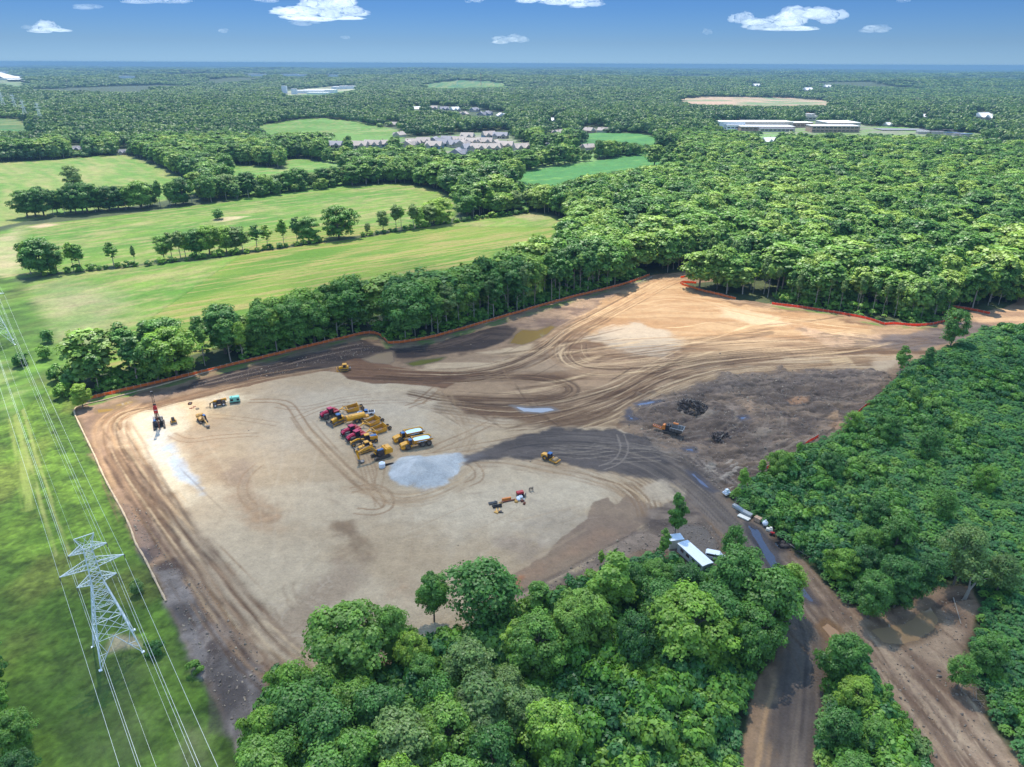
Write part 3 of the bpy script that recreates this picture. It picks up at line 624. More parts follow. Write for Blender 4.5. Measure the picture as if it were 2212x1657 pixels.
P.ruts([(1240, 760), (1330, 745), (1450, 740), (1600, 735), (1750, 740), (1900, 735)], 22, 40, [M_, L_, alb(176, 142, 104), L_], 107, op=.45)
P.ruts([(1350, 660), (1430, 640), (1520, 650), (1640, 680), (1780, 700), (1900, 716)], 20, 34, [alb(196, 158, 114), L_, alb(180, 140, 98), L_], 108, op=.45)
P.ruts([(1100, 790), (1120, 830), (1180, 900), (1230, 925)], 20, 16, [M_, B_], 109, op=.4)
P.ruts([(830, 850), (960, 880), (1020, 915), (1060, 940)], 14, 18, [M_, B_], 111, op=.35)
P.ruts(LANE[:8], 7, 22, [B_, M_, L_], 112); P.ruts(LANE[6:13], 11, 34, [D_, B_, M_, L_], 113); P.ruts(LANE[11:], 11, 30, [B_, L_, M_], 114)
P.ruts([(1050, 985), (1110, 985), (1190, 1000), (1270, 1015), (1340, 1035), (1385, 1060), (1412, 1095)], 13, 26, [M_, L_, alb(140, 110, 80)], 115, op=.5)
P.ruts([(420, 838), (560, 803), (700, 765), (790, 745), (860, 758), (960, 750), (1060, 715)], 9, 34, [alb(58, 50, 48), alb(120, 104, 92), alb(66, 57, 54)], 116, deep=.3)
P.ruts([(800, 1062), (850, 1078), (910, 1074), (960, 1055), (1010, 1030), (1030, 1000)], 7, 12, [M_, L_], 117, op=.5)
P.ruts([(620, 860), (650, 900), (700, 960), (760, 1025), (805, 1065)], 5, 9, [M_, L_, M_], 118, op=.45)
P.ruts([(230, 900), (300, 1040), (340, 1110)], 14, 20, [alb(134, 106, 84), alb(196, 164, 132)], 119, op=.5)
P.ruts([(560, 900), (600, 1000), (600, 1150), (560, 1280)], 60, 24, [alb(186, 162, 130), alb(216, 200, 172)], 120, op=.28)
P.ruts([(780, 1200), (900, 1180), (1080, 1120), (1240, 1060)], 40, 22, [alb(190, 166, 134), alb(218, 202, 174)], 121, op=.28)
# --- dark rough earth in the east
DARK = [(1352, 905), (1375, 880), (1400, 862), (1480, 836), (1560, 812), (1690, 800), (1800, 802), (1900, 800), (1935, 805), (1900, 850), (1850, 897), (1800, 942), (1740, 970), (1680, 1003), (1600, 1052), (1565, 1068), (1530, 1040), (1480, 1000), (1440, 975), (1390, 950), (1360, 930)]
i, a = P.fill(DARK, alb(118, 103, 91), 4, 9, .97, c2=alb(158, 136, 114), ns=(13, 4.5), mott=.35)
P.H[i] += a*(2.2*P.n1[i] + 1.0*P.n2[i] + .3*n_fine[i] + 1.6*P.n3[i] + .3)
fl_ = sstep(.5, .75, fbm(P.X[i]/5, P.Y[i]/1.6, 3, 88)); P.mix(i, a*fl_*.6, alb(88, 76, 68)); P.H[i] += a*1.6*(fbm(P.X[i]/9, P.Y[i]/7, 3, 90)-.5); P.H[i] -= a*fl_*.35
P.fill([(1480, 836), (1560, 812), (1690, 800), (1900, 802), (1880, 830), (1700, 835), (1560, 850), (1440, 880), (1400, 880)], alb(112, 101, 94), 3, 5, .75, c2=alb(146, 130, 114), ns=(9, 3), mott=.5)
for x, y, w_, h_, c in ((1718, 862, 22, 7, (196, 152, 112)), (1800, 900, 16, 6, (196, 160, 122)), (1580, 880, 22, 8, (176, 156, 138)), (1700, 905, 30, 9, (168, 142, 118)), (1820, 925, 22, 12, (196, 156, 120)), (1510, 895, 30, 10, (160, 146, 130)), (1640, 940, 24, 9, (160, 144, 126)), (1620, 880, 14, 8, (190, 160, 130))):
    P.fill([(x-w_, y), (x, y-h_), (x+w_, y), (x, y+h_)], alb(*c), 1.5, 3, .8, mott=.3)
i, a = P.fill([(1690, 855), (1740, 845), (1765, 860), (1745, 878), (1700, 875)], alb(84, 76, 72), 1.5, 3, .5); P.H[i] -= a*1.2
P.fill([(1700, 860), (1735, 857), (1742, 868), (1710, 872)], alb(186, 146, 112), 1, 1.5, .9)
for sd_, q in enumerate([[(1400, 905), (1430, 880), (1500, 868), (1560, 880), (1570, 910), (1520, 925)], [(1570, 850), (1640, 860), (1700, 900), (1690, 940)], [(1600, 840), (1720, 838), (1820, 850), (1880, 830)], [(1560, 960), (1640, 985), (1720, 960), (1800, 915)], [(1450, 960), (1540, 1000), (1620, 1015), (1680, 985)]]):
    P.ruts(q, 16, 16, [alb(176, 158, 138), alb(80, 70, 64), alb(104, 92, 84)], 140+sd_, op=.55, deep=.35, wl=(.5, 1.6))
P.stroke([(1480, 945), (1530, 955), (1560, 945), (1620, 915), (1680, 890)], 6, alb(104, 94, 90), op=.9, lanes=2, deep=.5, c2=alb(80, 72, 72))
P.stroke([(1400, 950), (1500, 1000), (1580, 1010), (1640, 990), (1660, 960)], 8, alb(138, 126, 116), op=.7, lanes=4, deep=.2)
for k in range(12):
    P.stroke([(1450+k*9, 975+k*3), (1490+k*8, 1010+k*2), (1540+k*5, 1035+k*1)], 1.2, alb(170, 156, 142) if k % 2 else alb(86, 78, 76), op=.7, deep=.15*(1 if k % 2 else -1), seed=k)
for k in range(34):                                   # cleat marks by the road
    x0 = 1470 + rr.random()*120; y0 = 1000 + rr.random()*75
    P.stroke([(x0, y0), (x0+12, y0-6)], 1.0, alb(190, 178, 162), op=.7, deep=-.12, seed=k, streak=.2)
# --- black gravel road from the corner to the pad
ROAD = [(1000, 992), (1030, 975), (1090, 955), (1150, 938), (1200, 926), (1250, 928), (1330, 932), (1400, 945), (1450, 968), (1530, 1030), (1600, 1098), (1700, 1195), (1745, 1275), (1780, 1360), (1792, 1440), (1785, 1540), (1770, 1657), (1790, 1900), (1560, 1900), (1640, 1657), (1652, 1560), (1680, 1450), (1698, 1385), (1690, 1325), (1660, 1262), (1590, 1180), (1530, 1125), (1480, 1070), (1448, 1044), (1400, 1036), (1330, 1022), (1240, 1006), (1180, 990), (1100, 990), (1050, 1000), (1005, 1006)]
P.fill(ROAD, alb(138, 124, 110), 1.8, 5, .97, c2=alb(108, 98, 90), ns=(18, 8), mott=.12)
for k in range(12):
    o_ = (k-5.5)*9 + (k*13 % 7)-3
    P.stroke([(1120, 975+o_*.35), (1250, 962+o_*.5), (1380, 985+o_*.6), (1480, 1040+o_*.7), (1580, 1140+o_*.6), (1690, 1260+o_*.2), (1740, 1380), (1730+o_*.6, 1500), (1710+o_*.8, 1657), (1700+o_*.8, 1850)], 1.2 + (k*7 % 5)*.5, alb(142, 133, 125) if k % 2 else alb(84, 79, 80), op=.34, deep=.04, seed=k*3, dens=(.38, .66))
P.fill([(1000, 992), (1030, 975), (1090, 955), (1150, 938), (1200, 926), (1250, 928), (1330, 932), (1400, 945), (1440, 985), (1460, 1035), (1400, 1036), (1330, 1022), (1240, 1006), (1180, 990), (1100, 990), (1050, 1000), (1005, 1006)], alb(106, 98, 93), 1.2, 3, .9, c2=alb(84, 78, 75), ns=(20, 5))
P.ruts([(1120, 975), (1250, 962), (1380, 985), (1480, 1040), (1580, 1140), (1690, 1260), (1740, 1380), (1730, 1500), (1710, 1657), (1700, 1850)], 12, 60, [alb(150, 138, 124), alb(72, 66, 64), alb(128, 116, 104), alb(84, 77, 74)], 130, op=.5, deep=.08)
P.ruts([(1040, 980), (1180, 950), (1320, 955), (1440, 990)], 12, 20, [alb(136, 126, 116), alb(66, 62, 62)], 131, op=.4, deep=.05)
for k in range(10):
    x0 = 1180+rr.random()*260; y0 = 935+rr.random()*70
    P.wheels([(x0, y0), (x0+60, y0-8+rr.random()*16), (x0+120, y0+rr.random()*40-10)], alb(158, 146, 132), 2.2, .6, .5, deep=.02, seed=k)
P.wheels([(1340, 940), (1352, 970), (1335, 1000), (1300, 1012)], alb(160, 148, 136), 2.4, .6, .6, deep=.02)
P.fill([(1665, 1290), (1705, 1330), (1760, 1400), (1760, 1480), (1690, 1480), (1690, 1390)], alb(142, 132, 122), 4, 6, .6)
P.fill([(1690, 1480), (1785, 1470), (1780, 1560), (1690, 1570)], alb(88, 84, 86), 6, 5, .5)
P.fill([(1450, 1125), (1530, 1140), (1560, 1195), (1540, 1240), (1480, 1200), (1440, 1160)], alb(128, 120, 112), 1, 1.5, .95, mott=.1)   # trailer yard
P.fill([(1400, 1100), (1455, 1082), (1500, 1100), (1540, 1135), (1470, 1130), (1420, 1140)], alb(146, 130, 114), 1, 2.5, .9, c2=alb(98, 86, 78), ns=(9, 2), mott=.3)
P.fill([(1385, 1055), (1430, 1040), (1455, 1060), (1450, 1080), (1400, 1095)], alb(206, 190, 164), 1.5, 3, .8, mott=.2)
# --- lower right dirt
P.fill([(1720, 1215), (1790, 1275), (1850, 1320), (1900, 1335), (2080, 1270), (2110, 1320), (2075, 1420), (2100, 1500), (2200, 1660), (2330, 1900), (2060, 1900), (1985, 1640), (1930, 1520), (1885, 1440), (1840, 1390), (1790, 1390), (1770, 1320)], alb(184, 160, 134), 2, 3, .97, c2=alb(146, 122, 102), ns=(8, 8), mott=.35)
for k in range(9):
    o_ = (k-4)*11
    P.stroke([(1700+o_*.5, 1215+o_*-.3), (1790+o_*.6, 1330+o_*-.4), (1880+o_*.7, 1430+o_*-.4), (1990+o_*.9, 1560+o_*-.5), (2080+o_, 1680+o_*-.5), (2200+o_, 1850)], 1.0 + (k*5 % 4)*.5, alb(116, 97, 83) if k % 2 else alb(184, 162, 138), op=.5, deep=.12, seed=k*3)
P.ruts([(1700, 1215), (1790, 1330), (1880, 1430), (1990, 1560), (2080, 1680), (2200, 1850)], 18, 50, [alb(112, 90, 72), alb(204, 180, 150), alb(134, 110, 90)], 132, op=.6, deep=.2)
P.ruts([(1850, 1330), (1960, 1400), (2060, 1500), (2150, 1650)], 26, 30, [alb(134, 110, 90), alb(206, 184, 154)], 133, op=.5, deep=.25)
for k in range(5):
    P.stroke([(1950+k*24, 1370-k*20), (2010+k*16, 1310-k*8), (2080+k*4, 1290)], 1.6, alb(112, 94, 80), op=.5, deep=.3, seed=k)
P.fill([(1625, 1490), (1660, 1435), (1680, 1440), (1655, 1530), (1640, 1657), (1560, 1900), (1530, 1900), (1600, 1657)], alb(172, 146, 118), 1, 2.5, .9, c2=alb(140, 118, 98), ns=(4, 8), mott=.3)
P.stroke([(1672, 1480), (1650, 1560), (1636, 1657), (1580, 1880)], 1.0, alb(206, 172, 130), op=.5, deep=.2, streak=.8)
P.stroke([(1790, 1470), (1782, 1560), (1770, 1657), (1790, 1880)], 1.6, alb(196, 164, 128), op=.7, deep=.2, streak=.3)
# --- heights: banks, bowls of the ponds, gravel heap
P.stroke([(x, y+9) for x, y in FENCE_NW[2:]], 3, alb(150, 130, 108), op=.4, deep=-.5, streak=.5)
inS = inpoly(SXX, SYY, wSITE)
P.H += inS*(P.n2*.16 + P.n1*.18 + n_fine*.08) + (~inS)*(P.n2*.35 + P.n1*.5)
DW = GP([(1690, 735), (1760, 745), (1860, 755), (1960, 758)])   # cut bank under the east fence
d_, al_, of_, _ = segdist(SXX, SYY, DW, False); P.H += 1.7*sstep(10, -4, np.where(of_ > 0, d_, -d_))*sstep(60, 25, d_)*(np.abs(d_) < 60)*0
PONDS = [('muddy_pond', [(1100, 742), (1112, 722), (1128, 712), (1160, 714), (1190, 703), (1200, 706), (1182, 722), (1150, 738), (1128, 745), (1112, 742)], (158, 128, 74), .5),
         ('puddle', [(785, 776), (815, 764), (848, 758), (852, 778), (842, 786), (800, 783)], (172, 146, 116), .5),
         ('green_puddle', [(878, 785), (905, 778), (962, 771), (950, 779), (915, 787), (892, 791)], (122, 118, 62), .4),
         ('puddle', [(206, 884), (240, 879), (262, 875), (266, 881), (236, 889), (210, 892)], (176, 140, 80), .3),
         ('puddle', [(240, 876), (282, 864), (296, 867), (262, 878)], (180, 146, 92), .3),
         ('clear_pond', [(1874, 1358), (1905, 1352), (1950, 1345), (1985, 1322), (2010, 1308), (2030, 1335), (2022, 1362), (1985, 1385), (1945, 1395), (1905, 1388)], (182, 148, 108), .55),
         ('blue_puddle', [(1703, 1240), (1718, 1245), (1760, 1295), (1768, 1305), (1748, 1300), (1722, 1278)], (80, 76, 86), .4),
         ('orange_puddle', [(1768, 1352), (1785, 1340), (1810, 1355), (1835, 1388), (1822, 1398), (1790, 1380)], (196, 142, 74), .25),
         ('blue_puddle', [(1612, 1130), (1640, 1143), (1672, 1185), (1690, 1238), (1672, 1240), (1642, 1190), (1618, 1150)], (62, 66, 84), .4),
         ('blue_puddle', [(1486, 1018), (1500, 1022), (1545, 1060), (1538, 1062), (1510, 1045)], (90, 90, 108), .3),
         ('blue_puddle', [(1360, 880), (1364, 900), (1378, 905), (1360, 908), (1354, 898)], (80, 86, 112), .3),
         ('blue_puddle', [(1372, 872), (1400, 866), (1430, 865), (1410, 872), (1380, 877)], (96, 98, 118), .3),
         ('blue_puddle', [(1474, 968), (1500, 966), (1502, 976), (1480, 974)], (80, 84, 108), .3),
         ('blue_puddle', [(1595, 900), (1612, 898), (1618, 904), (1600, 908)], (80, 84, 108), .3),
         ('black_puddle', [(1668, 1168), (1690, 1165), (1705, 1182), (1690, 1190), (1676, 1184)], (40, 38, 44), .3),
         ('grey_puddle', [(1105, 876), (1140, 880), (1190, 880), (1205, 886), (1170, 892), (1130, 890)], (176, 170, 164), .3),
         ('puddle', [(304, 1187), (312, 1190), (322, 1210), (318, 1214), (308, 1200)], (92, 92, 104), .4)]
for nm, pp, c, dp in PONDS:
    pts = GP(pp); i = P.sel(pts, 12); d = P.sd(i, pts) + .7*P.n2[i]
    P.H[i] = P.H[i]*sstep(6, 2, d)*sstep(-8, -2, -np.abs(d)) if False else np.where(d > -.2, -dp*sstep(-.2, 2.0, d), P.H[i]*(1-sstep(-5, 0, d)) + sstep(-5, 0, d)*.02)
    P.mix(i, sstep(-1.5, 0, d)*.7, alb(*[v*.72 for v in c])); P.W[i] = np.maximum(P.W[i], sstep(-1.5, 0, d)*.4)
# gravel heap
hp = GP([(905, 1016)])[0]; dx, dy = SXX-hp[0], SYY-hp[1]
rr_ = np.hypot(dx/12.5, dy/10.5) + .25*P.n1
P.fill([(832, 1030), (848, 1008), (880, 992), (930, 992), (1000, 984), (1006, 1000), (985, 1022), (955, 1044), (915, 1058), (870, 1048)], alb(192, 200, 204), 1.0, 4, 1, c2=alb(208, 213, 214), ns=(6, 4), mott=.1)
P.H += 3.1*np.clip(1-rr_, 0, 1)**1.15 + .7*np.clip(1-np.hypot((dx-16)/11, (dy-3)/8) + .5*P.n1, 0, 1)
P.fill([(840, 1028), (868, 1020), (898, 1006), (905, 1012), (880, 1032), (850, 1036)], alb(216, 222, 226), .8, 1.5, .8)
# apron by the black road, blending
P.fill([(1000, 985), (1040, 975), (1050, 990), (1010, 1005)], alb(120, 114, 112), 2, 3, .8)
brd = sstep(0, 6, np.minimum(np.minimum(SXX-SX0, SX1-SXX), np.minimum(SYY-SY0, SY1-SYY)))
SH = P.H*brd + hill(SXX, SYY)
def zs(x, y):
    """height of the built ground at x, y"""
    if SX0 < x < SX1 and SY0 < y < SY1:
        u, v = (x-SX0)/ST, (y-SY0)/ST; i, j = int(min(u, len(sx)-2)), int(min(v, len(sy)-2)); fu, fv = min(u-i, 1), min(v-j, 1)
        return float(SH[j, i]*(1-fu)*(1-fv) + SH[j, i+1]*fu*(1-fv) + SH[j+1, i]*(1-fu)*fv + SH[j+1, i+1]*fu*fv)
    return float(hill(x, y))
def zs_arr(x, y):
    x = np.asarray(x, float); y = np.asarray(y, float); z = hill(x, y)
    m = (x > SX0) & (x < SX1-ST) & (y > SY0) & (y < SY1-ST)
    z[m] = SH[((y[m]-SY0)/ST).astype(int), ((x[m]-SX0)/ST).astype(int)]
    return z
P.C *= np.array([1.06, .96, .84])
colr = np.concatenate([np.clip(P.C, 0.004, .9).reshape(-1, 3), P.W.reshape(-1, 1)], 1)
site_ob = tag(link('construction_site_ground', mesh_np('site_ground', np.stack([SXX.ravel(), SYY.ravel(), SH.ravel()], 1), grid_faces(*SXX.shape), [M_earth], True, {'Col': ('FLOAT_COLOR', 'POINT', colr)})), kind='structure')
def water_mat(name, c):
    m = bpy.data.materials.new(name); m.use_nodes = True; b = m.node_tree.nodes['Principled BSDF']
    b.inputs['Base Color'].default_value = (*alb(*c), 1); b.inputs['Roughness'].default_value = .06; b.inputs['Specular IOR Level'].default_value = .6
    n, l = m.node_tree.nodes, m.node_tree.links
    no = n.new('ShaderNodeTexNoise'); no.inputs['Scale'].default_value = .8; bp = n.new('ShaderNodeBump'); bp.inputs['Strength'].default_value = .03
    l.new(no.outputs[0], bp.inputs['Height']); l.new(bp.outputs[0], b.inputs['Normal'])
    return m
for nm, pp, c, dp in PONDS:
    pts = smooth_line(GP(pp), 2, True); cen = pts.mean(0); pts = cen + (pts-cen)*1.06
    bm_v = [(x, y, -.09) for x, y in pts]
    me = bpy.data.meshes.new(nm); me.from_pydata(bm_v, [], [tuple(range(len(bm_v)))]); me.materials.append(water_mat(nm + '_water', c)); me.update()
    tag(link(nm, me), kind='structure')
# ------------------------------------------------------------------ trees
def unit(v): return v/(np.linalg.norm(v, axis=1)[:, None] + 1e-9)
def leaf_quads(Pp, N, size, r, aspect=1.0):
    """one small four-cornered leaf clump at each point, facing about along N"""
    n = len(Pp); t = unit(np.cross(N, r.normal(size=(n, 3)))); b = np.cross(N, t)
    s_ = size*(.6 + .8*r.random((n, 1)))
    k = [(-1, -.35), (.15, -.9), (1, .3), (-.2, .95)]
    V = np.concatenate([Pp[:, None] + s_[:, None]*(t[:, None]*a*aspect + b[:, None]*c) for a, c in k], 1).reshape(-1, 3)
    V += r.normal(size=V.shape)*size*.12
    return V, np.arange(n*4).reshape(-1, 4)
def crown_pts(r, H, R_, base, lobes, per, kind):
    """points and outward directions on the leafy lobes of a crown"""
    PT, NN, TI = [], [], []; p1_, p2_ = r.uniform(0, 6.28, 2); am = .05 if kind == 'cone' else .20
    zc, hz = (base+H)/2, (H-base)/2
    for k in range(lobes):
        for _ in range(40):
            u = r.normal(size=3); u /= np.linalg.norm(u)
            q = r.uniform(.45, 1.0)
            if kind in ('tall', 'stem'): q = r.uniform(.2, .95)
            c = np.array([u[0]*q, u[1]*q, u[2]*q])
            if kind == 'round' and c[2] < -.75: continue
            wid = 1.0
            if kind in ('tall', 'stem'): wid = .62 + .38*math.sin(math.pi*min(1, max(0, (c[2]+1)/2))**.8)
            if kind == 'cone': wid = max(.08, (1-c[2])/2)
            break
        if kind in ('round', 'bush', 'airy'):
            zz = r.uniform(-.95, 1); a_ = r.uniform(0, 6.28); q = math.sqrt(r.uniform(.12, 1)); rr_ = (1-abs(zz)**3.2)**.5 if zz > 0 else (1-.45*abs(zz)**1.5)
            c = np.array([math.cos(a_)*q*rr_, math.sin(a_)*q*rr_, zz])
        an = math.atan2(c[1], c[0]); c[:2] *= 1 + am*math.sin(2*an+p1_) + am*.7*math.sin(3*an+p2_) + (.22 if k % 9 == 0 else 0)
        c = np.array([c[0]*R_*wid*.82, c[1]*R_*wid*.82, zc + c[2]*hz*.86])
        lr = R_*{'round': .25, 'tall': .27, 'cone': .22, 'airy': .26, 'bush': .36, 'oval': .30, 'stem': .34}[kind]*r.uniform(.7, 1.25)
        if kind == 'cone': lr *= max(.4, wid*1.2)
        d = unit(r.normal(size=(per, 3))); d[:, 2] = np.where(d[:, 2] < -.35, -d[:, 2], d[:, 2])
        lump = 1 + .22*np.sin(d[:, 0]*7+k)*np.sin(d[:, 1]*6+k*2)
        q = lr*(.55 + .45*r.random((per, 1))**.5)*lump[:, None]
        if kind == 'airy': q = lr*(.2 + 1.1*r.random((per, 1)))
        PT.append(c + d*q*np.array([1.05, 1.05, .8]))
        out = unit(PT[-1] - np.array([0, 0, zc-hz*.3]))
        NN.append(unit(d*.75 + out*.5 + r.normal(size=(per, 3))*.34 + np.array([0, 0, .25])))
        TI.append(np.clip(.5 + .2*r.normal() + .14*r.normal(size=per), 0, 1))
    return np.vstack(PT), np.vstack(NN), np.concatenate(TI)
def crown_mesh(name, seed, H, R_, base, lobes, per, ls, kind, m, aspect=1.0):
    r = np.random.default_rng(seed)
    Pp, N, T_ = crown_pts(r, H, R_, base, lobes, per, kind)
    V, F_ = leaf_quads(Pp, N, ls, r, aspect)
    return mesh_np(name, V, F_, [m], False, {'tint': ('FLOAT', 'POINT', np.repeat(T_, 4))})
def trunk_mesh(name, seed, H, R_, base, rad, m, limbs=7, lean=0.0, n=6):
    r = random.Random(seed); b = MB(); p = Vector((0, 0, -.4)); top = H*.86
    dx, dy = r.uniform(-1, 1)*.05*H + lean*H, r.uniform(-1, 1)*.05*H
    pts = [Vector((dx*t*t + r.uniform(-.12, .12)*(t > 0), dy*t*t + r.uniform(-.12, .12)*(t > 0), -.4 + (top+.4)*t)) for t in (0, .2, .4, .6, .8, 1)]
    for i in range(5): b.tube(pts[i], pts[i+1], rad*(1-.17*i), rad*(1-.17*(i+1)), n, cap=False)
    for k in range(limbs):
        t = r.uniform(max(.22, base/H*.8), .85); i = min(int(t*5), 4); q = pts[i].lerp(pts[i+1], t*5-i)
        a = r.uniform(0, 6.28); L_ = R_*r.uniform(.45, .85)*(1.15-t*.6)
        e = q + Vector((math.cos(a)*L_, math.sin(a)*L_, L_*r.uniform(.35, .9)))
        mid = q.lerp(e, .5) + Vector((0, 0, -.06*L_)); rb = rad*(1-.8*t)*.55
        b.tube(q, mid, rb, rb*.7, 5, cap=False); b.tube(mid, e, rb*.7, rb*.25, 5, cap=False)
        for _ in range(2):
            a2 = a + r.uniform(-.9, .9); f = mid + Vector((math.cos(a2), math.sin(a2), r.uniform(.3, .8)))*L_*.4
            b.tube(mid, f, rb*.45, rb*.15, 4, cap=False)
    me = b.mesh(name, [m]); return me
G_DK = ((0.062, 0.168, 0.021), (0.094, 0.230, 0.027), (0.130, 0.281, 0.032))
G_MD = ((0.109, 0.250, 0.026), (0.156, 0.311, 0.031), (0.224, 0.367, 0.038))
G_BR = ((0.182, 0.347, 0.026), (0.244, 0.408, 0.032), (0.312, 0.449, 0.041))
G_GY = ((0.135, 0.230, 0.043), (0.182, 0.281, 0.055), (0.224, 0.321, 0.065))
M_DK, M_MD, M_BR, M_GY = leaf_mat('dark_leaves', *G_DK), leaf_mat('green_leaves', *G_MD), leaf_mat('bright_leaves', *G_BR), leaf_mat('grey_green_leaves', *G_GY)
M_WOOD = leaf_mat('woodland_leaves', (0.064, 0.168, 0.022), (0.146, 0.291, 0.032), (0.281, 0.398, 0.056))
M_FAR = leaf_mat('distant_leaves', (0.035, 0.096, 0.016), (0.073, 0.163, 0.025), (0.156, 0.255, 0.037), .3)
M_SUM = leaf_mat('sumac_leaves', (0.044, 0.158, 0.027), (0.069, 0.209, 0.033), (0.140, 0.291, 0.036))
M_SHR = leaf_mat('undergrowth_leaves', (0.094, 0.240, 0.021), (0.146, 0.306, 0.027), (0.208, 0.357, 0.037))
M_GRS = leaf_mat('grass_blades', (0.088, 0.204, 0.022), (0.125, 0.250, 0.027), (0.172, 0.296, 0.037))
M_BARK = mat('grey_bark', (112, 102, 90), .9, scale=3); M_PALE = mat('pale_bark', (158, 148, 132), .9, scale=3); M_DEAD = mat('dead_wood', (150, 132, 112), .95, scale=4)
LEAF = {'dark green': M_DK, 'mid green': M_MD, 'bright green': M_BR, 'grey green': M_GY}
# (name, H, R, base, lobes, per, leaf size, shape, trunk radius, limbs)
KINDS = {'round': [(15, 5.8, .9, 95, 170, .215), (17, 6.1, 1.6, 110, 170, .215), (13, 5.6, .7, 84, 170, .215)],
         'tall': [(20, 4.0, 5.0, 66, 130, .23), (22, 3.8, 8.0, 56, 130, .23), (18, 3.7, 3.5, 60, 130, .23)],
         'airy': [(15, 4.7, 2.6, 72, 130, .185), (13, 4.3, 1.6, 64, 130, .185)],
         'bush': [(4.6, 2.8, .1, 16, 110, .26), (6.5, 3.2, .3, 20, 110, .26)],
         'oval': [(14, 3.5, 1.6, 64, 170, .20), (15, 3.2, 2.2, 58, 170, .20)],
         'stem': [(20, 2.9, 10.5, 34, 130, .22), (22, 2.6, 12.5, 28, 130, .22), (18, 2.8, 8.5, 32, 130, .22)],
         'cone': [(13, 3.4, .8, 60, 110, .24)]}
PROTO = {}
def proto(kind, v):
    key = (kind, v)
    if key not in PROTO:
        H, R_, base, lo, per, ls = KINDS[kind][v]; sd_ = hash(kind) % 7 if False else sum(map(ord, kind)) + v*31
        cm = crown_mesh(kind + '_crown', sd_, H, R_, base, lo, per, ls, kind, M_MD)
        tm = trunk_mesh(kind + '_trunk', sd_+5, H, R_, base, {'round': .42, 'tall': .24, 'airy': .26, 'bush': .1, 'cone': .2, 'oval': .24, 'stem': .21}[kind], M_PALE if kind in ('tall', 'stem') else M_BARK, 5 if kind == 'bush' else 9)
        PROTO[key] = (cm, tm, H, R_)
    return PROTO[key]
TREES = []
NTREE = [0]
def tree(kind, x, y, h, label, group, tint='mid green', cat='tree', name=None, rr_=random, wid=1.0, leaves=None):
    v = rr_.randrange(len(KINDS[kind])); cm, tm, H, R_ = proto(kind, v); s_ = h/H
    nm = name or {'round': 'broadleaf_tree', 'stem': 'forest_tree', 'oval': 'slim_tree', 'tall': 'forest_tree', 'airy': 'willow_tree', 'bush': 'shrub', 'cone': 'conifer_tree'}[kind]
    e = thing(nm, label, cat, (x, y, zs(x, y)), rr_.uniform(0, 6.28), group); e.scale = (s_*wid, s_*wid, s_)
    c = link('crown', cm, e)
    c.material_slots[0].link = 'OBJECT'; c.material_slots[0].material = leaves or LEAF[tint]
    link('trunk', tm, e)
    TREES.append((x, y, R_*s_*wid)); NTREE[0] += 1
    return e
def along(pts, step, jit, r, world=False):
    p = np.array(pts) if world else GP(pts); out = []
    for i in range(len(p)-1):
        L_ = np.linalg.norm(p[i+1]-p[i]); n = max(1, int(L_/step))
        for k in range(n):
            t = (k + r.uniform(.2, .8))/n; q = p[i] + (p[i+1]-p[i])*t
            out.append((q[0] + r.uniform(-jit, jit), q[1] + r.uniform(-jit, jit)))
    return out
rt = random.Random(11)
def nth(i): return f"{i}{'th' if 10 < i % 100 < 14 else {1: 'st', 2: 'nd', 3: 'rd'}.get(i % 10, 'th')}"
def third(i, n): return ('left end', 'middle', 'right end')[min(2, int(3*i/max(n, 1)))]
def row(pts, step, jit, kinds, hs, place, tints, wid=1.0, world=False, gr=None):
    q = along(pts, step, jit, rt, world)
    for i, (x, y) in enumerate(q):
        k = rt.choice(kinds); t = rt.choice(tints); adj = {'round': 'round', 'tall': 'slender', 'stem': 'leggy', 'airy': 'feathery', 'cone': 'pointed', 'bush': 'low'}[k]
        tree(k, x, y, rt.uniform(*hs)*(.9 if k == 'airy' else 1), f'{nth(i+1)} from left, {adj} {t} tree {place}', 'trees ' + place, t, wid=wid*rt.uniform(.85, 1.15))
# hedgerow between the far fields and the one between the two near fields
row([(45, 472), (150, 462), (300, 450), (420, 438)], 6.0, 2.5, ['round', 'round', 'tall'], (19, 24), 'in the dense hedgerow below the far left field', ['dark green', 'dark green', 'mid green'], 1.15)
row([(430, 432), (560, 420), (700, 402), (800, 394), (870, 390)], 7.5, 3, ['round', 'airy', 'round'], (16, 22), 'in the long hedgerow above the middle field', ['mid green', 'dark green', 'grey green'], 1.2)
row([(345, 350), (400, 368), (440, 385), (470, 405)], 8.5, 4, ['round', 'airy'], (16, 21), 'on the right edge of the far left field', ['mid green', 'grey green', 'dark green'], 1.25)
for pts, st, hs, pl in (([(60, 594), (180, 583)], 4.2, (15, 21), 'in the leftmost clump of the near hedgerow'),
                        ([(215, 577), (268, 572)], 7, (14, 17), 'in the small second clump of the near hedgerow'),
                        ([(340, 562), (400, 556), (480, 547), (540, 540)], 5, (15, 19), 'in the long third clump of the near hedgerow'),
                        ([(545, 538), (600, 531), (680, 520)], 7, (15, 19), 'in the middle of the near hedgerow'),
                        ([(850, 498), (900, 492), (960, 480)], 6, (16, 20), 'in the right clump of the near hedgerow'),
                        ([(1000, 472), (1060, 462), (1140, 454)], 6, (16, 20), 'where the near hedgerow meets the forest')):
    row(pts, st, 1.5, ['round', 'tall', 'tall', 'airy'], hs, pl, ['mid green', 'dark green', 'bright green', 'grey green'], 1.3)
g = G(732, 514); tree('round', g[0], g[1], 22, 'big round green tree standing alone in a gap of the near hedgerow', None, 'mid green', wid=1.25)
g = G(795, 506); tree('airy', g[0], g[1], 8, 'small thin pale tree right of the big round hedgerow tree', None, 'grey green')
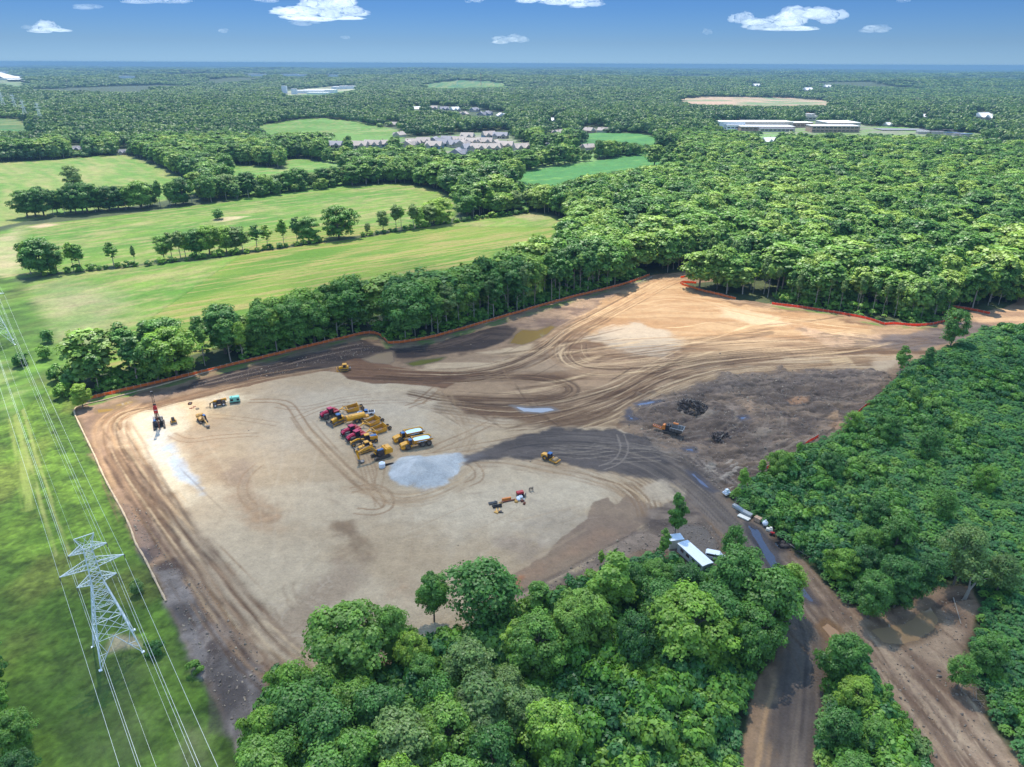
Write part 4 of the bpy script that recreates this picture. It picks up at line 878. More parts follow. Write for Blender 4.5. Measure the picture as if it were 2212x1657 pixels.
g = G(828, 500); tree('airy', g[0], g[1], 15, 'grey feathery tree at the left of the right hedgerow clump', None, 'grey green', wid=1.1)
g = G(292, 570); tree('tall', g[0], g[1], 12, 'thin small tree alone between hedgerow clumps', None, 'grey green', wid=.7)
g = G(474, 473); tree('bush', g[0], g[1], 7.5, 'small round tree alone on bare soil in the middle field', None, 'dark green', name='field_tree', wid=1.3)
g = G(160, 408); tree('round', g[0], g[1], 21, 'grey green oak standing alone on bare soil in the far left field', None, 'grey green', name='field_tree', wid=1.15)
for sec, (a, b) in enumerate((([(75, 598), (200, 584)]), ([(200, 584), (330, 572)]), ([(330, 572), (560, 543)]), ([(560, 542), (700, 522)]), ([(780, 512), (960, 484)]), ([(960, 484), (1140, 460)]))):
    q = along([a, b], 5, 1, rt)
    for i, (x, y) in enumerate(q):
        t = rt.choice(['mid green', 'dark green', 'bright green'])
        tree('bush', x, y, rt.uniform(2.2, 4.2), f'{nth(i+1)} from left, low {t} bush at foot of {("first", "second", "third", "fourth", "fifth", "last")[sec]} near hedgerow stretch', 'bushes at the foot of the near hedgerow', t, 'bush', 'hedge_bush', wid=1.3)
row([(60, 466), (200, 454), (330, 444)], 9, 2, ['round'], (16, 20), 'in the rear of the far left field hedgerow', ['dark green', 'mid green'], 1.2)
row([(560, 420), (700, 402), (860, 391)], 13, 2, ['bush', 'round'], (8, 13), 'filling gaps in the long hedgerow above middle field', ['mid green', 'dark green'], 1.2)
# the belt of wood between the near field and the orange fence
def off_line(pts, d):
    p = GP(pts); t = np.gradient(p, axis=0); t /= np.linalg.norm(t, axis=1)[:, None]
    return p + np.stack([-t[:, 1], t[:, 0]], 1)*d
FN = FENCE_NW[1:]
row(off_line(FN[:7], 4.5), 6.0, 1.8, ['tall', 'tall', 'round'], (17, 22), 'just behind the left half of the orange fence', ['bright green', 'mid green', 'mid green', 'dark green'], 1.15, world=True)
row(off_line(FN[:7], 13), 7.5, 2.5, ['tall', 'round'], (19, 24), 'in back row behind left orange fence', ['mid green', 'dark green', 'bright green'], 1.2, world=True)
row(off_line(FN[9:16], 4.0), 5.6, 1.8, ['stem', 'tall'], (18, 23), 'behind the rising right part of the orange fence', ['dark green', 'dark green', 'mid green', 'grey green'], 1.05, world=True)
row(off_line(FN[6:16], 11), 7.0, 2.5, ['tall', 'round'], (22, 26), 'in back row behind right orange fence', ['dark green', 'mid green'], 1.2, world=True)
# forest edge behind the eastern fence, bare pale stems
row([(1420, 588), (1500, 578), (1570, 580), (1600, 610), (1660, 645), (1700, 652)], 5.5, 2, ['stem', 'stem', 'tall'], (17, 22), 'on the forest edge above the sandy slope', ['dark green', 'grey green', 'mid green'], .9)
row([(1700, 652), (1800, 668), (1900, 682), (2000, 694), (2050, 684)], 4.4, 1.6, ['stem', 'stem', 'tall'], (16, 21), 'on the bare stemmed forest edge behind red fence', ['dark green', 'grey green', 'mid green'], .8)
row([(1560, 592), (1610, 618), (1640, 640)], 5, 1.5, ['stem'], (11, 15), 'in the thin stand left of the red fence', ['grey green', 'mid green'], .7)
row([(2060, 655), (2120, 660), (2170, 655), (2240, 640)], 6, 2, ['tall', 'round'], (14, 19), 'on the forest edge by the right dirt road', ['bright green', 'mid green', 'dark green'], .9)

# --- the wood in the foreground
ANCH = []
def fg(px, py, h, kind, tint, w_, label, **k):
    """px, py: where the top of the crown is seen; the foot follows from the height"""
    d = RM @ np.array([(px-1106)/FPX, (828.5-py)/FPX, -1.0]); t = (CAM_H-h)/-d[2]; q = C0 + d*t
    tree(kind, q[0], q[1], h, label, None, tint, wid=w_, **k)
fg(748, 1318, 16.5, 'round', 'mid green', 1.28, 'broad spreading tree in front of the pad corner, trunk showing under its crown')
fg(845, 1312, 15, 'round', 'mid green', .72, 'narrower dark tree touching the broad spreading tree on its right')
fg(932, 1232, 14, 'oval', 'mid green', .95, 'slim forked tree standing out against the sand, left of the big feathery one')
fg(1045, 1222, 17, 'airy', 'dark green', 1.35, 'big feathery dark tree against the sand at the wood edge')
fg(1165, 1250, 14, 'oval', 'mid green', 1.1, 'pointed dense tree on the wood edge right of the big feathery tree')
fg(885, 1370, 12, 'round', 'bright green', .75, 'bright green small tree right of the broad spreading tree')
fg(1470, 1058, 15, 'oval', 'mid green', .72, 'lone slim poplar beside the black road in front of the sand')
fg(1440, 1140, 9, 'oval', 'mid green', .8, 'small slim tree just left of the white trailer')
fg(1330, 1195, 17, 'oval', 'bright green', 1.35, 'yellow green tall tree left of the white trailer')
fg(1260, 1278, 15, 'round', 'mid green', 1.0, 'round tree in the wood, second from the pointed tree')
fg(1300, 1188, 6, 'tall', 'bright green', .8, 'small leaning tree at the sand edge above the wood')
fg(1330, 1182, 5.5, 'tall', 'bright green', .7, 'bright small sapling at the tip of the wood')
fg(1592, 1136, 14, 'airy', 'mid green', .6, 'feathery tree right of the trailer yard')
fg(1600, 1190, 18, 'round', 'dark green', .98, 'tall dark blue green tree right of the white trailer')
fg(1680, 1240, 17, 'round', 'mid green', 1.0, 'tall round tree leaning over the road bend')
fg(1720, 1220, 13, 'airy', 'bright green', .8, 'thin bright tree hanging over the blue puddle on the road')
fg(1500, 1290, 17, 'round', 'bright green', 1.25, 'largest round light green tree in the middle of the wood')
fg(1430, 1260, 14, 'airy', 'dark green', 1.1, 'grey dark tree behind the largest round tree')
fg(1235, 1300, 15, 'round', 'mid green', .9, 'round green tree left of the open gap in the wood')
fg(1160, 1335, 15, 'round', 'mid green', 1.0, 'dense mid green tree left of the round pair in the wood')
fg(1110, 1340, 13, 'tall', 'bright green', 1.2, 'yellow green tree below the big feathery tree')
fg(1010, 1390, 13, 'airy', 'grey green', 1.1, 'pale grey feathery tree in the wood left of centre')
fg(1190, 1530, 15, 'round', 'bright green', 1.0, 'pale rounded maple at the bottom edge of the photo')
fg(1140, 1500, 13, 'round', 'grey green', .95, 'pale grey green maple just above the bottom rounded maple')
ANC = [(748, 1318, 'broad spreading tree at the pad corner'), (1045, 1222, 'big feathery tree against the sand'), (1500, 1290, 'largest round tree of the wood'), (1580, 1190, 'tall blue green tree by the trailer'), (1190, 1530, 'rounded maple at the bottom edge'), (1010, 1390, 'pale grey tree in the wood'), (560, 1620, 'lowest left corner of the wood'), (1165, 1250, 'pointed tree on the wood edge')]
USED = set()
for i, (x, y, h, k, t) in enumerate([(625, 1440, 13, 'round', 'bright green'), (690, 1450, 11, 'round', 'mid green'), (640, 1490, 13, 'round', 'dark green'), (565, 1540, 12, 'round', 'bright green'), (600, 1590, 12, 'airy', 'mid green'),
        (700, 1530, 14, 'airy', 'dark green'), (760, 1480, 12, 'round', 'mid green'), (820, 1490, 14, 'round', 'dark green'), (870, 1560, 15, 'round', 'grey green'), (940, 1470, 14, 'airy', 'dark green'), (960, 1530, 15, 'round', 'mid green'),
        (1040, 1480, 14, 'round', 'grey green'), (1060, 1580, 15, 'round', 'dark green'), (760, 1590, 14, 'round', 'mid green'), (700, 1640, 14, 'airy', 'mid green'), (850, 1650, 14, 'round', 'bright green'), (990, 1650, 14, 'round', 'mid green'),
        (1100, 1450, 10, 'airy', 'grey green'), (1380, 1330, 14, 'round', 'dark green'), (1640, 1320, 14, 'round', 'mid green'), (1560, 1280, 15, 'round', 'dark green'), (1370, 1220, 12, 'round', 'dark green'), (1420, 1210, 11, 'round', 'mid green'),
        (1490, 1225, 11, 'airy', 'dark green'), (1200, 1290, 10, 'bush', 'dark green'), (910, 1420, 10, 'round', 'mid green'), (560, 1620, 13, 'round', 'mid green'), (640, 1690, 14, 'round', 'bright green'), (780, 1720, 14, 'round', 'dark green'), (930, 1740, 15, 'round', 'mid green'), (1080, 1740, 15, 'round', 'grey green'), (1230, 1720, 13, 'round', 'mid green')]):
    nb = {'round': 'rounded', 'airy': 'feathery', 'bush': 'low'}[k]
    o_ = sorted(ANC, key=lambda q: math.hypot(q[0]-x, q[1]-y))
    for q in o_:
        dx, dy = x-q[0], y-q[1]; ang = math.degrees(math.atan2(-dy, dx)) % 360
        w8 = ('right of', 'above right of', 'above', 'above left of', 'left of', 'below left of', 'below', 'below right of')[int((ang+22.5)//45) % 8]
        lb = f'{nb} {t} tree {w8} the {q[2]}'
        if lb not in USED: break
    USED.add(lb); fg(x, y, h, k, t, .95 + .15*((i*7) % 3-1), lb)
# island, right thicket and lower left trees
for x, y, h, k, t, lb in [(1835, 1378, 12, 'round', 'mid green', 'dense rounded tree at the tip of the wedge between the two dirt tracks'), (1860, 1470, 9, 'round', 'bright green', 'light tree in the wedge between the tracks, behind the rounded one'),
        (1830, 1540, 10, 'airy', 'dark green', 'loose tree low in the wedge between the two dirt tracks'), (1900, 1560, 8, 'round', 'mid green', 'vine covered tree on the right side of the wedge between the tracks'), (1850, 1640, 9, 'round', 'dark green', 'dark tree at the bottom of the wedge between the tracks'),
        (1985, 1595, 5, 'bush', 'grey green', 'pale grey bush beside the muddy track'),
        (1960, 740, 15, 'tall', 'mid green', 'tall vine covered tree at the upper tip of the thicket'), (2075, 668, 17, 'airy', 'mid green', 'lone slender tree in front of the black haul road'), (2015, 745, 12, 'tall', 'dark green', 'dark tree beside the tall vine covered one'),
        (1980, 830, 11, 'tall', 'mid green', 'leafy tree on the left rim of the thicket'), (1850, 890, 9, 'airy', 'bright green', 'thin yellow green tree at the end of the red fence'), (1800, 980, 9, 'round', 'dark green', 'dark clump tree right of the small red fence'),
        (1730, 950, 7, 'tall', 'bright green', 'bright narrow tree beside the small red fence'), (1690, 975, 10, 'round', 'mid green', 'broad green tree at the thicket corner'), (1650, 990, 7, 'tall', 'bright green', 'small bright tree behind the lower red fence'),
        (1610, 1010, 9, 'tall', 'bright green', 'yellow green tree at the leftmost point of the thicket'), (1595, 1048, 7, 'tall', 'bright green', 'lime green tree by the stacked white bags'),
        (1930, 900, 10, 'round', 'mid green', 'round tree rising out of the thicket near its left rim'), (2020, 930, 11, 'airy', 'dark green', 'dark feathery tree rising from the middle of the thicket'), (2140, 1010, 9, 'round', 'bright green', 'light crown in the right part of the thicket'),
        (2050, 1060, 10, 'airy', 'mid green', 'feathery crown in the lower middle of the thicket'), (1900, 1080, 9, 'round', 'dark green', 'dark round crown below the thicket middle'), (1880, 1140, 9, 'airy', 'mid green', 'loose crown left of the pointed one'),
        (1950, 1120, 11, 'round', 'mid green', 'large crown above the yellow green bushes'), (1830, 1190, 9, 'round', 'bright green', 'yellow green tree above the dead brush'), (1960, 1210, 13, 'round', 'dark green', 'tall dark crown north of the clear pond'),
        (1900, 1240, 12, 'round', 'mid green', 'big green crown left of the tall dark one by the pond'), (2020, 1200, 12, 'airy', 'dark green', 'dark loose crown just left of the white trunked tree'), (1880, 1180, 10, 'round', 'dark green', 'dark crown right of the dead brush'),
        (2100, 1140, 16, 'airy', 'grey green', 'grey leaved tree with a pale forked trunk right of the pond'), (2090, 1420, 8, 'airy', 'mid green', 'thin stemmed tree leaning to the lower dirt clearing'), (2150, 1380, 9, 'round', 'mid green', 'round bush tree at the right edge below the pond'),
        (2180, 1200, 11, 'airy', 'grey green', 'pale grey green crown at the right edge of the photo'), (10, 1540, 9, 'round', 'mid green', 'leafy tree at the lower left corner'), (-20, 1470, 9, 'oval', 'bright green', 'bright tree at the lower left photo edge'), (20, 1630, 8, 'round', 'dark green', 'dark tree in the bottom left corner'), (-60, 1390, 10, 'round', 'dark green', 'tree just at the left edge above the corner trees'),
        (95, 712, 6, 'bush', 'dark green', 'dark bush clump beside the left pylon'), (90, 745, 6, 'bush', 'mid green', 'green bush below the dark clump by the left pylon'), (120, 790, 6, 'bush', 'mid green', 'bush at the lower corner of the near field'), (150, 800, 7, 'bush', 'dark green', 'dark bush left of the wood belt'), (130, 830, 5, 'bush', 'bright green', 'bright bush left of the wood belt'), (40, 765, 5, 'bush', 'dark green', 'spreading dark bush under the power lines'),
        (165, 830, 9, 'round', 'bright green', 'bright young tree at the left tip of the wood belt'), (294, 1254, 3.4, 'bush', 'grey green', 'grey blue round shrub beside the big pylon'), (330, 1388, 3.0, 'bush', 'dark green', 'dark shrub right of the big pylon foot'), (420, 1432, 2.6, 'bush', 'mid green', 'small shrub on the edge of the grey mud')]:
    fg(x, y, h, k, t, 1.0, lb, cat='bush' if k == 'bush' else 'tree')
SMALLBUSH = None
# ------------------------------------------------------------------ masses of trees, one stuff object each, scattered with geometry nodes
def scatter(name, pts, rot, scl, kd, protos, label, cat='woods'):
    me = mesh_points(name, pts, rot, scl, kd)
    o = link(name, me); tag(o, label, cat, kind='stuff')
    ng = bpy.data.node_groups.new(name + '_nodes', 'GeometryNodeTree')
    ng.interface.new_socket('Geometry', in_out='INPUT', socket_type='NodeSocketGeometry'); ng.interface.new_socket('Geometry', in_out='OUTPUT', socket_type='NodeSocketGeometry')
    n, l = ng.nodes, ng.links; gi, go = n.new('NodeGroupInput'), n.new('NodeGroupOutput'); j = n.new('GeometryNodeJoinGeometry')
    def attr(nm, ty):
        a = n.new('GeometryNodeInputNamedAttribute'); a.data_type = ty; a.inputs[0].default_value = nm; return a
    ar, as_, ak = attr('rot', 'FLOAT_VECTOR'), attr('scl', 'FLOAT_VECTOR'), attr('kd', 'INT')
    for k, obs in enumerate(protos):
        cmp_ = n.new('FunctionNodeCompare'); cmp_.data_type = 'INT'; cmp_.operation = 'EQUAL'
        l.new(ak.outputs['Attribute'], [s_ for s_ in cmp_.inputs if s_.type == 'INT' and s_.name == 'A'][0]); [s_ for s_ in cmp_.inputs if s_.type == 'INT' and s_.name == 'B'][0].default_value = k
        for ob in obs:
            oi = n.new('GeometryNodeObjectInfo'); oi.inputs['Object'].default_value = ob; oi.inputs['As Instance'].default_value = True
            ip = n.new('GeometryNodeInstanceOnPoints'); l.new(gi.outputs[0], ip.inputs['Points']); l.new(cmp_.outputs[0], ip.inputs['Selection'])
            l.new(oi.outputs['Geometry'], ip.inputs['Instance']); l.new(ar.outputs['Attribute'], ip.inputs['Rotation']); l.new(as_.outputs['Attribute'], ip.inputs['Scale'])
            l.new(ip.outputs[0], j.inputs[0])
    l.new(j.outputs[0], go.inputs[0])
    md = o.modifiers.new('scatter', 'NODES'); md.node_group = ng
    return o
def mesh_points(name, pts, rot, scl, kd):
    me = bpy.data.meshes.new(name); me.vertices.add(len(pts)); me.vertices.foreach_set('co', np.asarray(pts, np.float32).ravel())
    for an, ty, d_ in (('rot', 'FLOAT_VECTOR', rot), ('scl', 'FLOAT_VECTOR', scl), ('kd', 'INT', kd)):
        a = me.attributes.new(an, ty, 'POINT'); a.data.foreach_set('value' if ty == 'INT' else 'vector', np.ascontiguousarray(d_, np.int32 if ty == 'INT' else np.float32).ravel())
    me.update(); return me
def loose(me, name):           # a source shape for the scatter, standing in no collection of its own
    return bpy.data.objects.new(name, me)
def jgrid(x0, x1, y0, y1, s_, r):
    a = np.arange(x0, x1, s_); b = np.arange(y0, y1, s_*.87); A, B = np.meshgrid(a, b); A[1::2] += s_/2
    return (A + r.uniform(-.36, .36, A.shape)*s_).ravel(), (B + r.uniform(-.36, .36, B.shape)*s_).ravel()
def outside(x, y, poly, margin):
    d, _, _, _ = segdist(x, y, poly, True)
    return (~inpoly(x, y, poly)) & (d > margin)
HB = []      # picture boxes of houses: no far crown may stand before them
rg = np.random.default_rng(3)
wTHICK = GP([(2215, 702), (2120, 712), (2050, 748), (1960, 785), (1920, 835), (1850, 895), (1800, 940), (1767, 950), (1738, 967), (1680, 1001), (1655, 1020), (1600, 1052), (1572, 1068), (1592, 1096), (1640, 1128), (1700, 1178), (1760, 1230), (1790, 1270), (1830, 1312), (1880, 1325), (1940, 1312), (1990, 1280), (2040, 1262), (2095, 1268),
         (2118, 1310), (2098, 1370), (2080, 1420), (2105, 1490), (2150, 1580), (2200, 1660), (2330, 1900), (2900, 1900), (2900, 790), (2420, 742), (2280, 762)])
wFRONT = GP([(1500, 2500), (1560, 1900), (1600, 1657), (1612, 1560), (1625, 1480), (1665, 1425), (1700, 1370), (1700, 1320), (1650, 1265), (1600, 1240), (1560, 1235), (1500, 1240), (1440, 1205), (1400, 1200), (1330, 1222), (1230, 1272), (1130, 1315), (1010, 1365), (900, 1400), (800, 1462), (730, 1490), (640, 1475), (585, 1455), (570, 1510), (545, 1580), (513, 1635), (560, 1900), (700, 2500)])
def woodland():
    """forest that can be seen as crowns, up to about 1 km"""
    X, Y = jgrid(-1150, 1250, 60, 1250, 8.8, rg)
    # only what the frame (and a little to its sides) can show
    m = (np.abs(X) < (1.02*Y + 70)) & (Y > 215); X, Y = X[m], Y[m]; d = np.hypot(X, Y)
    ok = d < 1150
    for k, p in wF.items(): ok &= outside(X, Y, p, 4.5)
    for p, mg in ((wSITE, 3.5), (wCOR, 3), (wTHICK, 4), (wFRONT, 0), (wISL, 0)): ok &= outside(X, Y, p, mg)
    X, Y, d = X[ok], Y[ok], d[ok]
    dE, _, _, _ = segdist(X, Y, GP(FENCE_E[:9]), False); dN, _, _, _ = segdist(X, Y, GP([(1241, 641), (1403, 595), (1500, 585), (1600, 600), (1667, 657)]), False)
    k_ = (dE > 9) & (dN > 9); X, Y, d = X[k_], Y[k_], d[k_]
    T_ = np.array(TREES)
    keep = np.ones(len(X), bool)
    for i0 in range(0, len(X), 2000):
        q = np.hypot(X[i0:i0+2000, None]-T_[None, :, 0], Y[i0:i0+2000, None]-T_[None, :, 1]); keep[i0:i0+2000] = (q > 4.2).all(1)
    X, Y, d = X[keep], Y[keep], d[keep]
    h = rg.uniform(14, 24.5, len(X)) + 2.5*(fbm(X/60, Y/60, 2, 4)-.5)*2
    Z0 = zs_arr(X, Y)
    ok = visible_ok(X, Y, Z0, h); ok2 = visible_ok(X, Y, Z0, h*.6); ok3 = visible_ok(X, Y, Z0, h*.35); h = np.where(ok, h, np.where(ok2, h*.6, h*.35)); ok |= ok2 | ok3
    X, Y, Z0, h = X[ok], Y[ok], Z0[ok], h[ok]; n = len(X)
    kd = rg.integers(0, 9, n); WK = [('round', 0), ('round', 1), ('round', 2), ('tall', 0), ('tall', 1), ('tall', 2), ('airy', 0), ('airy', 1), ('oval', 0)]; Hs = np.array([KINDS[a][b][0] for a, b in WK])[kd]
    s_ = h/Hs; wd = np.where(kd >= 3, 1.35, .95)*rg.uniform(.8, 1.4, n)
    rot = np.zeros((n, 3)); rot[:, 2] = rg.uniform(0, 6.28, n)
    pr = []
    for kd_, v in WK:
        H, R_, base, lo, per, ls = KINDS[kd_][v]; sd_ = 900+v*7+len(kd_)
        pr.append([loose(crown_mesh('wood_crown', sd_, H, R_, base, lo, 64, ls*1.75, kd_, M_WOOD), 'wood_crown'), loose(trunk_mesh('wood_trunk', sd_, H, R_, base, .26, M_PALE if kd_ == 'tall' else M_BARK, 3), 'wood_trunk')])
    print('woodland', n)
    return scatter('woodland', np.stack([X, Y, Z0], 1), rot, np.stack([s_*wd, s_*wd, s_], 1), kd, pr, 'continuous mixed green forest canopy around the fields and the building site')
VIS = [FIELDS[k] for k in 'cdefghij'] + [HOUSING, SCHOOL, QUARRY, COMPLEX, HIGHWAY]
def visible_ok(X, Y, Z0, h, rad=None):
    bx, by = proj(X, Y, Z0); tx, ty = proj(X, Y, Z0 + h*.93); mx_, my = proj(X, Y, Z0+h*.5)
    ok = np.ones(len(X), bool); rad = (np.full(len(X), 4.5) if rad is None else rad)*FPX/np.hypot(X, Y)
    for p in VIS:
        SPARSE_ = (HOUSING, SCHOOL)
        # trees standing inside a clearing, or whose crowns would rise across it
        spare = (rg.random(len(X)) < .28) if p in SPARSE_ else False
        ok &= spare | ~(inpoly(bx, by, p) | inpoly(tx, ty, p) | inpoly(mx_, my, p) | inpoly(tx-rad*.8, ty, p) | inpoly(tx+rad*.8, ty, p))
    for x0, x1, y0, y1 in HB:
        ok &= ~((tx > x0-rad) & (tx < x1+rad) & (ty < y1) & (by > y0))
    return ok
def clump_mesh(seed, n, rad, m):
    r = np.random.default_rng(seed); PP, NN, TT = [], [], []
    for k in range(n):
        a = r.uniform(0, 6.28); q = rad*math.sqrt(r.random()); cx_, cy_ = q*math.cos(a), q*math.sin(a); R_ = r.uniform(.20, .30)*rad*1.3; h = r.uniform(13, 19)
        t = r.random(); c = 60
        d = unit(r.normal(size=(c, 3))); d[:, 2] = np.abs(d[:, 2])*1.0 - .15
        PP.append(np.array([cx_, cy_, h-6]) + d*np.array([R_, R_, 6.0])*r.uniform(.8, 1.1, (c, 1))); NN.append(unit(d + r.normal(size=(c, 3))*.18 + np.array([0, 0, .25]))); TT.append(np.full(c, .3+t*.4) + r.normal(size=c)*.05)
    V, F_ = leaf_quads(np.vstack(PP), np.vstack(NN), rad*.10, r)
    return mesh_np('forest_clump', V, F_, [m], False, {'tint': ('FLOAT', 'POINT', np.repeat(np.clip(np.concatenate(TT), 0, 1), 4))})
def far_forest():
    PX_, PY_, SC = [], [], []
    r0 = 1080.0
    while r0 < 30000:
        s_ = max(17.0, r0*.0085); dr = s_*1.05 if r0 < 6000 else s_*1.6
        n = int(2*math.radians(47)*r0/s_); a = np.linspace(-R(47), R(47), n) + rg.uniform(-.5, .5, n)*s_/r0
        rr0 = r0 + rg.uniform(-.5, .5, n)*dr
        PX_.append(np.sin(a)*rr0); PY_.append(np.cos(a)*rr0); SC.append(np.full(n, s_)); r0 += dr
    X, Y, s_ = map(np.concatenate, (PX_, PY_, SC))
    Z0 = hill(X, Y); h = 15*rg.uniform(.75, 1.2, len(X))*np.where(np.hypot(X, Y) > 6000, 1.25, 1) + 5*(fbm(X/300, Y/300, 2, 9)-.5)
    ok = visible_ok(X, Y, Z0, h+3, s_*.62); ok2 = visible_ok(X, Y, Z0, h*.5, s_*.5); h = np.where(ok, h, h*.5); ok |= ok2
    # some farmland clearings far out
    fl = fbm(X/700, Y/1500, 3, 66); d = np.hypot(X, Y); ok &= ~((fl > .685) & (d > 2600))
    X, Y, Z0, h, s_ = (v[ok] for v in (X, Y, Z0, h, s_)); n = len(X); print('far clumps', n)
    kd = rg.integers(0, 4, n); rot = np.zeros((n, 3)); rot[:, 2] = rg.uniform(0, 6.28, n); sc_ = s_/22.0*1.25
    pr = [[loose(clump_mesh(50+k, 9, 15, M_FAR), 'forest_clump')] for k in range(4)]
    return scatter('distant_forest', np.stack([X, Y, Z0-1.5], 1), rot, np.stack([sc_, sc_, h/16.0], 1), kd, pr, 'far forest fading to blue towards the horizon')
def rosette_mesh(seed, H, R_, m, stems=52):
    """sumac: a low dome of drooping feather leaves in star-shaped heads"""
    r = np.random.default_rng(seed); V, F_, T_ = [], [], []
    for k in range(stems):
        a = r.uniform(0, 6.28); q = R_*math.sqrt(r.random()); z = H*(1-.55*(q/R_)**2)*r.uniform(.72, 1.0)
        c = np.array([q*math.cos(a), q*math.sin(a), z]); t = np.clip(.5+.3*r.normal(), 0, 1)
        for j in range(9):
            b = j*.70 + r.uniform(-.3, .3); L_ = r.uniform(.36, .68); w_ = .16*L_/.7
            d = np.array([math.cos(b), math.sin(b), 0]); s_ = np.array([-d[1], d[0], 0])
            p1 = c + d*L_*.5 + np.array([0, 0, .10]); p2 = c + d*L_ + np.array([0, 0, -.18])
            i0 = len(V); V += [c - s_*w_*.4, c + s_*w_*.4, p1 + s_*w_, p1 - s_*w_, p2 - s_*w_*.3, p2 + s_*w_*.3]; F_ += [(i0, i0+1, i0+2, i0+3), (i0+3, i0+2, i0+5, i0+4)]
            T_ += [np.clip(t + r.normal()*.1, 0, 1)]*6
    return mesh_np('sumac_shrub', np.array(V), np.array(F_), [m], False, {'tint': ('FLOAT', 'POINT', T_)})
def thicket(name, poly, s_, hs, label, seed, mixk, wk=1.0, prob=1.0, leafs=None):
    r = np.random.default_rng(seed); lo, hi = poly.min(0), poly.max(0)
    X, Y = jgrid(lo[0], min(hi[0], 520), max(lo[1], 42), hi[1], s_, r)
    ok = outside(X, Y, poly, -1) & False | (inpoly(X, Y, poly)); d, _, _, _ = segdist(X, Y, poly, True); ok &= d > .8
    ok &= np.abs(X) < .86*Y + 60
    for i, (tx, ty, tr) in enumerate(TREES[-160:]): ok &= np.hypot(X-tx, Y-ty) > tr*.35
    ok &= (fbm(X/16, Y/16, 3, seed+3) + .25*(r.random(len(X))-.5)) > (1-prob)
    X, Y, d = X[ok], Y[ok], d[ok]; n = len(X)
    big = fbm(X/22, Y/22, 3, seed); kd = np.where(r.random(n) + (big-.5)*1.2 > mixk, r.integers(4, 6, n), r.integers(0, 4, n))
    h = r.uniform(*hs, n)*(.7 + .6*big)*np.clip(.45 + d/12, .45, 1)*np.where(kd >= 4, 1.3, 1)
    rot = np.zeros((n, 3)); rot[:, 2] = r.uniform(0, 6.28, n)
    pr = [[loose(rosette_mesh(70+k, 3.2, 2.2, (leafs or M_SUM) if k < 3 else M_SHR), 'sumac_shrub')] for k in range(4)]
    pr += [[loose(crown_mesh('thicket_crown', 300+k, 3.6, 2.3, .1, 13, 60, .22, 'bush', (leafs or M_SUM) if k else M_SHR), 'thicket_crown')] for k in range(2)]
    q = h/3.3; wd = np.clip(q, .55, 1.6)*wk; print(name, n)
    return scatter(name, np.stack([X, Y, zs_arr(X, Y)], 1), rot, np.stack([wd, wd, q], 1), kd, pr, label, 'undergrowth')

def clods():
    """lumps of earth and stones on the dark ground, the banks and the dirt by the road"""
    r = np.random.default_rng(31); PT = []
    for poly, n in ((DARK, 5200), ([(262, 1085), (330, 1110), (352, 1195), (440, 1262), (505, 1345), (572, 1430), (572, 1490), (535, 1590), (513, 1640), (456, 1504), (359, 1301)], 2000), ([(1420, 1120), (1540, 1125), (1560, 1190), (1400, 1185), (1330, 1210), (1130, 1312), (1120, 1292)], 900),
                    ([(1720, 1215), (1850, 1320), (1900, 1335), (2080, 1270), (2110, 1320), (2075, 1420), (2100, 1500), (2200, 1660), (1985, 1640), (1885, 1440), (1770, 1320)], 700), ([(1095, 700), (1400, 605), (1420, 615), (1230, 700)], 500), ([(400, 835), (785, 740), (830, 758), (560, 817)], 800), (SITE, 700)):
        w_ = GP(poly); lo, hi = w_.min(0), w_.max(0); q = lo + r.random((n*3, 2))*(hi-lo); q = q[inpoly(q[:, 0], q[:, 1], w_)][:n]; PT.append(q)
    q = np.vstack(PT); d, _, _, _ = segdist(q[:, 0], q[:, 1], wSITE, True); q = q[(d > .8)]; n = len(q)
    s_ = np.clip(r.lognormal(-2.15, .55, n), .05, .45); s_[-600:] *= .5
    rot = r.uniform(0, 6.28, (n, 3)); scl = np.stack([s_, s_*r.uniform(.6, 1, n), s_*r.uniform(.4, .8, n)], 1)
    pr = []
    for k in range(3):
        V, F_ = ico(2); V = V*(1 + .35*np.random.default_rng(k).normal(size=(len(V), 1))*.5)
        pr.append([loose(mesh_np('clod', V, F_, [mat('clod_earth', ((140, 122, 102), (162, 142, 116), (118, 104, 90))[k], .95, grime=.3, scale=2)]), 'clod')])
    return scatter('earth_clods', np.concatenate([q, zs_arr(q[:, 0], q[:, 1])[:, None]], 1), rot, scl, r.integers(0, 3, n), pr, 'loose clods and stones on the churned earth', 'clods')
# ------------------------------------------------------------------ machines
Y_ = mat('yellow_paint', (226, 158, 22), .42, grime=.35, scale=.8); YD = mat('dusty_yellow_paint', (196, 146, 62), .6, grime=.6, scale=1.2)
CR = mat('crimson_paint', (186, 12, 62), .35, grime=.2); RD = mat('red_paint', (176, 24, 28), .45, grime=.3); OR_ = mat('orange_paint', (226, 126, 40), .5, grime=.4)
BK = mat('black_steel', (38, 36, 38), .6, grime=.35); GR_ = mat('worn_steel', (120, 114, 108), .5, .3, grime=.5); RUB = mat('dusty_rubber', (66, 60, 54), .9, grime=.6)
TRK = mat('track_steel', (92, 80, 70), .7, grime=.6); GL = mat('dark_glass', (14, 24, 44), .12, spec=.8, grime=.1); WH = mat('white_paint', (226, 228, 228), .4, grime=.12)
SKYG = mat('glossy_blue_top', (44, 84, 130), .18, spec=.8, grime=.1); BLU = mat('blue_paint', (40, 96, 150), .4); TEAL = mat('pale_teal_paint', (126, 196, 172), .5, grime=.15); TAN_ = mat('tan_board', (198, 160, 130), .8, grime=.2)
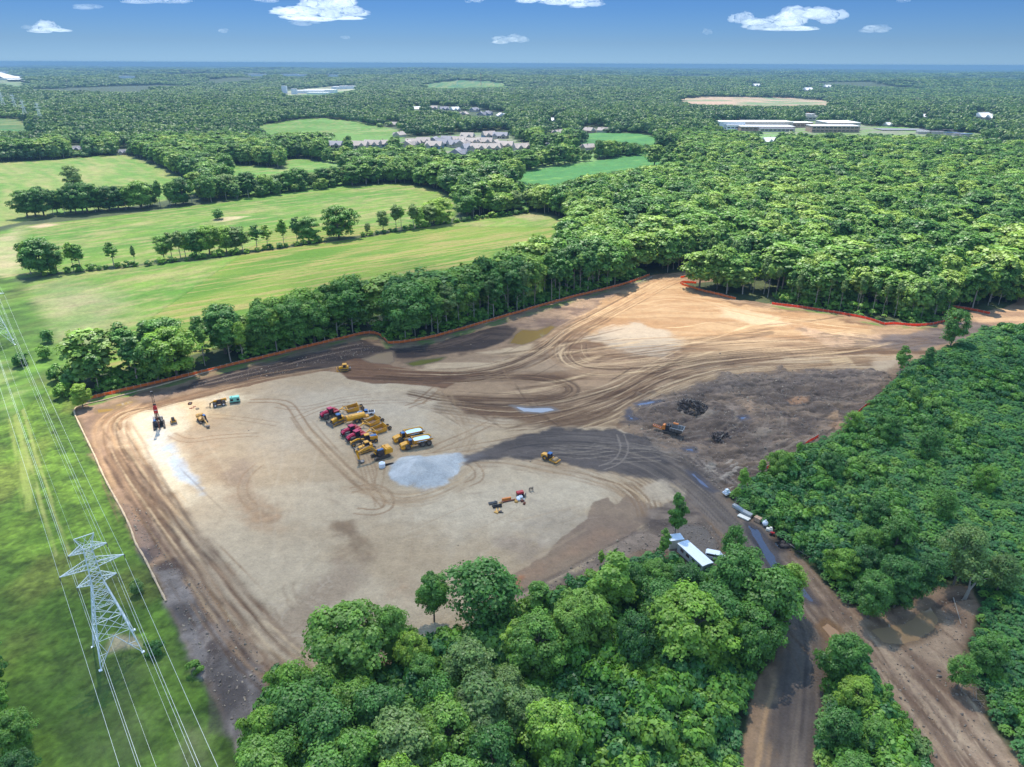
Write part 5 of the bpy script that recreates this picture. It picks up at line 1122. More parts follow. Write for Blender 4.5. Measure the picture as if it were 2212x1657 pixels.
LGR = mat('light_grey_board', (172, 172, 166), .7, grime=.3); RUST = mat('rusty_steel', (110, 56, 30), .9, grime=.5); LOAD = mat('pale_blue_lining', (196, 220, 238), .6, grime=.08); WOODM = mat('bare_timber', (176, 148, 112), .9)
CRM = mat('cream_paint', (226, 218, 198), .6, grime=.2); SAND_M = mat('carried_soil', (122, 92, 66), .95, grime=.4)
def put(name, label, cat, rear, front, shift=0.0, group=None):
    """a machine standing on the ground between two spots of the photograph, nose to the front one"""
    a, b = G(*rear), G(*front); d = b-a; rz = math.atan2(d[1], d[0]); m = (a+b)/2 + d/np.linalg.norm(d)*shift
    e = thing(name, label, cat, (m[0], m[1], 0), rz, group)
    zz = [zs(m[0]+u*math.cos(rz)-v*math.sin(rz), m[1]+u*math.sin(rz)+v*math.cos(rz)) for u in (-3, 0, 3) for v in (-1.2, 0, 1.2)]
    e.location.z = sum(sorted(zz)[3:])/6
    return e
def wheel(p, x, y, r, w_, rimc=None, n=22):
    s_ = 1 if y > 0 else -1
    b = MB(); c = [(r*.80, -w_/2), (r*.97, -w_*.42), (r, -w_*.2), (r, w_*.2), (r*.97, w_*.42), (r*.80, w_/2), (r*.5, w_*.46), (r*.5, -w_*.46)]
    V = [(x+q*math.cos(2*math.pi*i/n), y+yy, r+q*math.sin(2*math.pi*i/n)) for i in range(n) for q, yy in c]
    k = len(c); b.add(V, [(i*k+j, i*k+(j+1) % k, ((i+1) % n)*k+(j+1) % k, ((i+1) % n)*k+j) for i in range(n) for j in range(k)])
    for i in range(0, n, 1): a = 2*math.pi*i/n; b.box(x-.05, x+.05, y-w_*.46, y+w_*.46, r+r*.96, r+r*1.03, rot=('Y', a), at=(x, y, r))
    o = b.build('wheel', RUB, p)
    d = MB(); d.tube((x, y-w_*.3, r), (x, y+w_*.30, r), r*.5, n=14); d.tube((x, y+s_*w_*.30, r), (x, y+s_*w_*.42, r), r*.22, n=10); d.build('rim', rimc or Y_, o)
    return o
def track(p, y, x0, x1, h, w_, framec=None):
    n = 10; r = h/2; prof = []
    for i in range(n+1): a = -math.pi/2 + math.pi*i/n; prof.append((x1-r+r*math.cos(a), r+r*math.sin(a)))
    for i in range(n+1): a = math.pi/2 + math.pi*i/n; prof.append((x0+r+r*math.cos(a), r+r*math.sin(a)))
    b = MB(); N = len(prof); inn = []
    for a, c in prof: inn.append((x0+r + (a-x0-r)*1.0, c)) if False else inn.append((((x0+x1)/2)+(a-(x0+x1)/2)*(1-.22*h/(x1-x0)*2), r+(c-r)*.74))
    V = [(a, y-w_/2, c) for a, c in prof] + [(a, y+w_/2, c) for a, c in prof] + [(a, y-w_/2, c) for a, c in inn] + [(a, y+w_/2, c) for a, c in inn]
    F = []
    for i in range(N):
        j = (i+1) % N; F += [(i, j, N+j, N+i), (i, 2*N+i, 2*N+j, j), (N+i, N+j, 3*N+j, 3*N+i), (2*N+i, 3*N+i, 3*N+j, 2*N+j)]
    b.add(V, F); m = int((x1-x0)/.28)
    for i in range(m):
        xx = x0+r + (x1-x0-2*r)*i/max(1, m-1)
        b.box(xx-.04, xx+.04, y-w_/2, y+w_/2, h, h+.05); b.box(xx-.04, xx+.04, y-w_/2, y+w_/2, -.04, 0)
    o = b.build('track', TRK, p)
    d = MB(); d.box(x0+r*.8, x1-r*.8, y-w_*.25, y+w_*.25, h*.28, h*.62)
    for xx in (x0+r, x1-r): d.tube((xx, y-w_*.32, r), (xx, y+w_*.32, r), r*.62, n=12)
    d.build('track_frame', framec or TRK, o); return o
def cab(p, x0, x1, y0, y1, z0, z1, roofc, over=.15, taper=.12, frame=None):
    b = MB(); b.box(x0, x1, y0, y1, z0, z1, tx=taper, ty=taper*.7); o = b.build('cab', GL, p)
    d = MB()
    for xx, yy in ((x0, y0), (x0, y1), (x1, y0), (x1, y1)):
        sx_, sy_ = (1 if xx == x0 else -1), (1 if yy == y0 else -1); d.bar((xx-.01*sx_, yy-.01*sy_, z0), (xx+taper*sx_, yy+taper*.7*sy_, z1), .11, .11)
    d.build('cab_frame', frame or BK, o)
    r = MB(); r.box(x0+taper-over, x1-taper+over, y0+taper*.7-over, y1-taper*.7+over, z1, z1+.17, tx=.1, ty=.1); r.build('roof', roofc, o)
    return o
def red_tractor(label, rear, front):
    e = put('articulated_tractor', label, 'tractor', rear, front, group='crimson articulated tractors in the parked row')
    for x in (2.1, -1.75):
        for y in (-1.35, 1.35): wheel(e, x, y, .95, .78, GR_)
    MB().prism([(-3.3, .9), (-3.3, 1.25), (3.2, 1.3), (3.4, 1.0), (3.2, .75), (-3.2, .75)], -.5, .5).build('frame', BK, e)
    h = MB().prism([(.55, 1.35), (.55, 2.65), (1.6, 2.55), (3.1, 2.15), (3.45, 1.75), (3.45, 1.25)], -.62, .62); o = h.build('hood', CR, e)
    MB().box(.9, 3.0, -.3, .3, 2.1, 2.63, tx=.3, ty=.05, rot=('Y', R(9)), at=(2, 0, 2.3)).build('hood_crest', CR, o); MB().box(3.44, 3.56, -.52, .52, 1.0, 1.75).box(3.4, 3.7, -.45, .45, .6, .98).build('grille', BK, o)
    MB().box(3.55, 3.95, -.6, .6, .62, 1.1, tx=.1).build('front_weight', GR_, e)
    cab(e, -.95, .65, -.78, .78, 1.35, 3.15, CR, .16, .08)
    MB().tube((.75, .55, 2.2), (.75, .55, 3.5), .09).build('exhaust', BK, e)
    for y in (-1.35, 1.35):
        MB().prism([(-2.85, 1.95), (-2.7, 2.12), (-.95, 2.12), (-.8, 1.85), (-.95, 1.98), (-2.7, 1.98)], y-.42, y+.42).build('fender', RD, e)
        MB().prism([(1.15, 1.98), (1.3, 2.1), (2.7, 2.1), (2.9, 1.9), (2.7, 1.98)], y-.40, y+.40).build('fender', BK, e)
    MB().box(-3.1, -1.1, -.75, .75, 1.3, 2.05, tx=.25, ty=.15).box(-2.6, -1.5, -.3, .3, 2.0, 2.3, tx=.1).build('rear_deck', RD, e)
    MB().bar((-3.2, 0, .8), (-4.0, 0, .65), .18, .1).bar((-3.1, .5, 1.3), (-3.8, .35, .7), .1, .1).bar((-3.1, -.5, 1.3), (-3.8, -.35, .7), .1, .1).build('drawbar', BK, e)
    for y in (-.95, .95): MB().bar((-.4, y, .75), (.5, y, 1.35), .5, .05).bar((-.4, y, .45), (.1, y, .8), .5, .05).build('steps', BK, e)
    return e
def bulldozer(label, rear, front, roofc=None, bladec=None, s_=1.0, open_=False):
    e = put('bulldozer', label, 'bulldozer', rear, front)
    e.scale = (s_, s_, s_)
    for y in (-1.05, 1.05): track(e, y, -2.1, 1.9, .95, .62, YD)
    b = MB().prism([(.2, .75), (.2, 2.0), (1.75, 1.75), (1.95, 1.6), (1.95, .7)], -.52, .52); o = b.build('engine_hood', Y_, e)
    MB().box(1.94, 2.0, -.45, .45, .85, 1.6).build('grille', BK, o)
    MB().box(-2.0, .22, -.95, .95, .75, 1.35, tx=.05, ty=.05).box(-2.05, -1.2, -.9, .9, 1.3, 1.95, tx=.1, ty=.1).build('body', Y_, e)
    if open_:
        MB().box(-.95, .1, -.65, .65, 1.35, 2.3, ty=.05).build('cab', BK, e)
        c = MB()
        for xx, yy in ((-1.2, -.75), (-1.2, .75), (.2, -.7), (.2, .7)): c.bar((xx, yy, 1.3), (xx, yy, 2.75), .1, .1)
        c.build('canopy_posts', BK, e); MB().box(-1.35, .4, -.95, .95, 2.75, 2.9, tx=.08, ty=.08).build('canopy_roof', roofc or Y_, e)
    else: cab(e, -1.15, .25, -.7, .7, 1.35, 2.75, roofc or SKYG, .08, .12)
    MB().tube((.9, .25, 1.8), (.9, .25, 2.6), .07).build('exhaust', BK, e)
    bl = MB(); n = 6
    prof = [(2.75+.22*math.sin(math.pi*i/n)*-1, .02+1.15*i/n) for i in range(n+1)]; prof += [(x+.07, z) for x, z in prof[::-1]]
    bl.prism(prof, -1.75, 1.75).box(2.6, 2.85, -1.8, -1.72, .02, 1.1).box(2.6, 2.85, 1.72, 1.8, .02, 1.1).build('blade', bladec or GR_, e)
    for y in (-1.45, 1.45): MB().bar((-.4, y, .42), (2.65, y, .35), .14, .18).build('push_arm', YD, e)
    for y in (-.45, .45): MB().tube((1.6, y, 1.45), (2.62, y, .85), .06).build('lift_cylinder', GR_, e)
    rp = MB().box(-2.75, -2.05, -.35, .35, .55, .95); [rp.prism([(-2.85, 1.0), (-2.6, 1.0), (-2.7, .1), (-2.8, .1)], y-.05, y+.05) for y in (-.7, 0, .7)]; rp.box(-2.85, -2.6, -.9, .9, .85, 1.1).build('ripper', GR_, e)
    return e
def pan_scraper(label, rear, front):
    e = put('pull_scraper', label, 'scraper', rear, front, group='yellow pull scrapers in the parked row')
    side = [(-1.9, .45), (-1.9, 1.75), (1.3, 1.45), (1.9, 1.0), (1.9, .25), (-1.2, .2)]
    for y in (-1.6, 1.52): MB().prism(side, y, y+.08).build('bowl_side', Y_, e)
    MB().prism([(-1.95, .25), (-1.95, .35), (1.9, .28), (1.9, .18)], -1.55, 1.55).build('bowl_floor', GR_, e)
    MB().box(-2.0, -1.85, -1.55, 1.55, .3, 2.35, tx=.02).build('push_plate', Y_, e)
    MB().box(-1.7, 1.2, -1.45, 1.45, .36, .62, tx=.5, ty=.3).build('soil_residue', SAND_M, e)
    MB().prism([(1.75, .2), (2.1, .5), (1.9, 1.35), (1.7, 1.35), (1.9, .55), (1.65, .28)], -1.5, 1.5).build('apron_gate', YD, e)
    y2 = MB()
    for s_ in (-1, 1): y2.bar((.3, 1.75*s_, 1.0), (2.6, 1.5*s_, 1.35), .16, .3).bar((2.6, 1.5*s_, 1.35), (3.4, .35*s_, 1.45), .2, .3)
    y2.bar((3.3, 0, 1.45), (4.2, 0, 1.2), .4, .35).bar((4.2, 0, 1.2), (5.4, 0, .65), .25, .25).tube((3.3, -.6, 1.45), (3.3, .6, 1.45), .2).build('draft_frame', Y_, e)
    MB().tube((2.9, .9, 1.5), (2.9, .9, 2.5), .05).tube((2.9, -.9, 1.5), (2.9, -.9, 2.3), .05).build('marker_post', BK, e)
    rf = MB(); rf.bar((-1.9, .5, .9), (-3.6, .25, .8), .16, .2).bar((-1.9, -.5, .9), (-3.6, -.25, .8), .16, .2).box(-3.7, -3.3, -1.3, 1.3, .55, .75).bar((-2.0, 0, 1.7), (-3.4, 0, .9), .1, .1)
    rf.build('rear_frame', YD, e)
    for y in (-.95, .95): wheel(e, -3.4, y, .62, .5, GR_)
    for y in (-1.2, 1.2): MB().tube((-.2, y*1.38, 1.5), (1.4, y*1.38, 1.3), .07).build('lift_cylinder', GR_, e)
    return e
def water_wagon():
    e = put('water_wagon', 'long yellow tank wagon on four tyres between the crimson tractors', 'tanker', S(897, 1024.5), S(845, 1037))
    prof = [(-1.0, 1.35), (-1.15, 1.6), (-1.15, 2.3), (-.75, 2.75), (.75, 2.75), (1.15, 2.3), (1.15, 1.6), (1.0, 1.35), (.6, 1.0), (-.6, 1.0)]
    t = MB().prism(prof, -2.9, 3.4, axis='x').build('tank', Y_, e)
    MB().box(2.3, 2.9, -.4, .4, 2.75, 2.9).box(1.6, 2.0, .2, .6, 2.75, 2.88).build('hatch', YD, t)
    MB().prism([(-.95, 1.1), (-1.0, 2.4), (1.0, 2.4), (.95, 1.1)], 3.41, 3.5, axis='x').build('end_plate', YD, t)
    MB().box(-4.1, 2.6, -.5, .5, .95, 1.15).box(-4.2, -2.9, -.9, .9, 1.0, 1.5, ty=.2).build('chassis', Y_, e)
    MB().bar((3.2, 0, 1.0), (4.3, 0, .7), .3, .2).build('drawbar', YD, e)
    for x in (-1.3, .35):
        for y in (-1.3, 1.3): wheel(e, x, y, .78, .6, YD)
def pickup(label, rear, front):
    e = put('pickup_truck', label, 'pickup', rear, front)
    b = MB().prism([(-2.9, .55), (-2.95, 1.15), (-.6, 1.2), (1.0, 1.15), (2.55, 1.02), (2.85, .85), (2.85, .5)], -.95, .95); o = b.build('body', WH, e)
    MB().prism([(-.75, 1.18), (-.6, 1.85), (.55, 1.85), (1.3, 1.14)], -.82, .82).build('windows', GL, e); MB().box(-.6, .5, -.76, .76, 1.85, 1.92, tx=.05, ty=.05).build('roof', SKYG, e)
    MB().box(1.05, 2.5, -.8, .8, 1.09, 1.17, tx=.1, ty=.05, rot=('Y', R(5)), at=(1.8, 0, 1.12)).build('bonnet', SKYG, o)
    MB().box(-2.8, -.85, -.78, .78, 1.16, 1.22).box(-2.2, -1.5, -.5, .3, 1.2, 1.5).tube((-1.2, -.6, 1.35), (-1.2, .6, 1.35), .12).build('bed_load', BK, e); MB().ball((-1.7, .1, 1.55), .16).build('white_jug', WH, e)
    for x in (1.9, -1.75):
        for y in (-.88, .88): wheel(e, x, y, .42, .26, GR_, 16)
def motor_grader():
    e = put('motor_grader', 'yellow motor grader with a flat yellow cab roof behind the excavator', 'grader', S(922, 1077.5), S(859, 1091))
    MB().prism([(-4.1, .95), (-4.15, 2.05), (-1.7, 2.3), (-1.7, .9)], -.72, .72).build('engine_hood', Y_, e); MB().box(-4.0, -1.8, -.62, .62, 2.12, 2.34, tx=.1, ty=.12).build('hood_top', SKYG, e)
    cab(e, -1.6, .0, -.7, .7, 1.1, 2.95, Y_, .12, .1)
    MB().bar((-.1, 0, 1.45), (2.2, 0, 2.0), .42, .42).bar((2.2, 0, 2.0), (4.3, 0, 1.3), .4, .42).box(4.1, 4.5, -.55, .55, .75, 1.55, tx=.05).build('frame_beam', Y_, e)
    MB().bar((.2, -.7, 1.2), (3.6, 0, .95), .2, .2).bar((.2, .7, 1.2), (3.6, 0, .95), .2, .2).tube((1.2, 0, .85), (1.2, 0, 1.05), .75, n=18).build('draw_circle', BK, e)
    MB().prism([(1.0, .05), (.85, .35), (1.0, .68), (1.06, .68), (.93, .35), (1.06, .05)], -1.95, 1.95).build('blade', GR_, e)
    MB().tube((1.5, .6, 1.0), (1.3, .55, 2.5), .07).tube((1.5, -.6, 1.0), (1.3, -.55, 2.5), .07).bar((1.3, -.7, 2.2), (1.3, .7, 2.2), .2, .2).build('lift_cylinder', BK, e)
    for x in (3.8, -1.9, -3.4):
        for y in (-1.0, 1.0): wheel(e, x, y, .64, .42, YD)
    MB().box(3.5, 4.0, -.9, .9, .6, .75).build('front_axle', BK, e)
def excavator(name, label, rear, front, P_, s_=1.0, shift=0, roofc=None, swing=0.0, paint=None):
    """P_: boom outline as (x, z) joints: foot, elbow, boom tip, stick tail, stick tip"""
    pc = paint or Y_
    e = put(name, label, 'excavator', rear, front, shift); e.scale = (s_,)*3
    for y in (-1.3, 1.3): track(e, y, -2.4, 2.4, .95, .65)
    MB().box(-.9, .9, -1.0, 1.0, .45, 1.0).tube((0, 0, .95), (0, 0, 1.2), .8, n=16).build('undercarriage', BK, e)
    up = MB().prism([(-3.2, 1.25), (-3.3, 2.3), (-3.0, 2.75), (-1.2, 2.75), (-.9, 2.2), (1.3, 1.9), (1.5, 1.2)], -1.45, .1).prism([(-3.2, 1.25), (-3.3, 2.3), (-3.0, 2.75), (-1.2, 2.75), (-1.0, 1.9), (-.8, 1.2)], .1, 1.45)
    u = up.build('superstructure', pc, e)
    MB().box(-2.9, -1.5, -1.2, 1.2, 2.75, 2.95, tx=.1, ty=.1).tube((-1.7, -.5, 2.9), (-1.7, -.5, 3.25), .1).build('engine_cover', pc, u)
    h = MB()
    for x in (-1.0, -.2, .6): h.tube((x, -1.35, 2.0), (x, -1.35, 2.85), .025)
    h.tube((-1.0, -1.35, 2.85), (.6, -1.35, 2.85), .03).tube((-1.0, -1.35, 2.5), (.6, -1.35, 2.5), .02).build('handrail', BK, u)
    cab(e, -.6, 1.25, .45, 1.45, 1.2, 2.95, roofc or SKYG, .04, .08)
    f, el, tip, tail, st = [Vector((p[0], -.15, p[1])) for p in P_]
    o = MB().bar(f, f.lerp(el, .5), .5, .55).bar(f.lerp(el, .48), el, .48, .85).bar(el, el.lerp(tip, .5), .46, .8).bar(el.lerp(tip, .48), tip, .44, .5).build('boom', pc, e)
    MB().tube(f + Vector((.5, .45, -.3)), f.lerp(el, .85) + Vector((0, .4, .1)), .1).tube(f + Vector((.5, -.45, -.3)), f.lerp(el, .85) + Vector((0, -.4, .1)), .1).build('boom_cylinder', GR_, o)
    o2 = MB().bar(tail, st, .38, .5).bar(tail, tail.lerp(tip, .8), .38, .6).build('stick', pc, e)
    MB().tube(el + Vector((0, 0, .5)), tail, .09).build('stick_cylinder', GR_, o2)
    d = (st-tail).normalized(); q = st
    bp = [(q.x-.1, q.z+.15), (q.x+.35, q.z-.1), (q.x+.3, q.z-.7), (q.x-.4, q.z-1.05), (q.x-1.2, q.z-.95), (q.x-1.35, q.z-.55), (q.x-1.1, q.z-.75), (q.x-.45, q.z-.75), (q.x-.1, q.z-.4)]
    MB().prism(bp, -.75, .45).build('bucket', GR_, e)
    return e
def dump_truck(label, rear, front):
    e = put('articulated_dump_truck', label, 'dump truck', rear, front, group='yellow articulated dump trucks')
    MB().prism([(2.6, .75), (2.6, 1.9), (3.1, 2.15), (4.9, 1.75), (5.25, 1.3), (5.2, .7)], -.95, .95).build('hood', Y_, e)
    MB().prism([(1.7, .8), (1.7, 1.45), (3.0, 1.5), (5.1, .95), (5.1, .6), (3.9, .6), (3.5, 1.15), (2.5, 1.15), (2.2, .7)], -1.4, 1.4).build('front_body', Y_, e); MB().box(5.22, 5.3, -.55, .55, .95, 1.55).build('grille', BK, e)
    cab(e, 1.4, 2.75, -.15, 1.25, 1.5, 3.05, SKYG, .05, .1, Y_)
    MB().box(1.2, 2.6, -1.3, -.2, 1.45, 2.3, tx=.1, ty=.1).tube((1.5, -.9, 2.3), (1.5, -.9, 3.2), .1).bar((1.35, 1.35, 2.2), (1.35, 1.6, 3.3), .08, .08).build('engine_box', BK, e)
    MB().box(-4.6, 1.3, -.45, .45, .85, 1.25).box(-3.6, -1.6, -.9, .9, .75, 1.05).build('rear_frame', BK, e)
    # dump body: outer shell and lining
    o, i_ = [(1.0, 1.6), (1.15, 2.75), (-4.9, 2.6), (-5.5, 2.2), (-3.9, 1.4)], None
    T_ = [(1.2, 1.6, 2.85), (-4.6, 1.55, 2.65), (-5.3, 1.45, 2.2)]
    B_ = [(.8, .95, 1.45), (-3.6, .95, 1.35), (-5.2, 1.1, 1.95)]
    b = MB()
    for s_ in (-1, 1):
        V = [(x, y*s_, z) for x, y, z in T_] + [(x, y*s_, z) for x, y, z in B_] + [(x, (y-.14)*s_, z-.0) for x, y, z in T_] + [(x+.02, (y-.12)*s_, z+.14) for x, y, z in B_]
        b.add(V, [(0, 1, 4, 3), (1, 2, 5, 4), (6, 7, 10, 9), (7, 8, 11, 10), (0, 6, 7, 1), (1, 7, 8, 2), (2, 8, 11, 5)])
    b.box(1.05, 1.25, -1.6, 1.6, 1.5, 3.0, tx=.02).build('dump_body', Y_, e)
    V = [(x, y, z) for x, y, z in B_] + [(x, -y, z) for x, y, z in B_]
    MB().add([(x, y, z) for x, y, z in V] + [(x, y, z+.1) for x, y, z in V], [(0, 1, 4, 3), (1, 2, 5, 4), (6, 9, 10, 7), (7, 10, 11, 8), (0, 3, 9, 6), (2, 8, 11, 5)]).build('body_floor', GR_, e)
    n = 14; L = []
    for k in range(n): a = math.pi*2*k/n; L.append((-1.7 + 2.7*math.copysign(abs(math.cos(a))**.6, math.cos(a)), 1.34*math.copysign(abs(math.sin(a))**.6, math.sin(a))))
    MB().prism(L, 1.9, 2.5, axis='z').build('white_blue_load', LOAD, e)
    MB().bar((-4.7, 1.62, 2.62), (1.2, 1.66, 2.82), .16, .12).bar((-4.7, -1.62, 2.62), (1.2, -1.66, 2.82), .16, .12).build('body_rim', YD, e)
    for x in (3.05, -1.8, -3.75):
        for y in (-1.25, 1.25): wheel(e, x, y, .93, .68, GR_)
def drill_rig():
    e = put('drilling_rig', 'tall drilling rig with a black mast and red drive head on the bright sand', 'drilling rig', S(387, 1026), S(392, 1058))
    for y in (-1.5, 1.5): track(e, y, -2.7, 2.9, .9, .6)
    MB().box(-1.0, 1.0, -1.2, 1.2, .45, .95).tube((0, 0, .9), (0, 0, 1.15), .9, n=16).build('undercarriage', BK, e)
    MB().box(-3.1, .6, -1.5, -.5, 1.15, 2.3, tx=.08, ty=.05).box(-3.3, -2.2, -1.5, 1.5, 1.15, 2.0, tx=.1).build('engine_house', GR_, e)
    MB().box(-2.2, .8, .3, 1.4, 1.15, 1.9, tx=.1, ty=.1).build('deck', BK, e); cab(e, .3, 1.7, -1.45, -.5, 1.15, 2.7, SKYG, .04, .08)
    m = MB()
    for y in (-.28, .28):
        for x in (2.15, 2.6): m.bar((x, y, .3), (x-.1, y, 13.2), .1, .1)
    for k in range(16):
        z = .8 + k*.78; a = 1 if k % 2 else -1
        m.bar((2.15, -.28*a, z), (2.15, .28*a, z+.78), .05, .05).bar((2.6, -.28*a, z), (2.6, .28*a, z+.78), .05, .05).bar((2.15, .28, z), (2.6, .28, z+.78), .05, .05)
    m.box(1.95, 2.75, -.35, .35, 13.1, 13.6).box(1.9, 2.4, -.45, .45, 8.4, 9.0)
    m.build('mast', BK, e)
    h = MB().box(2.45, 3.35, -.62, .62, 6.2, 8.3, tx=.05, ty=.05).box(2.6, 3.2, -.35, .35, 8.3, 8.7, tx=.05).build('drive_head', RD, e); MB().box(3.34, 3.42, -.4, .4, 7.2, 7.35).build('head_stripe', WH, h)
    MB().tube((3.0, 0, .1), (2.95, 0, 6.2), .17).build('drill_string', RUST, e)
    b = MB()
    for s_ in (-1, 1): b.tube((.4, .8*s_, 1.4), (2.2, .35*s_, 6.8), .11).tube((-.5, .6*s_, 1.4), (2.1, .3*s_, 4.4), .08)
    b.build('mast_brace', BK, e)
    MB().tube((-1.4, -1.3, 2.3), (-1.4, -1.3, 3.4), .03).tube((-2.6, -1.3, 2.2), (-2.6, -1.3, 3.2), .03).tube((-1.4, -1.3, 3.4), (-2.6, -1.3, 3.2), .03).build('handrail', WH, e)
def skid_steer():
    e = put('skid_steer_loader', 'small yellow compact track loader on the bright sand right of the drill rig', 'loader', S(421.5, 1026), S(428, 1044))
    for y in (-.75, .75): track(e, y, -1.1, .9, .7, .4)
    MB().prism([(-1.4, .4), (-1.45, 1.25), (-.6, 1.5), (.5, 1.1), (.7, .4)], -.5, .5).build('body', Y_, e); cab(e, -.6, .55, -.42, .42, 1.0, 2.0, BK, .04, .06)
    for y in (-.66, .66): MB().bar((-1.3, y, 1.35), (.4, y, 1.25), .12, .16).bar((.4, y, 1.25), (1.25, y, .45), .12, .16).build('lift_arm', Y_, e)
    MB().prism([(1.15, .05), (1.95, .03), (1.95, .1), (1.25, .15), (1.15, .75), (1.08, .75)], -.95, .95).build('bucket', GR_, e)
def telehandler():
    e = put('telehandler', 'yellow telehandler hitched to a teal box at the far left of the pad', 'telehandler', S(551, 989), S(520, 995))
    MB().box(-2.2, 2.0, -.55, .55, .7, 1.15, tx=.1).box(-2.3, -1.2, -1.0, 1.0, .8, 1.5, tx=.1, ty=.1).build('chassis', BK, e)
    cab(e, -.9, .6, .25, 1.05, .95, 2.35, BK, .03, .1); MB().box(-1.2, 1.0, -1.05, -.35, .9, 1.6, tx=.15, ty=.1).build('engine_cover', Y_, e)
    o = MB().bar((-2.4, -.1, 2.15), (1.6, -.1, 1.95), .42, .5).box(-2.7, -2.1, -.4, .2, 1.5, 2.4, tx=.05).build('boom', Y_, e); MB().bar((1.5, -.1, 1.95), (2.9, -.1, 1.35), .3, .34).build('boom_tip', YD, o)
    MB().box(2.9, 3.05, -.75, .65, .15, 1.3).bar((2.6, -.1, 1.4), (2.95, -.1, .5), .3, .25).build('carriage', BK, e)
    for y in (-.5, .35): MB().box(3.05, 4.4, y-.06, y+.06, .1, .17).build('fork', GR_, e)
    for x in (1.3, -1.4):
        for y in (-1.05, 1.05): wheel(e, x, y, .66, .45, WH)
def compressor():
    e = put('towable_compressor', 'pale teal towed compressor box behind the telehandler', 'compressor', S(586, 983), S(563, 986))
    b = MB().box(-1.7, 1.7, -.95, .95, .65, 2.35, tx=.15, ty=.12).build('housing', TEAL, e)
    v = MB()
    for s_ in (-1, 1): v.box(.5, 1.4, s_*.9-.04, s_*.9+.04, 1.0, 1.8).box(-1.5, -.7, s_*.9-.04, s_*.9+.04, 1.0, 1.8)
    v.build('louvre', BK, b); MB().tube((.9, .3, 2.3), (.9, .3, 2.5), .2).build('exhaust', BK, b)
    MB().box(-1.8, 1.8, -.8, .8, .45, .62).bar((1.7, 0, .5), (3.0, 0, .5), .12, .12).build('frame', BK, e)
    for x in (-.75, .1):
        for y in (-.95, .95): wheel(e, x, y, .36, .22, GR_, 14)
def roller():
    e = put('soil_compactor', 'yellow drum roller at the edge of the black gravel road', 'roller', S(1328, 1119.5), S(1358, 1131.5))
    wheel(e, -1.35, -.85, .78, .6, Y_); wheel(e, -1.35, .85, .78, .6, Y_)
    MB().prism([(-2.9, .7), (-2.9, 1.6), (-1.2, 1.85), (-.6, 1.6), (-.6, .7)], -.75, .75).box(-3.0, -2.88, -.6, .6, .8, 1.4).build('engine_hood', Y_, e)
    cab(e, -.7, .45, -.6, .6, 1.0, 2.5, BLU, .15, .08)
    f = MB()
    for y in (-1.15, 1.05): f.bar((.5, y*.9+.05, .8), (2.9, y+.05, .75), .14, .3)
    f.box(2.85, 3.05, -1.2, 1.2, .6, .95).box(.4, .75, -1.1, 1.1, .6, 1.05).build('drum_frame', Y_, e)
    MB().tube((1.8, -1.0, .75), (1.8, 1.0, .75), .75, n=26).build('drum', mat('dusty_drum', (160, 132, 96), .8, grime=.3), e)
def grinder():
    e = put('tub_grinder', 'orange and grey wood grinder on tracks below the dark stump pile', 'grinder', S(1668, 1062), S(1597, 1046))
    for y in (-1.25, 1.25): track(e, y, -2.8, 1.6, .85, .5)
    MB().box(-4.2, 1.8, -1.1, 1.1, .8, 1.2).build('chassis', BK, e)
    t = MB()
    for s_ in (-1, 1): t.add([(-4.6, 1.3*s_, 1.2), (-.6, 1.1*s_, 1.2), (-.6, 1.5*s_, 2.5), (-4.8, 1.75*s_, 2.4), (-4.6, 1.2*s_, 1.2), (-.6, 1.0*s_, 1.2), (-.6, 1.4*s_, 2.5), (-4.8, 1.65*s_, 2.4)], [(0, 1, 2, 3), (7, 6, 5, 4), (0, 4, 5, 1), (3, 2, 6, 7), (0, 3, 7, 4), (1, 5, 6, 2)])
    t.box(-4.6, -.6, -1.2, 1.2, 1.2, 1.3)
    t.build('infeed_trough', GR_, e)
    r = MB()
    for x in (-4.7, -3.7, -2.7, -1.7, -.7): r.bar((x, -1.6, 2.5), (x, -1.2, 1.3), .12, .12).bar((x, 1.6, 2.5), (x, 1.2, 1.3), .12, .12)
    r.tube((-4.8, -1.7, 2.5), (-.6, -1.5, 2.6), .07).tube((-4.8, 1.7, 2.5), (-.6, 1.5, 2.6), .07).tube((-4.8, -1.7, 2.5), (-4.8, 1.7, 2.5), .07).build('rail', LGR, e)
    MB().box(-.5, 1.0, -1.2, 1.0, 1.2, 2.7, tx=.2, ty=.2).tube((.2, .2, 2.7), (.2, .2, 3.3), .12).build('mill_housing', BK, e)
    MB().box(.9, 2.3, -1.0, 1.0, 1.2, 2.6, tx=.35, ty=.3).build('engine_cover', OR_, e); MB().box(-2.6, -.9, -2.0, -1.3, 2.7, 3.05, ty=.1).build('side_panel', OR_, e)
    c = MB()
    for y in (-.55, .55): c.bar((1.6, y, .9), (5.2, y, 1.5), .12, .4)
    for k in range(6): c.bar((2.2+k*.6, -.55, 1.1+k*.1), (2.2+k*.6, .55, 1.1+k*.1), .14, .1)
    c.build('discharge_conveyor', OR_, e); MB().add([(1.8, -.5, 1.05), (5.2, -.5, 1.62), (5.2, .5, 1.62), (1.8, .5, 1.05), (1.8, -.5, 1.0), (5.2, -.5, 1.57), (5.2, .5, 1.57), (1.8, .5, 1.0)], [(0, 1, 2, 3), (7, 6, 5, 4), (0, 4, 5, 1), (3, 2, 6, 7)]).build('belt', BK, e)
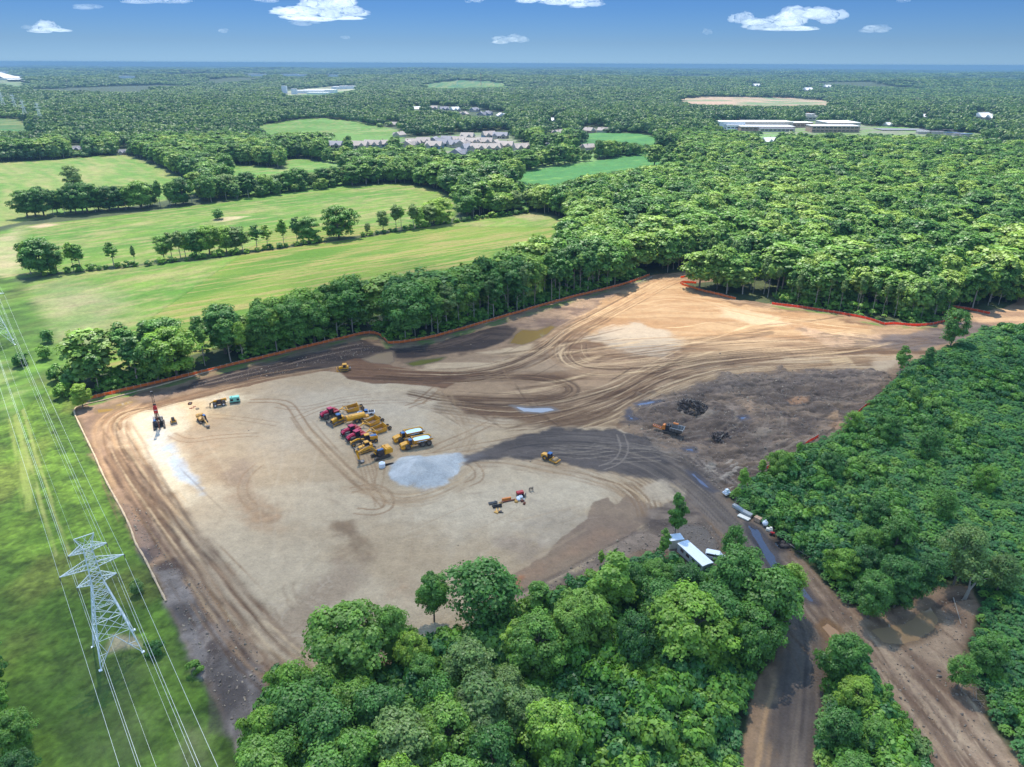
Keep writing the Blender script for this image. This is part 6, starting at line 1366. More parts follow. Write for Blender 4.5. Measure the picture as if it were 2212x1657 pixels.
# the parked row
red_tractor('crimson tractor at the upper left end of the parked row', S(824, 1013), S(789, 1025))
red_tractor('crimson tractor in front of the yellow tank wagon, middle one of three', S(879, 1054.5), S(838, 1069.5))
red_tractor('crimson tractor touching the motor grader, lowest of the three', S(891, 1067), S(851, 1083))
bulldozer('yellow bulldozer with a dark blue cab top beside the upper crimson tractor', S(842, 1028), S(807, 1041.5), s_=1.12)
bulldozer('yellow bulldozer with a pale yellow roof half hidden behind the excavator boom', S(911, 1097), S(874, 1108), roofc=Y_, s_=1.1)
bulldozer('small bright yellow bulldozer with a yellow canopy on the brown soil mound', S(855, 903), S(824, 906), roofc=Y_, bladec=Y_, s_=.95, open_=True)
pan_scraper('yellow pull scraper beside the blue and white pickup, upper one of three', S(888, 998), S(832, 1009))
pan_scraper('yellow pull scraper with a raised back plate, middle one of three', S(936, 1026.5), S(882, 1047))
pan_scraper('yellow pull scraper full of brown soil, lowest of the three', S(954, 1046), S(898, 1064))
water_wagon(); pickup('blue and white pickup truck parked by the upper scraper', S(913, 1012), S(875, 1016)); motor_grader()
excavator('excavator', 'large yellow excavator with its boom folded down to the left, nearest in the parked row', S(951, 1111), S(908, 1124), [(.6, 1.7), (3.1, 4.1), (6.6, 3.4), (6.95, 4.3), (6.3, 1.15)], 1.08)
dump_truck('yellow articulated dump truck with a pale lining, the nearer of the pair', S(1054, 1083), S(979, 1099)); dump_truck('yellow articulated dump truck with a pale lining, the farther of the pair', S(1034, 1065), S(962, 1082))
drill_rig(); skid_steer(); telehandler(); compressor(); roller(); grinder()
excavator('excavator', 'small yellow excavator stretching its long arm over the sand right of the drill rig', S(488, 1024), S(502, 1038), [(.6, 1.7), (2.6, 3.3), (5.0, 1.9), (4.7, 2.4), (7.6, 1.25)], .78, paint=YD)
# ------------------------------------------------------------------ loose equipment on the pad
def stand(name, label, cat, p, rz=0.0, group=None):
    g = G(*p); return thing(name, label, cat, (g[0], g[1], zs(g[0], g[1])), rz, group)
A = lambda x, y: Z(x, y, 1190, 1180, 17.015)
e = stand('water_tank', 'white plastic tank standing alone below the excavator', 'tank', S(933.5, 1145), .4)
b = MB().tube((0, 0, .15), (0, 0, 1.45), .95, n=20).tube((0, 0, 1.45), (0, 0, 1.8), .95, .45, 20).tube((0, 0, 1.8), (0, 0, 1.95), .25, n=12).build('tank_body', WH, e); MB().box(-.9, .9, -.9, .9, 0, .15).build('pallet', WOODM, e)
g = G(*S(949.5, 1141)); o = MB().box(-1.5, 1.5, -.3, .3, 0, .12).box(-1.5, 1.5, -.3, -.24, .1, .35).box(-1.5, 1.5, .24, .3, .1, .35).build('steel_channel', BK, None, loc=(g[0], g[1], zs(*g[:2])), rz=.35); tag(o, 'dark steel channel lying beside the white tank', 'steel beam')
e = stand('pallet_forks', 'black pallet fork frame standing at the right end of the attachments', 'pallet forks', A(1810, 350), .5)
MB().bar((-.65, 0, .05), (-.65, 0, 1.2), .1, .1).bar((.65, 0, .05), (.65, 0, 1.2), .1, .1).bar((-.7, 0, 1.15), (.7, 0, 1.15), .1, .12).bar((-.7, 0, .3), (.7, 0, .3), .1, .12).bar((-.7, 0, .75), (.7, 0, .75), .05, .3).build('frame', BK, e)
for x in (-.4, .4): MB().box(x-.06, x+.06, -1.3, 0, .02, .09).build('fork', GR_, e)
e = stand('steel_plate_bracket', 'grey upright steel plate right of the red equipment box', 'bracket', A(1570, 590), 1.2); MB().box(-.6, .6, -.04, .04, 0, 1.2).build('plate', GR_, e); MB().prism([(0, 0), (.7, 0), (0, 1.1)], -.5, -.42, axis='x').prism([(0, 0), (.7, 0), (0, 1.1)], .42, .5, axis='x').build('gusset', BK, e)
e = stand('equipment_box', 'red topped equipment box with dark blue sides', 'equipment box', A(1350, 560), .35); MB().box(-.95, .95, -.6, .6, .1, 1.1).build('box_body', GL, e); MB().box(-1.0, 1.0, -.65, .65, 1.1, 1.55, ty=.15, tx=.05).build('lid', RD, e)
for k, (x, y, z, sx_, sy_) in enumerate([(1270, 690, .9, .5, .4), (1340, 650, .7, .45, .4), (1400, 640, .55, .5, .35), (1300, 740, .55, .5, .4)]):
    e = stand('white_sack', ('white sack at the back', 'white sack in the middle', 'pale blue white sack on the right', 'white sack at the front')[k] + ' of the heap below the red equipment box', 'sack', A(x, y), k*.5)
    tag(e, group='white sacks below the red box'); MB().ball((0, 0, .35), .55, 10, 6, sz=.75).build('bag', WH, e); MB().tube((0, 0, .7), (0, 0, .85), .12, .18, 8).build('tied_neck', WH, e)
e = stand('blade_attachment', 'orange yellow straight blade lying beside a long grey beam', 'blade', A(790, 730), .32); MB().prism([(-.4, 0), (-.2, .75), (.15, .85), (.25, .7), (.1, .2), (.25, 0)], -1.3, 1.3, axis='x').build('moldboard', OR_, e); MB().box(-1.3, 1.3, -.5, -.3, .02, .12).build('cutting_edge', YD, e)
e = stand('lifting_beam', 'long brown and grey beam with yellow end pads lying on the pad', 'beam', A(860, 790), .36); MB().box(-2.1, 2.1, -.18, .18, .1, .35).build('beam', RUST, e); MB().box(-2.5, -1.7, -.4, .4, 0, .22).build('end_pad', YD, e); MB().box(1.7, 2.4, -.4, .4, 0, .22).build('end_pad', YD, e)
e = stand('ripper_bucket', 'grey ribbed bucket left of the black bucket', 'bucket', A(220, 860), .3)
b = MB().prism([(-.5, 0), (-.7, .45), (-.4, .85), (-.3, .8), (-.5, .45), (-.35, .12), (.6, .1), (.7, 0)], -1.2, 1.2, axis='x')
for x in (-1.1, -.6, -.1, .4, .9): b.prism([(-.5, 0), (-.7, .45), (-.4, .85), (.1, .5), (.7, .1)], x, x+.08, axis='x')
b.build('shell', GR_, e); MB().box(.5, .9, -.5, .1, .4, .95, tx=.1).build('bracket', GR_, e)
e = stand('loader_bucket', 'black bucket behind the yellow coupler frame', 'bucket', A(390, 990), .3); MB().prism([(-.6, 0), (-.75, .5), (-.5, 1.0), (-.4, 1.0), (-.6, .5), (-.45, .1), (.4, .08), (.5, 0)], -1.2, 1.2, axis='x').box(-1.25, -1.18, -.7, .4, 0, .9).box(1.18, 1.25, -.7, .4, 0, .9).build('shell', BK, e)
e = stand('quick_coupler', 'yellow two armed coupler frame in front of the black bucket', 'attachment', A(440, 1240), .1)
MB().bar((-.35, .2, .2), (-.35, 1.3, .5), .22, .25).bar((.45, .2, .2), (.45, 1.3, .5), .22, .25).build('arm', Y_, e); MB().prism([(-1.1, -.1), (-.1, -.8), (.2, .3), (-.7, .5)], .03, .3, axis='z').build('base_plate', YD, e); MB().box(.1, 1.1, -.3, .4, .03, .35, tx=.1).tube((.9, -.3, .2), (1.4, -.4, .15), .12).build('hinge_block', BK, e)
for k, (x, y, lb, mm) in enumerate([(1200, 820, 'small tan hook block left of the rusty block', YD), (1450, 780, 'small brown block under the small white can', RUST), (1530, 880, 'rusty coupler block at the lower end of the attachments', RUST)]):
    e = stand('coupler_block', lb, 'attachment', A(x, y), k*.7); MB().box(-.5, .5, -.35, .35, 0, .45, tx=.15, ty=.1).build('block', mm, e); MB().tube((-.55, 0, .3), (.55, 0, .3), .1).build('pin', BK, e)
e = stand('white_can', 'small white can beside the brown coupler block', 'can', A(1505, 740)); MB().tube((0, 0, 0), (0, 0, .55), .25, n=12).build('can_body', WH, e); MB().tube((0, 0, .55), (0, 0, .62), .12, n=8).build('cap', BK, e)
B3 = lambda x, y: Z(x, y, 320, 940, 7.373)
e = stand('steel_crate', 'small dark square crate on the sand left of the telehandler', 'crate', B3(1067, 355), .1); MB().box(-.6, .6, -.6, .6, 0, .08).box(-.6, .6, -.6, -.54, .08, .5).box(-.6, .6, .54, .6, .08, .5).box(-.6, -.54, -.54, .54, .08, .5).box(.54, .6, -.54, .54, .08, .5).build('crate_walls', RUST, e); MB().box(-.35, .35, -.2, .3, .08, .35).build('contents', GR_, e)
for k, (x, y, lb) in enumerate([(1080, 438, 'leftmost short red pipe on the sand'), (1115, 430, 'middle short red pipe on the sand'), (1145, 405, 'short red pipe nearest the dark crate')]):
    g = G(*B3(x, y)); o = MB().tube((-.45, 0, .1), (.45, 0, .1), .1).tube((-.45, 0, .1), (-.38, 0, .1), .16).tube((.38, 0, .1), (.45, 0, .1), .16).build('red_pipe', RD, None, loc=(g[0], g[1], zs(*g[:2])), rz=.1*k); tag(o, lb, 'pipe', 'short red pipes on the sand')
e = stand('cable_coil', 'coil of grey cable on the sand left of the telehandler forks', 'cable', B3(1197, 445)); b = MB(); [b.tube((.55*math.cos(a), .55*math.sin(a), .08+.05*j), (.55*math.cos(a+.52), .55*math.sin(a+.52), .08+.05*j), .05, n=5) for j in range(3) for a in [i*.52 for i in range(12)]]; b.build('coil', GR_, e)
# ------------------------------------------------------------------ store by the road bend
B6 = lambda x, y: Z(x, y, 1600, 1150, 4.424)
e = stand('sack_pallet', 'stacked white sacks on a pallet at the tip of the green thicket', 'sacks', B6(765, 262), .5); MB().box(-1.0, 1.0, -.9, .9, 0, .15).build('pallet', WOODM, e)
for k, (x, y, z) in enumerate([(-.45, -.4, .15), (.45, -.4, .15), (-.45, .4, .15), (.45, .4, .15), (-.3, 0, .6), (.4, .1, .6), (0, 0, 1.0)]): MB().box(x-.48, x+.48, y-.4, y+.4, z, z+.42, tx=.08, ty=.07).build('sack', WH, e)
def roadside(name, lb, cat, px, ang, L_, W_, H_, mm, ribs=0):
    e = stand(name, lb, cat, B6(*px), ang); b = MB()
    if ribs:
        for k in range(ribs): y = -W_/2 + W_*(k+.5)/ribs; b.tube((-L_/2, y, H_), (L_/2, y, H_), W_/ribs*.5, n=10)
        b.box(-L_/2+.02, L_/2-.02, -W_/2, W_/2, .16, H_); b.build('pipe_bundle', mm, e)
    else:
        n = max(2, int(H_/.14)); [b.box(-L_/2+(k % 2)*.03, L_/2-(k % 2)*.03, -W_/2, W_/2, .16+k*(H_-.16)/n, .16+(k+1)*(H_-.16)/n-.015) for k in range(n)]; b.build('sheet_stack', mm, e)
    d = MB(); [d.box(x-.08, x+.08, -W_/2, W_/2, 0, .16) for x in (-L_*.35, 0, L_*.35)]; d.build('dunnage', WOODM, e)
roadside('pipe_stack', 'upper stack of light grey ribbed pipes beside the road', 'pipes', (890, 415), -1.02, 3.2, 1.1, .8, LGR, 4)
roadside('pipe_stack', 'lower stack of blue grey ribbed pipes next to flat boards', 'pipes', (985, 478), -.88, 3.0, 1.3, .9, LGR, 5)
roadside('board_stack', 'flat stack of pale boards beside the road edge', 'boards', (955, 510), -.80, 3.2, 1.4, .45, CRM)
e = stand('timber_crate', 'tan box shaped crate between the pipes and the white tank', 'crate', B6(1105, 545), -.85); MB().box(-.95, .95, -.65, .65, .1, 1.25).build('crate_body', TAN_, e); b = MB(); [b.box(x-.06, x+.06, -.70, .70, .05, 1.30) for x in (-.8, 0, .8)]; b.build('battens', WOODM, e)
e = stand('blue_tank', 'small blue container beside the white round tank', 'container', B6(1155, 560), .2); MB().tube((0, 0, 0), (0, 0, .95), .42, n=14).build('barrel', BLU, e); MB().tube((0, 0, .95), (0, 0, 1.0), .3, n=12).build('lid', WH, e)
e = stand('round_tank', 'white round tank with a neck on a frame by the road bend', 'tank', B6(1182, 598), .2); MB().ball((0, 0, .95), .8, 14, 8, sz=.95).tube((0, 0, 1.6), (0, 0, 1.95), .22, n=12).build('tank_body', WH, e); MB().box(-.7, .7, -.7, .7, 0, .2).bar((-.6, -.6, 0), (-.6, -.6, .7), .08, .08).bar((.6, .6, 0), (.6, .6, .7), .08, .08).build('stand', GR_, e)
e = stand('cream_machine', 'cream coloured machine cover behind the small red engine', 'machine', B6(1230, 645), -.4); MB().box(-.85, .85, -.55, .55, .1, .65, tx=.1, ty=.08).box(-.1, .7, -.2, .5, .65, 1.0, tx=.12).build('cover', CRM, e); MB().box(-.8, .8, -.5, .5, 0, .1).build('skid', BK, e)
e = stand('red_engine', 'small red engine unit with two black drums by the mud', 'pump', B6(1262, 690), -.4); MB().box(-.6, .6, -.35, .35, .2, .8, tx=.1, ty=.1).build('cowl', RD, e)
for y in (-.4, .4): MB().tube((y, -.55, .35), (y, -.25, .35), .33, n=14).build('drum', BK, e)
# office trailers
def gh(px, py, h):
    d = RM @ np.array([(px-1106)/FPX, (828.5-py)/FPX, -1.0]); return C0 + d*(h-CAM_H)/d[2]
T7 = lambda x, y: Z(x, y, 1560, 1260, 9.204)
c = [gh(*T7(*q), 3.2)[:2] for q in ((1040, 500), (1620, 1010), (1480, 1135), (930, 640))]
ax = (c[1]-c[0]+c[2]-c[3])/2; L_ = np.linalg.norm(ax); rz = math.atan2(ax[1], ax[0]); m = sum(c)/4; W_ = 2.9
e = thing('office_trailer', 'long white roofed site office trailer between the trees and the trailer yard', 'trailer', (m[0], m[1], zs(*m)), rz)
MB().box(-L_/2, L_/2, -W_/2, W_/2, .7, 3.05).build('wall', LGR, e); MB().prism([(-W_/2-.15, 3.05), (-W_/2-.15, 3.15), (0, 3.3), (W_/2+.15, 3.15), (W_/2+.15, 3.05)], -L_/2-.1, L_/2+.1, axis='x').build('roof', WH, e)
for k in range(4):
    w_ = MB().box(-L_/2+1.2+k*L_/4.4, -L_/2+2.3+k*L_/4.4, -W_/2-.03, -W_/2+.02, 1.7, 2.5).build('window', GL, e); 
MB().box(L_/2-2.2, L_/2-1.2, W_/2-.02, W_/2+.04, .8, 2.8).build('door', BK, e)
for x in (-.5, .5): wheel(e, x, W_/2-.3, .4, .25, GR_, 14); wheel(e, x, -W_/2+.3, .4, .25, GR_, 14)
c = [gh(*T7(*q), 2.8)[:2] for q in ((650, 390), (880, 320), (1010, 440), (820, 620), (700, 560))]; m = sum(c)/5
e = thing('storage_container', 'small white container behind the slim poplar beside the office trailer', 'container', (m[0], m[1], zs(*m)), rz+1.35); b = MB().box(-1.9, 1.9, -1.25, 1.25, .1, 2.6); [b.box(-1.8+k*.4, -1.65+k*.4, -1.30, 1.30, .2, 2.5) for k in range(10)]; b.build('body', CRM, e); MB().box(-1.95, 1.95, -1.3, 1.3, 2.6, 2.7).build('roof', WH, e)
g = G(*T7(1700, 960)); e = thing('white_van', 'white vehicle roof half hidden by trees at the trailer yard', 'van', (g[0], g[1], zs(*g[:2])), rz+.8); MB().prism([(-2.2, .4), (-2.3, 1.7), (-2.0, 1.95), (1.0, 1.95), (1.7, 1.15), (2.3, 1.0), (2.35, .4)], -.9, .9).build('body', WH, e); MB().box(-2.0, 1.3, -.92, .92, 1.3, 1.75, tx=.1).build('windows', GL, e)
for x in (1.4, -1.4): wheel(e, x, .8, .36, .22, GR_, 12); wheel(e, x, -.8, .36, .22, GR_, 12)
# ------------------------------------------------------------------ pylons and power lines
STEEL = mat('galvanised_steel', (232, 234, 228), .6, .0, grime=.06)
ARMS = [(17.9, 3.45), (21.5, 5.55), (25.3, 3.25)]; PK = (28.4, 1.7)
def half(z):                                     # half width of the pylon body at height z
    return 3.87 + (1.0-3.87)*z/17.5 if z < 17.5 else 1.0 - .32*(z-17.5)/8.5
def pylon(label, x, y, rz, z=None, group='steel lattice pylons'):
    e = thing('transmission_tower', label, 'pylon', (x, y, zs(x, y) if z is None else z), rz, group)
    t = .07; corner = [(-1, -1), (1, -1), (1, 1), (-1, 1)]
    for sx_, sy_ in corner:
        zsn = [-.2, 2.6, 6.0, 9.8, 13.6, 17.5]; b = MB()
        for a, c in zip(zsn[:-1], zsn[1:]): b.bar((sx_*half(a), sy_*half(a), a), (sx_*half(c), sy_*half(c), c), .14, .14)
        b.box(sx_*3.9-.3, sx_*3.9+.3, sy_*3.9-.3, sy_*3.9+.3, -.3, .15).build('leg', STEEL, e)
    b = MB(); lv = [2.6, 6.0, 9.8, 13.6, 17.5]
    for i in range(4):
        p, q = corner[i], corner[(i+1) % 4]
        mid0 = ((p[0]+q[0])/2*half(6), (p[1]+q[1])/2*half(6), 6.0)
        for c in (p, q): b.bar((c[0]*half(0), c[1]*half(0), 0), mid0, .1, .1)
        for c in (p, q):
            k = (c[0]*half(3), c[1]*half(3), 3.0); w_ = [(c[0]*half(0)+mid0[0])/2, (c[1]*half(0)+mid0[1])/2, 3.0]; b.bar(k, w_, t, t).bar((c[0]*half(1.5), c[1]*half(1.5), 1.5), w_, t, t).bar((c[0]*half(6), c[1]*half(6), 6), w_, t, t)
        zz = [6.0, 9.8, 13.0, 15.6, 17.5]
        for a, c in zip(zz[:-1], zz[1:]):
            b.bar((p[0]*half(a), p[1]*half(a), a), (q[0]*half(c), q[1]*half(c), c), t, t).bar((q[0]*half(a), q[1]*half(a), a), (p[0]*half(c), p[1]*half(c), c), t, t)
            b.bar((p[0]*half(a), p[1]*half(a), a), (q[0]*half(a), q[1]*half(a), a), t, t)
            m = (a+c)/2; b.bar((p[0]*half(m), p[1]*half(m), m), ((p[0]+q[0])/2*half(a), (p[1]+q[1])/2*half(a), a), .06, .06).bar((q[0]*half(m), q[1]*half(m), m), ((p[0]+q[0])/2*half(a), (p[1]+q[1])/2*half(a), a), .06, .06)
    b.build('lower_bracing', STEEL, e)
    b = MB()
    for sx_, sy_ in corner: b.bar((sx_*1.0, sy_*1.0, 17.5), (sx_*half(26), sy_*half(26), 26), .11, .11)
    zz = [17.5, 18.7, 20, 21.3, 22.6, 23.9, 25.2, 26]
    for i in range(4):
        p, q = corner[i], corner[(i+1) % 4]
        for a, c in zip(zz[:-1], zz[1:]):
            b.bar((p[0]*half(a), p[1]*half(a), a), (q[0]*half(c), q[1]*half(c), c), .07, .07).bar((q[0]*half(a), q[1]*half(a), a), (p[0]*half(c), p[1]*half(c), c), .07, .07).bar((p[0]*half(c), p[1]*half(c), c), (q[0]*half(c), q[1]*half(c), c), .07, .07)
    b.build('upper_body', STEEL, e)
    for z_, L_ in ARMS:
        for s_ in (-1, 1):
            b = MB(); h0 = half(z_); tip = (s_*L_, 0, z_)
            for y_ in (-h0, h0):
                b.bar((s_*h0, y_, z_), tip, .12, .12).bar((s_*h0, y_, z_+1.25), tip, .1, .1)
                for k in (.2, .4, .6, .8):
                    u = lambda w__, zz_: (s_*(h0+(L_-h0)*w__), y_*(1-w__), z_ + zz_*(1-w__)); b.bar(u(k, 0), u(k, 1.25), .05, .05).bar(u(k, 0), u(k-.2, 1.25), .05, .05)
            for k in (.25, .5, .75): b.bar((s_*(h0+(L_-h0)*k), -h0*(1-k), z_), (s_*(h0+(L_-h0)*k), h0*(1-k), z_), .05, .05).bar((s_*(h0+(L_-h0)*k), -h0*(1-k), z_), (s_*(h0+(L_-h0)*(k-.25)), h0*(1.25-k), z_), .05, .05)
            o = b.build('cross_arm', STEEL, e)
            MB().tube((s_*L_, 0, z_), (s_*L_, 0, z_-.9), .09, n=8).build('insulator', GR_, o)
    b = MB()
    for s_ in (-1, 1):
        b.bar((s_*half(26), half(26), 26), (s_*PK[1], 0, PK[0]), .09, .09).bar((s_*half(26), -half(26), 26), (s_*PK[1], 0, PK[0]), .09, .09).bar((0, half(26), 26), (s_*PK[1], 0, PK[0]), .06, .06).bar((-s_*half(26), 0, 26), (s_*PK[1]*.2, 0, PK[0]), .06, .06)
    b.bar((-PK[1], 0, PK[0]), (PK[1], 0, PK[0]), .12, .12).build('peak', STEEL, e)
    return e
T1 = np.array([-80.79, 109.09]); DV = np.array([-136.7, 171.6]); AR = math.atan2(DV[1], DV[0]) - math.pi/2
T2 = T1 + DV; T0 = T1 - DV; T3 = T2 + DV
t1 = pylon('large steel lattice pylon standing in the grass in the lower left', T1[0], T1[1], AR)
t2 = copy_tree(t1); t2.location = (T2[0], T2[1], zs(*T2)); t2['label'] = 'steel lattice pylon cut by the left photo edge, beside the near field'
WIRE = mat('power_line_metal', (176, 184, 182), .45, .2, grime=0.0)
ux = np.array([math.cos(AR), math.sin(AR)])
wires = [('conductor', s_*L_, z_-.9, s_, nm) for (z_, L_), nm in zip(ARMS, ('lower', 'middle', 'upper')) for s_ in (-1, 1)] + [('earth_wire', s_*PK[1], PK[0], s_, 'top') for s_ in (-1, 1)]
for kind, off, z_, s_, nm in wires:
    b = MB(); segs = [(T0, T1), (T1, T2), (T2, T3)]
    for a, c in segs:
        p0, p1 = a + ux*off, c + ux*off; L_ = np.linalg.norm(p1-p0); n = 22; prev = None
        for k in range(n+1):
            t = k/n; q = p0 + (p1-p0)*t; zz = z_ - 4*4.2*t*(1-t)
            if prev is not None:
                if kind == 'conductor':
                    b.tube(prev, (q[0], q[1], zz), .026, n=4, cap=False)
                else: b.tube(prev, (q[0], q[1], zz), .014, n=4, cap=False)
            prev = (q[0], q[1], zz)
    o = b.build('power_line' if kind == 'conductor' else 'earth_wire', WIRE)
    tag(o, f'{"heavy" if kind == "conductor" else "thin single"} wire strung from the {"left" if s_ < 0 else "right"} tip of the {nm} pylon {"arm" if kind == "conductor" else "bar"}', 'power line', 'wires strung between the pylons')
for k, (x, y, sc_) in enumerate([(12, 244, 1.25), (37, 247, 1.15), (58, 262, 1.1), (90, 268, 1.1)]):
    g = G(x, y); o = copy_tree(t1); o.location = (g[0], g[1], g[2]); o.scale = (sc_*1.25,)*3; o.rotation_euler.z = AR + .2
    o['label'] = ('tiny far pylon nearest the left photo edge, above the forest', 'second tiny far pylon from the left edge', 'third tiny far pylon from the left, beside a forest track', 'rightmost of the tiny far pylons on the left')[k]
for k, (x, y, h) in enumerate([(1039, 185, 62), (988, 186, 34), (1255, 190, 36)]):
    g = G(x, y); e = thing('radio_mast', ('tallest red lattice radio mast near the horizon', 'short thin mast left of the tall radio mast', 'short thin mast right of the tall radio mast')[k], 'mast', (g[0], g[1], g[2]))
    b = MB(); w_ = 2.6 if k == 0 else 1.2
    for a in range(3): c, s_ = math.cos(a*2.09)*w_, math.sin(a*2.09)*w_; b.bar((c, s_, 0), (c*.3, s_*.3, h), .7, .7)
    for j in range(8): f, f2 = 1-.7*j/8, 1-.7*(j+1)/8; b.bar((math.cos(0)*w_*f, 0, h*j/8), (math.cos(2.09)*w_*f2, math.sin(2.09)*w_*f2, h*(j+1)/8), .5, .5)
    b.build('lattice', mat('mast_red', (190, 110, 96), .7) if k == 0 else STEEL, e); MB().tube((0, 0, h), (0, 0, h+8), .5, n=6).build('antenna', STEEL, e)
# ------------------------------------------------------------------ safety fences and the silt sock
NET = mat('orange_netting', (255, 138, 60), .75, grime=.2, scale=.35); NETR = mat('red_netting', (252, 104, 60), .75, grime=.2, scale=.3); POST = mat('pale_stake', (222, 204, 176), .85)
def see_through(m, k=.45):
    """thin plastic net lets part of the light through"""
    n, l = m.node_tree.nodes, m.node_tree.links; pb = n['Principled BSDF']; t = n.new('ShaderNodeBsdfTranslucent'); x = n.new('ShaderNodeMixShader'); x.inputs[0].default_value = k
    l.new(pb.inputs['Base Color'].links[0].from_socket, t.inputs[0]); l.new(pb.outputs[0], x.inputs[1]); l.new(t.outputs[0], x.inputs[2]); l.new(x.outputs[0], n['Material Output'].inputs['Surface'])
see_through(NET); see_through(NETR)
def fence(pts, label, net, world=False, gap=2.4, h=1.2):
    p = smooth_line(pts if world else GP(pts), 2); d = np.r_[0, np.cumsum(np.linalg.norm(np.diff(p, axis=0), axis=1))]; n = max(2, int(d[-1]/gap)); r = random.Random(len(pts)*7)
    e = thing('safety_fence', label, 'fence', (p[0][0], p[0][1], zs(*p[0])), 0, 'orange plastic safety fences round the site'); o0 = e.location
    q = [(np.interp(d[-1]*k/n, d, p[:, 0])-o0.x, np.interp(d[-1]*k/n, d, p[:, 1])-o0.y) for k in range(n+1)]; q = [(x, y, zs(x+o0.x, y+o0.y)-o0.z) for x, y in q]
    V, F = [], []; sub = 4
    for k in range(n):
        for j in range(sub + (k == n-1)):
            t = j/sub; a = Vector(q[k]).lerp(Vector(q[k+1]), t); s_ = math.sin(math.pi*t); top = h*(.97+.0*t) - s_*r.uniform(.06, .22); dn = (Vector(q[k+1])-Vector(q[k])).cross(Vector((0, 0, 1))).normalized()*s_*.08
            V += [tuple(a + Vector((0, 0, .02))), tuple(a + Vector((0, 0, top)) + dn)]
    m = len(V)//2; F = [(2*i, 2*i+2, 2*i+3, 2*i+1) for i in range(m-1)]; V2 = V + [(x+.03, y+.03, z) for x, y, z in V]; F2 = F + [tuple(2*m+i for i in f[::-1]) for f in F] + [(2*i+1, 2*i+3, 2*m+2*i+3, 2*m+2*i+1) for i in range(m-1)]
    me = bpy.data.meshes.new('net'); me.from_pydata(V2, [], F2); me.materials.append(net); me.update(); link('netting', me, e)
    b = MB(); step = max(1, int(math.ceil((n+1)/100)))
    for x, y, z in q: b.bar((x, y, z-.3), (x + r.uniform(-.05, .05), y, z+h+.12), .07, .07)
    o = b.build('stakes', POST, e); o['kind'] = 'stuff' if n > 100 else ''
    if not o['kind']: del o['kind']
    MB_ = MB(); [MB_.tube(Vector(q[k]) + Vector((0, 0, h-.02)), Vector(q[k+1]) + Vector((0, 0, h-.02)), .028, n=4, cap=False) for k in range(n)]; MB_.build('top_cord', POST, e)
fence(FENCE_NW[:10], 'orange net fence with pale stakes along the left part of the wood belt', NET); fence(FENCE_NW[9:], 'orange net fence climbing from the pond to the top of the sandy slope', NET)
fence(FENCE_NE, 'orange net fence curving down the slope left of the bare forest edge', NET); fence(FENCE_E, 'red net fence with white cord winding along the eastern forest edge', NETR); fence(FENCE_FAR, 'short far piece of red fence by the right dirt road', NETR); fence(FENCE_LOOP, 'orange fence behind the trees at the top of the slope', NET)
for f, lb in zip(FENCE_SE, ('red fence piece on the upper rim of the dark earth', 'short red fence piece on the middle rim of the dark earth', 'lowest short red fence piece at the green bushes')): fence(f, lb, NETR)
fence([(1228, 1268), (1262, 1252), (1290, 1240)], 'low orange fence piece half hidden at the top of the front wood', NETR, h=.8)
SOCK_M = mat('straw_sock', (190, 164, 128), .95, grime=.75, bump=.4, scale=.8)
p = smooth_line(GP([(470, 797), (373, 826), (300, 845), (240, 862)] + SOCK[1:]), 2); b = MB()
for k in range(len(p)-1):
    z0, z1 = zs(*p[k]), zs(*p[k+1]); b.tube((p[k][0], p[k][1], z0+.18), (p[k+1][0], p[k+1][1], z1+.18), .25 + .07*math.sin(k*2.3), .25 + .07*math.sin(k*2.3+2.3), 8)
tag(b.build('silt_sock', SOCK_M), 'tan straw silt sock winding along the left edge of the site', 'silt sock')
# ------------------------------------------------------------------ stumps, brush, logs
def brush(label, px, py, R_, H_, n, seed, dark=True, L=(1.0, 2.6)):
    g = G(px, py); r = random.Random(seed); e = thing('stump_pile' if dark else 'brush_pile', label, 'wood pile', (g[0], g[1], zs(*g[:2])))
    b, c = MB(), MB()
    for k in range(n):
        a, q = r.uniform(0, 6.28), R_*math.sqrt(r.random()); z = H_*(1-(q/R_)**1.6)*r.uniform(.2, 1); x, y = q*math.cos(a), q*math.sin(a)
        d = Vector((r.uniform(-1, 1), r.uniform(-1, 1), r.uniform(-.5, .6))).normalized()*r.uniform(*L)/2; w_ = r.uniform(.07, .3) if dark else r.uniform(.03, .09)
        (b if k % 4 else c).tube(Vector((x, y, z))-d, Vector((x, y, z))+d, w_, w_*.5, 6)
        if dark and k % 3 == 0: b.ball((x, y, z*.7), r.uniform(.4, .9), 6, 4, sz=.7)
    b.build('stumps' if dark else 'branches', mat('dark_stumps', (66, 56, 50), .95) if dark else M_DEAD, e); c.build('pale_roots' if dark else 'thin_twigs', mat('pale_root', (134, 120, 104), .95) if dark else M_BARK, e)
brush('large dark pile of tree stumps above the orange grinder', 1492, 884, 5.6, 2.8, 190, 1); brush('small dark pile of stumps and roots right of the orange grinder', 1560, 946, 3.2, 1.6, 80, 2)
brush('tangle of dead grey branches beside the green thicket above the road bend', 1735, 1150, 6.5, 1.2, 150, 3, False, (2, 5)); brush('long heap of dead branches right of the stored pipes', 1765, 1195, 5.0, .9, 110, 4, False, (2, 5)); brush('dead twigs at the right rim of the lower dirt clearing', 2120, 1490, 4.5, 1.0, 80, 6, False, (1.5, 4))
brush('black peat and root heap at the road bend puddle', 1700, 1180, 1.8, .7, 36, 9, True, (.5, 1.3))
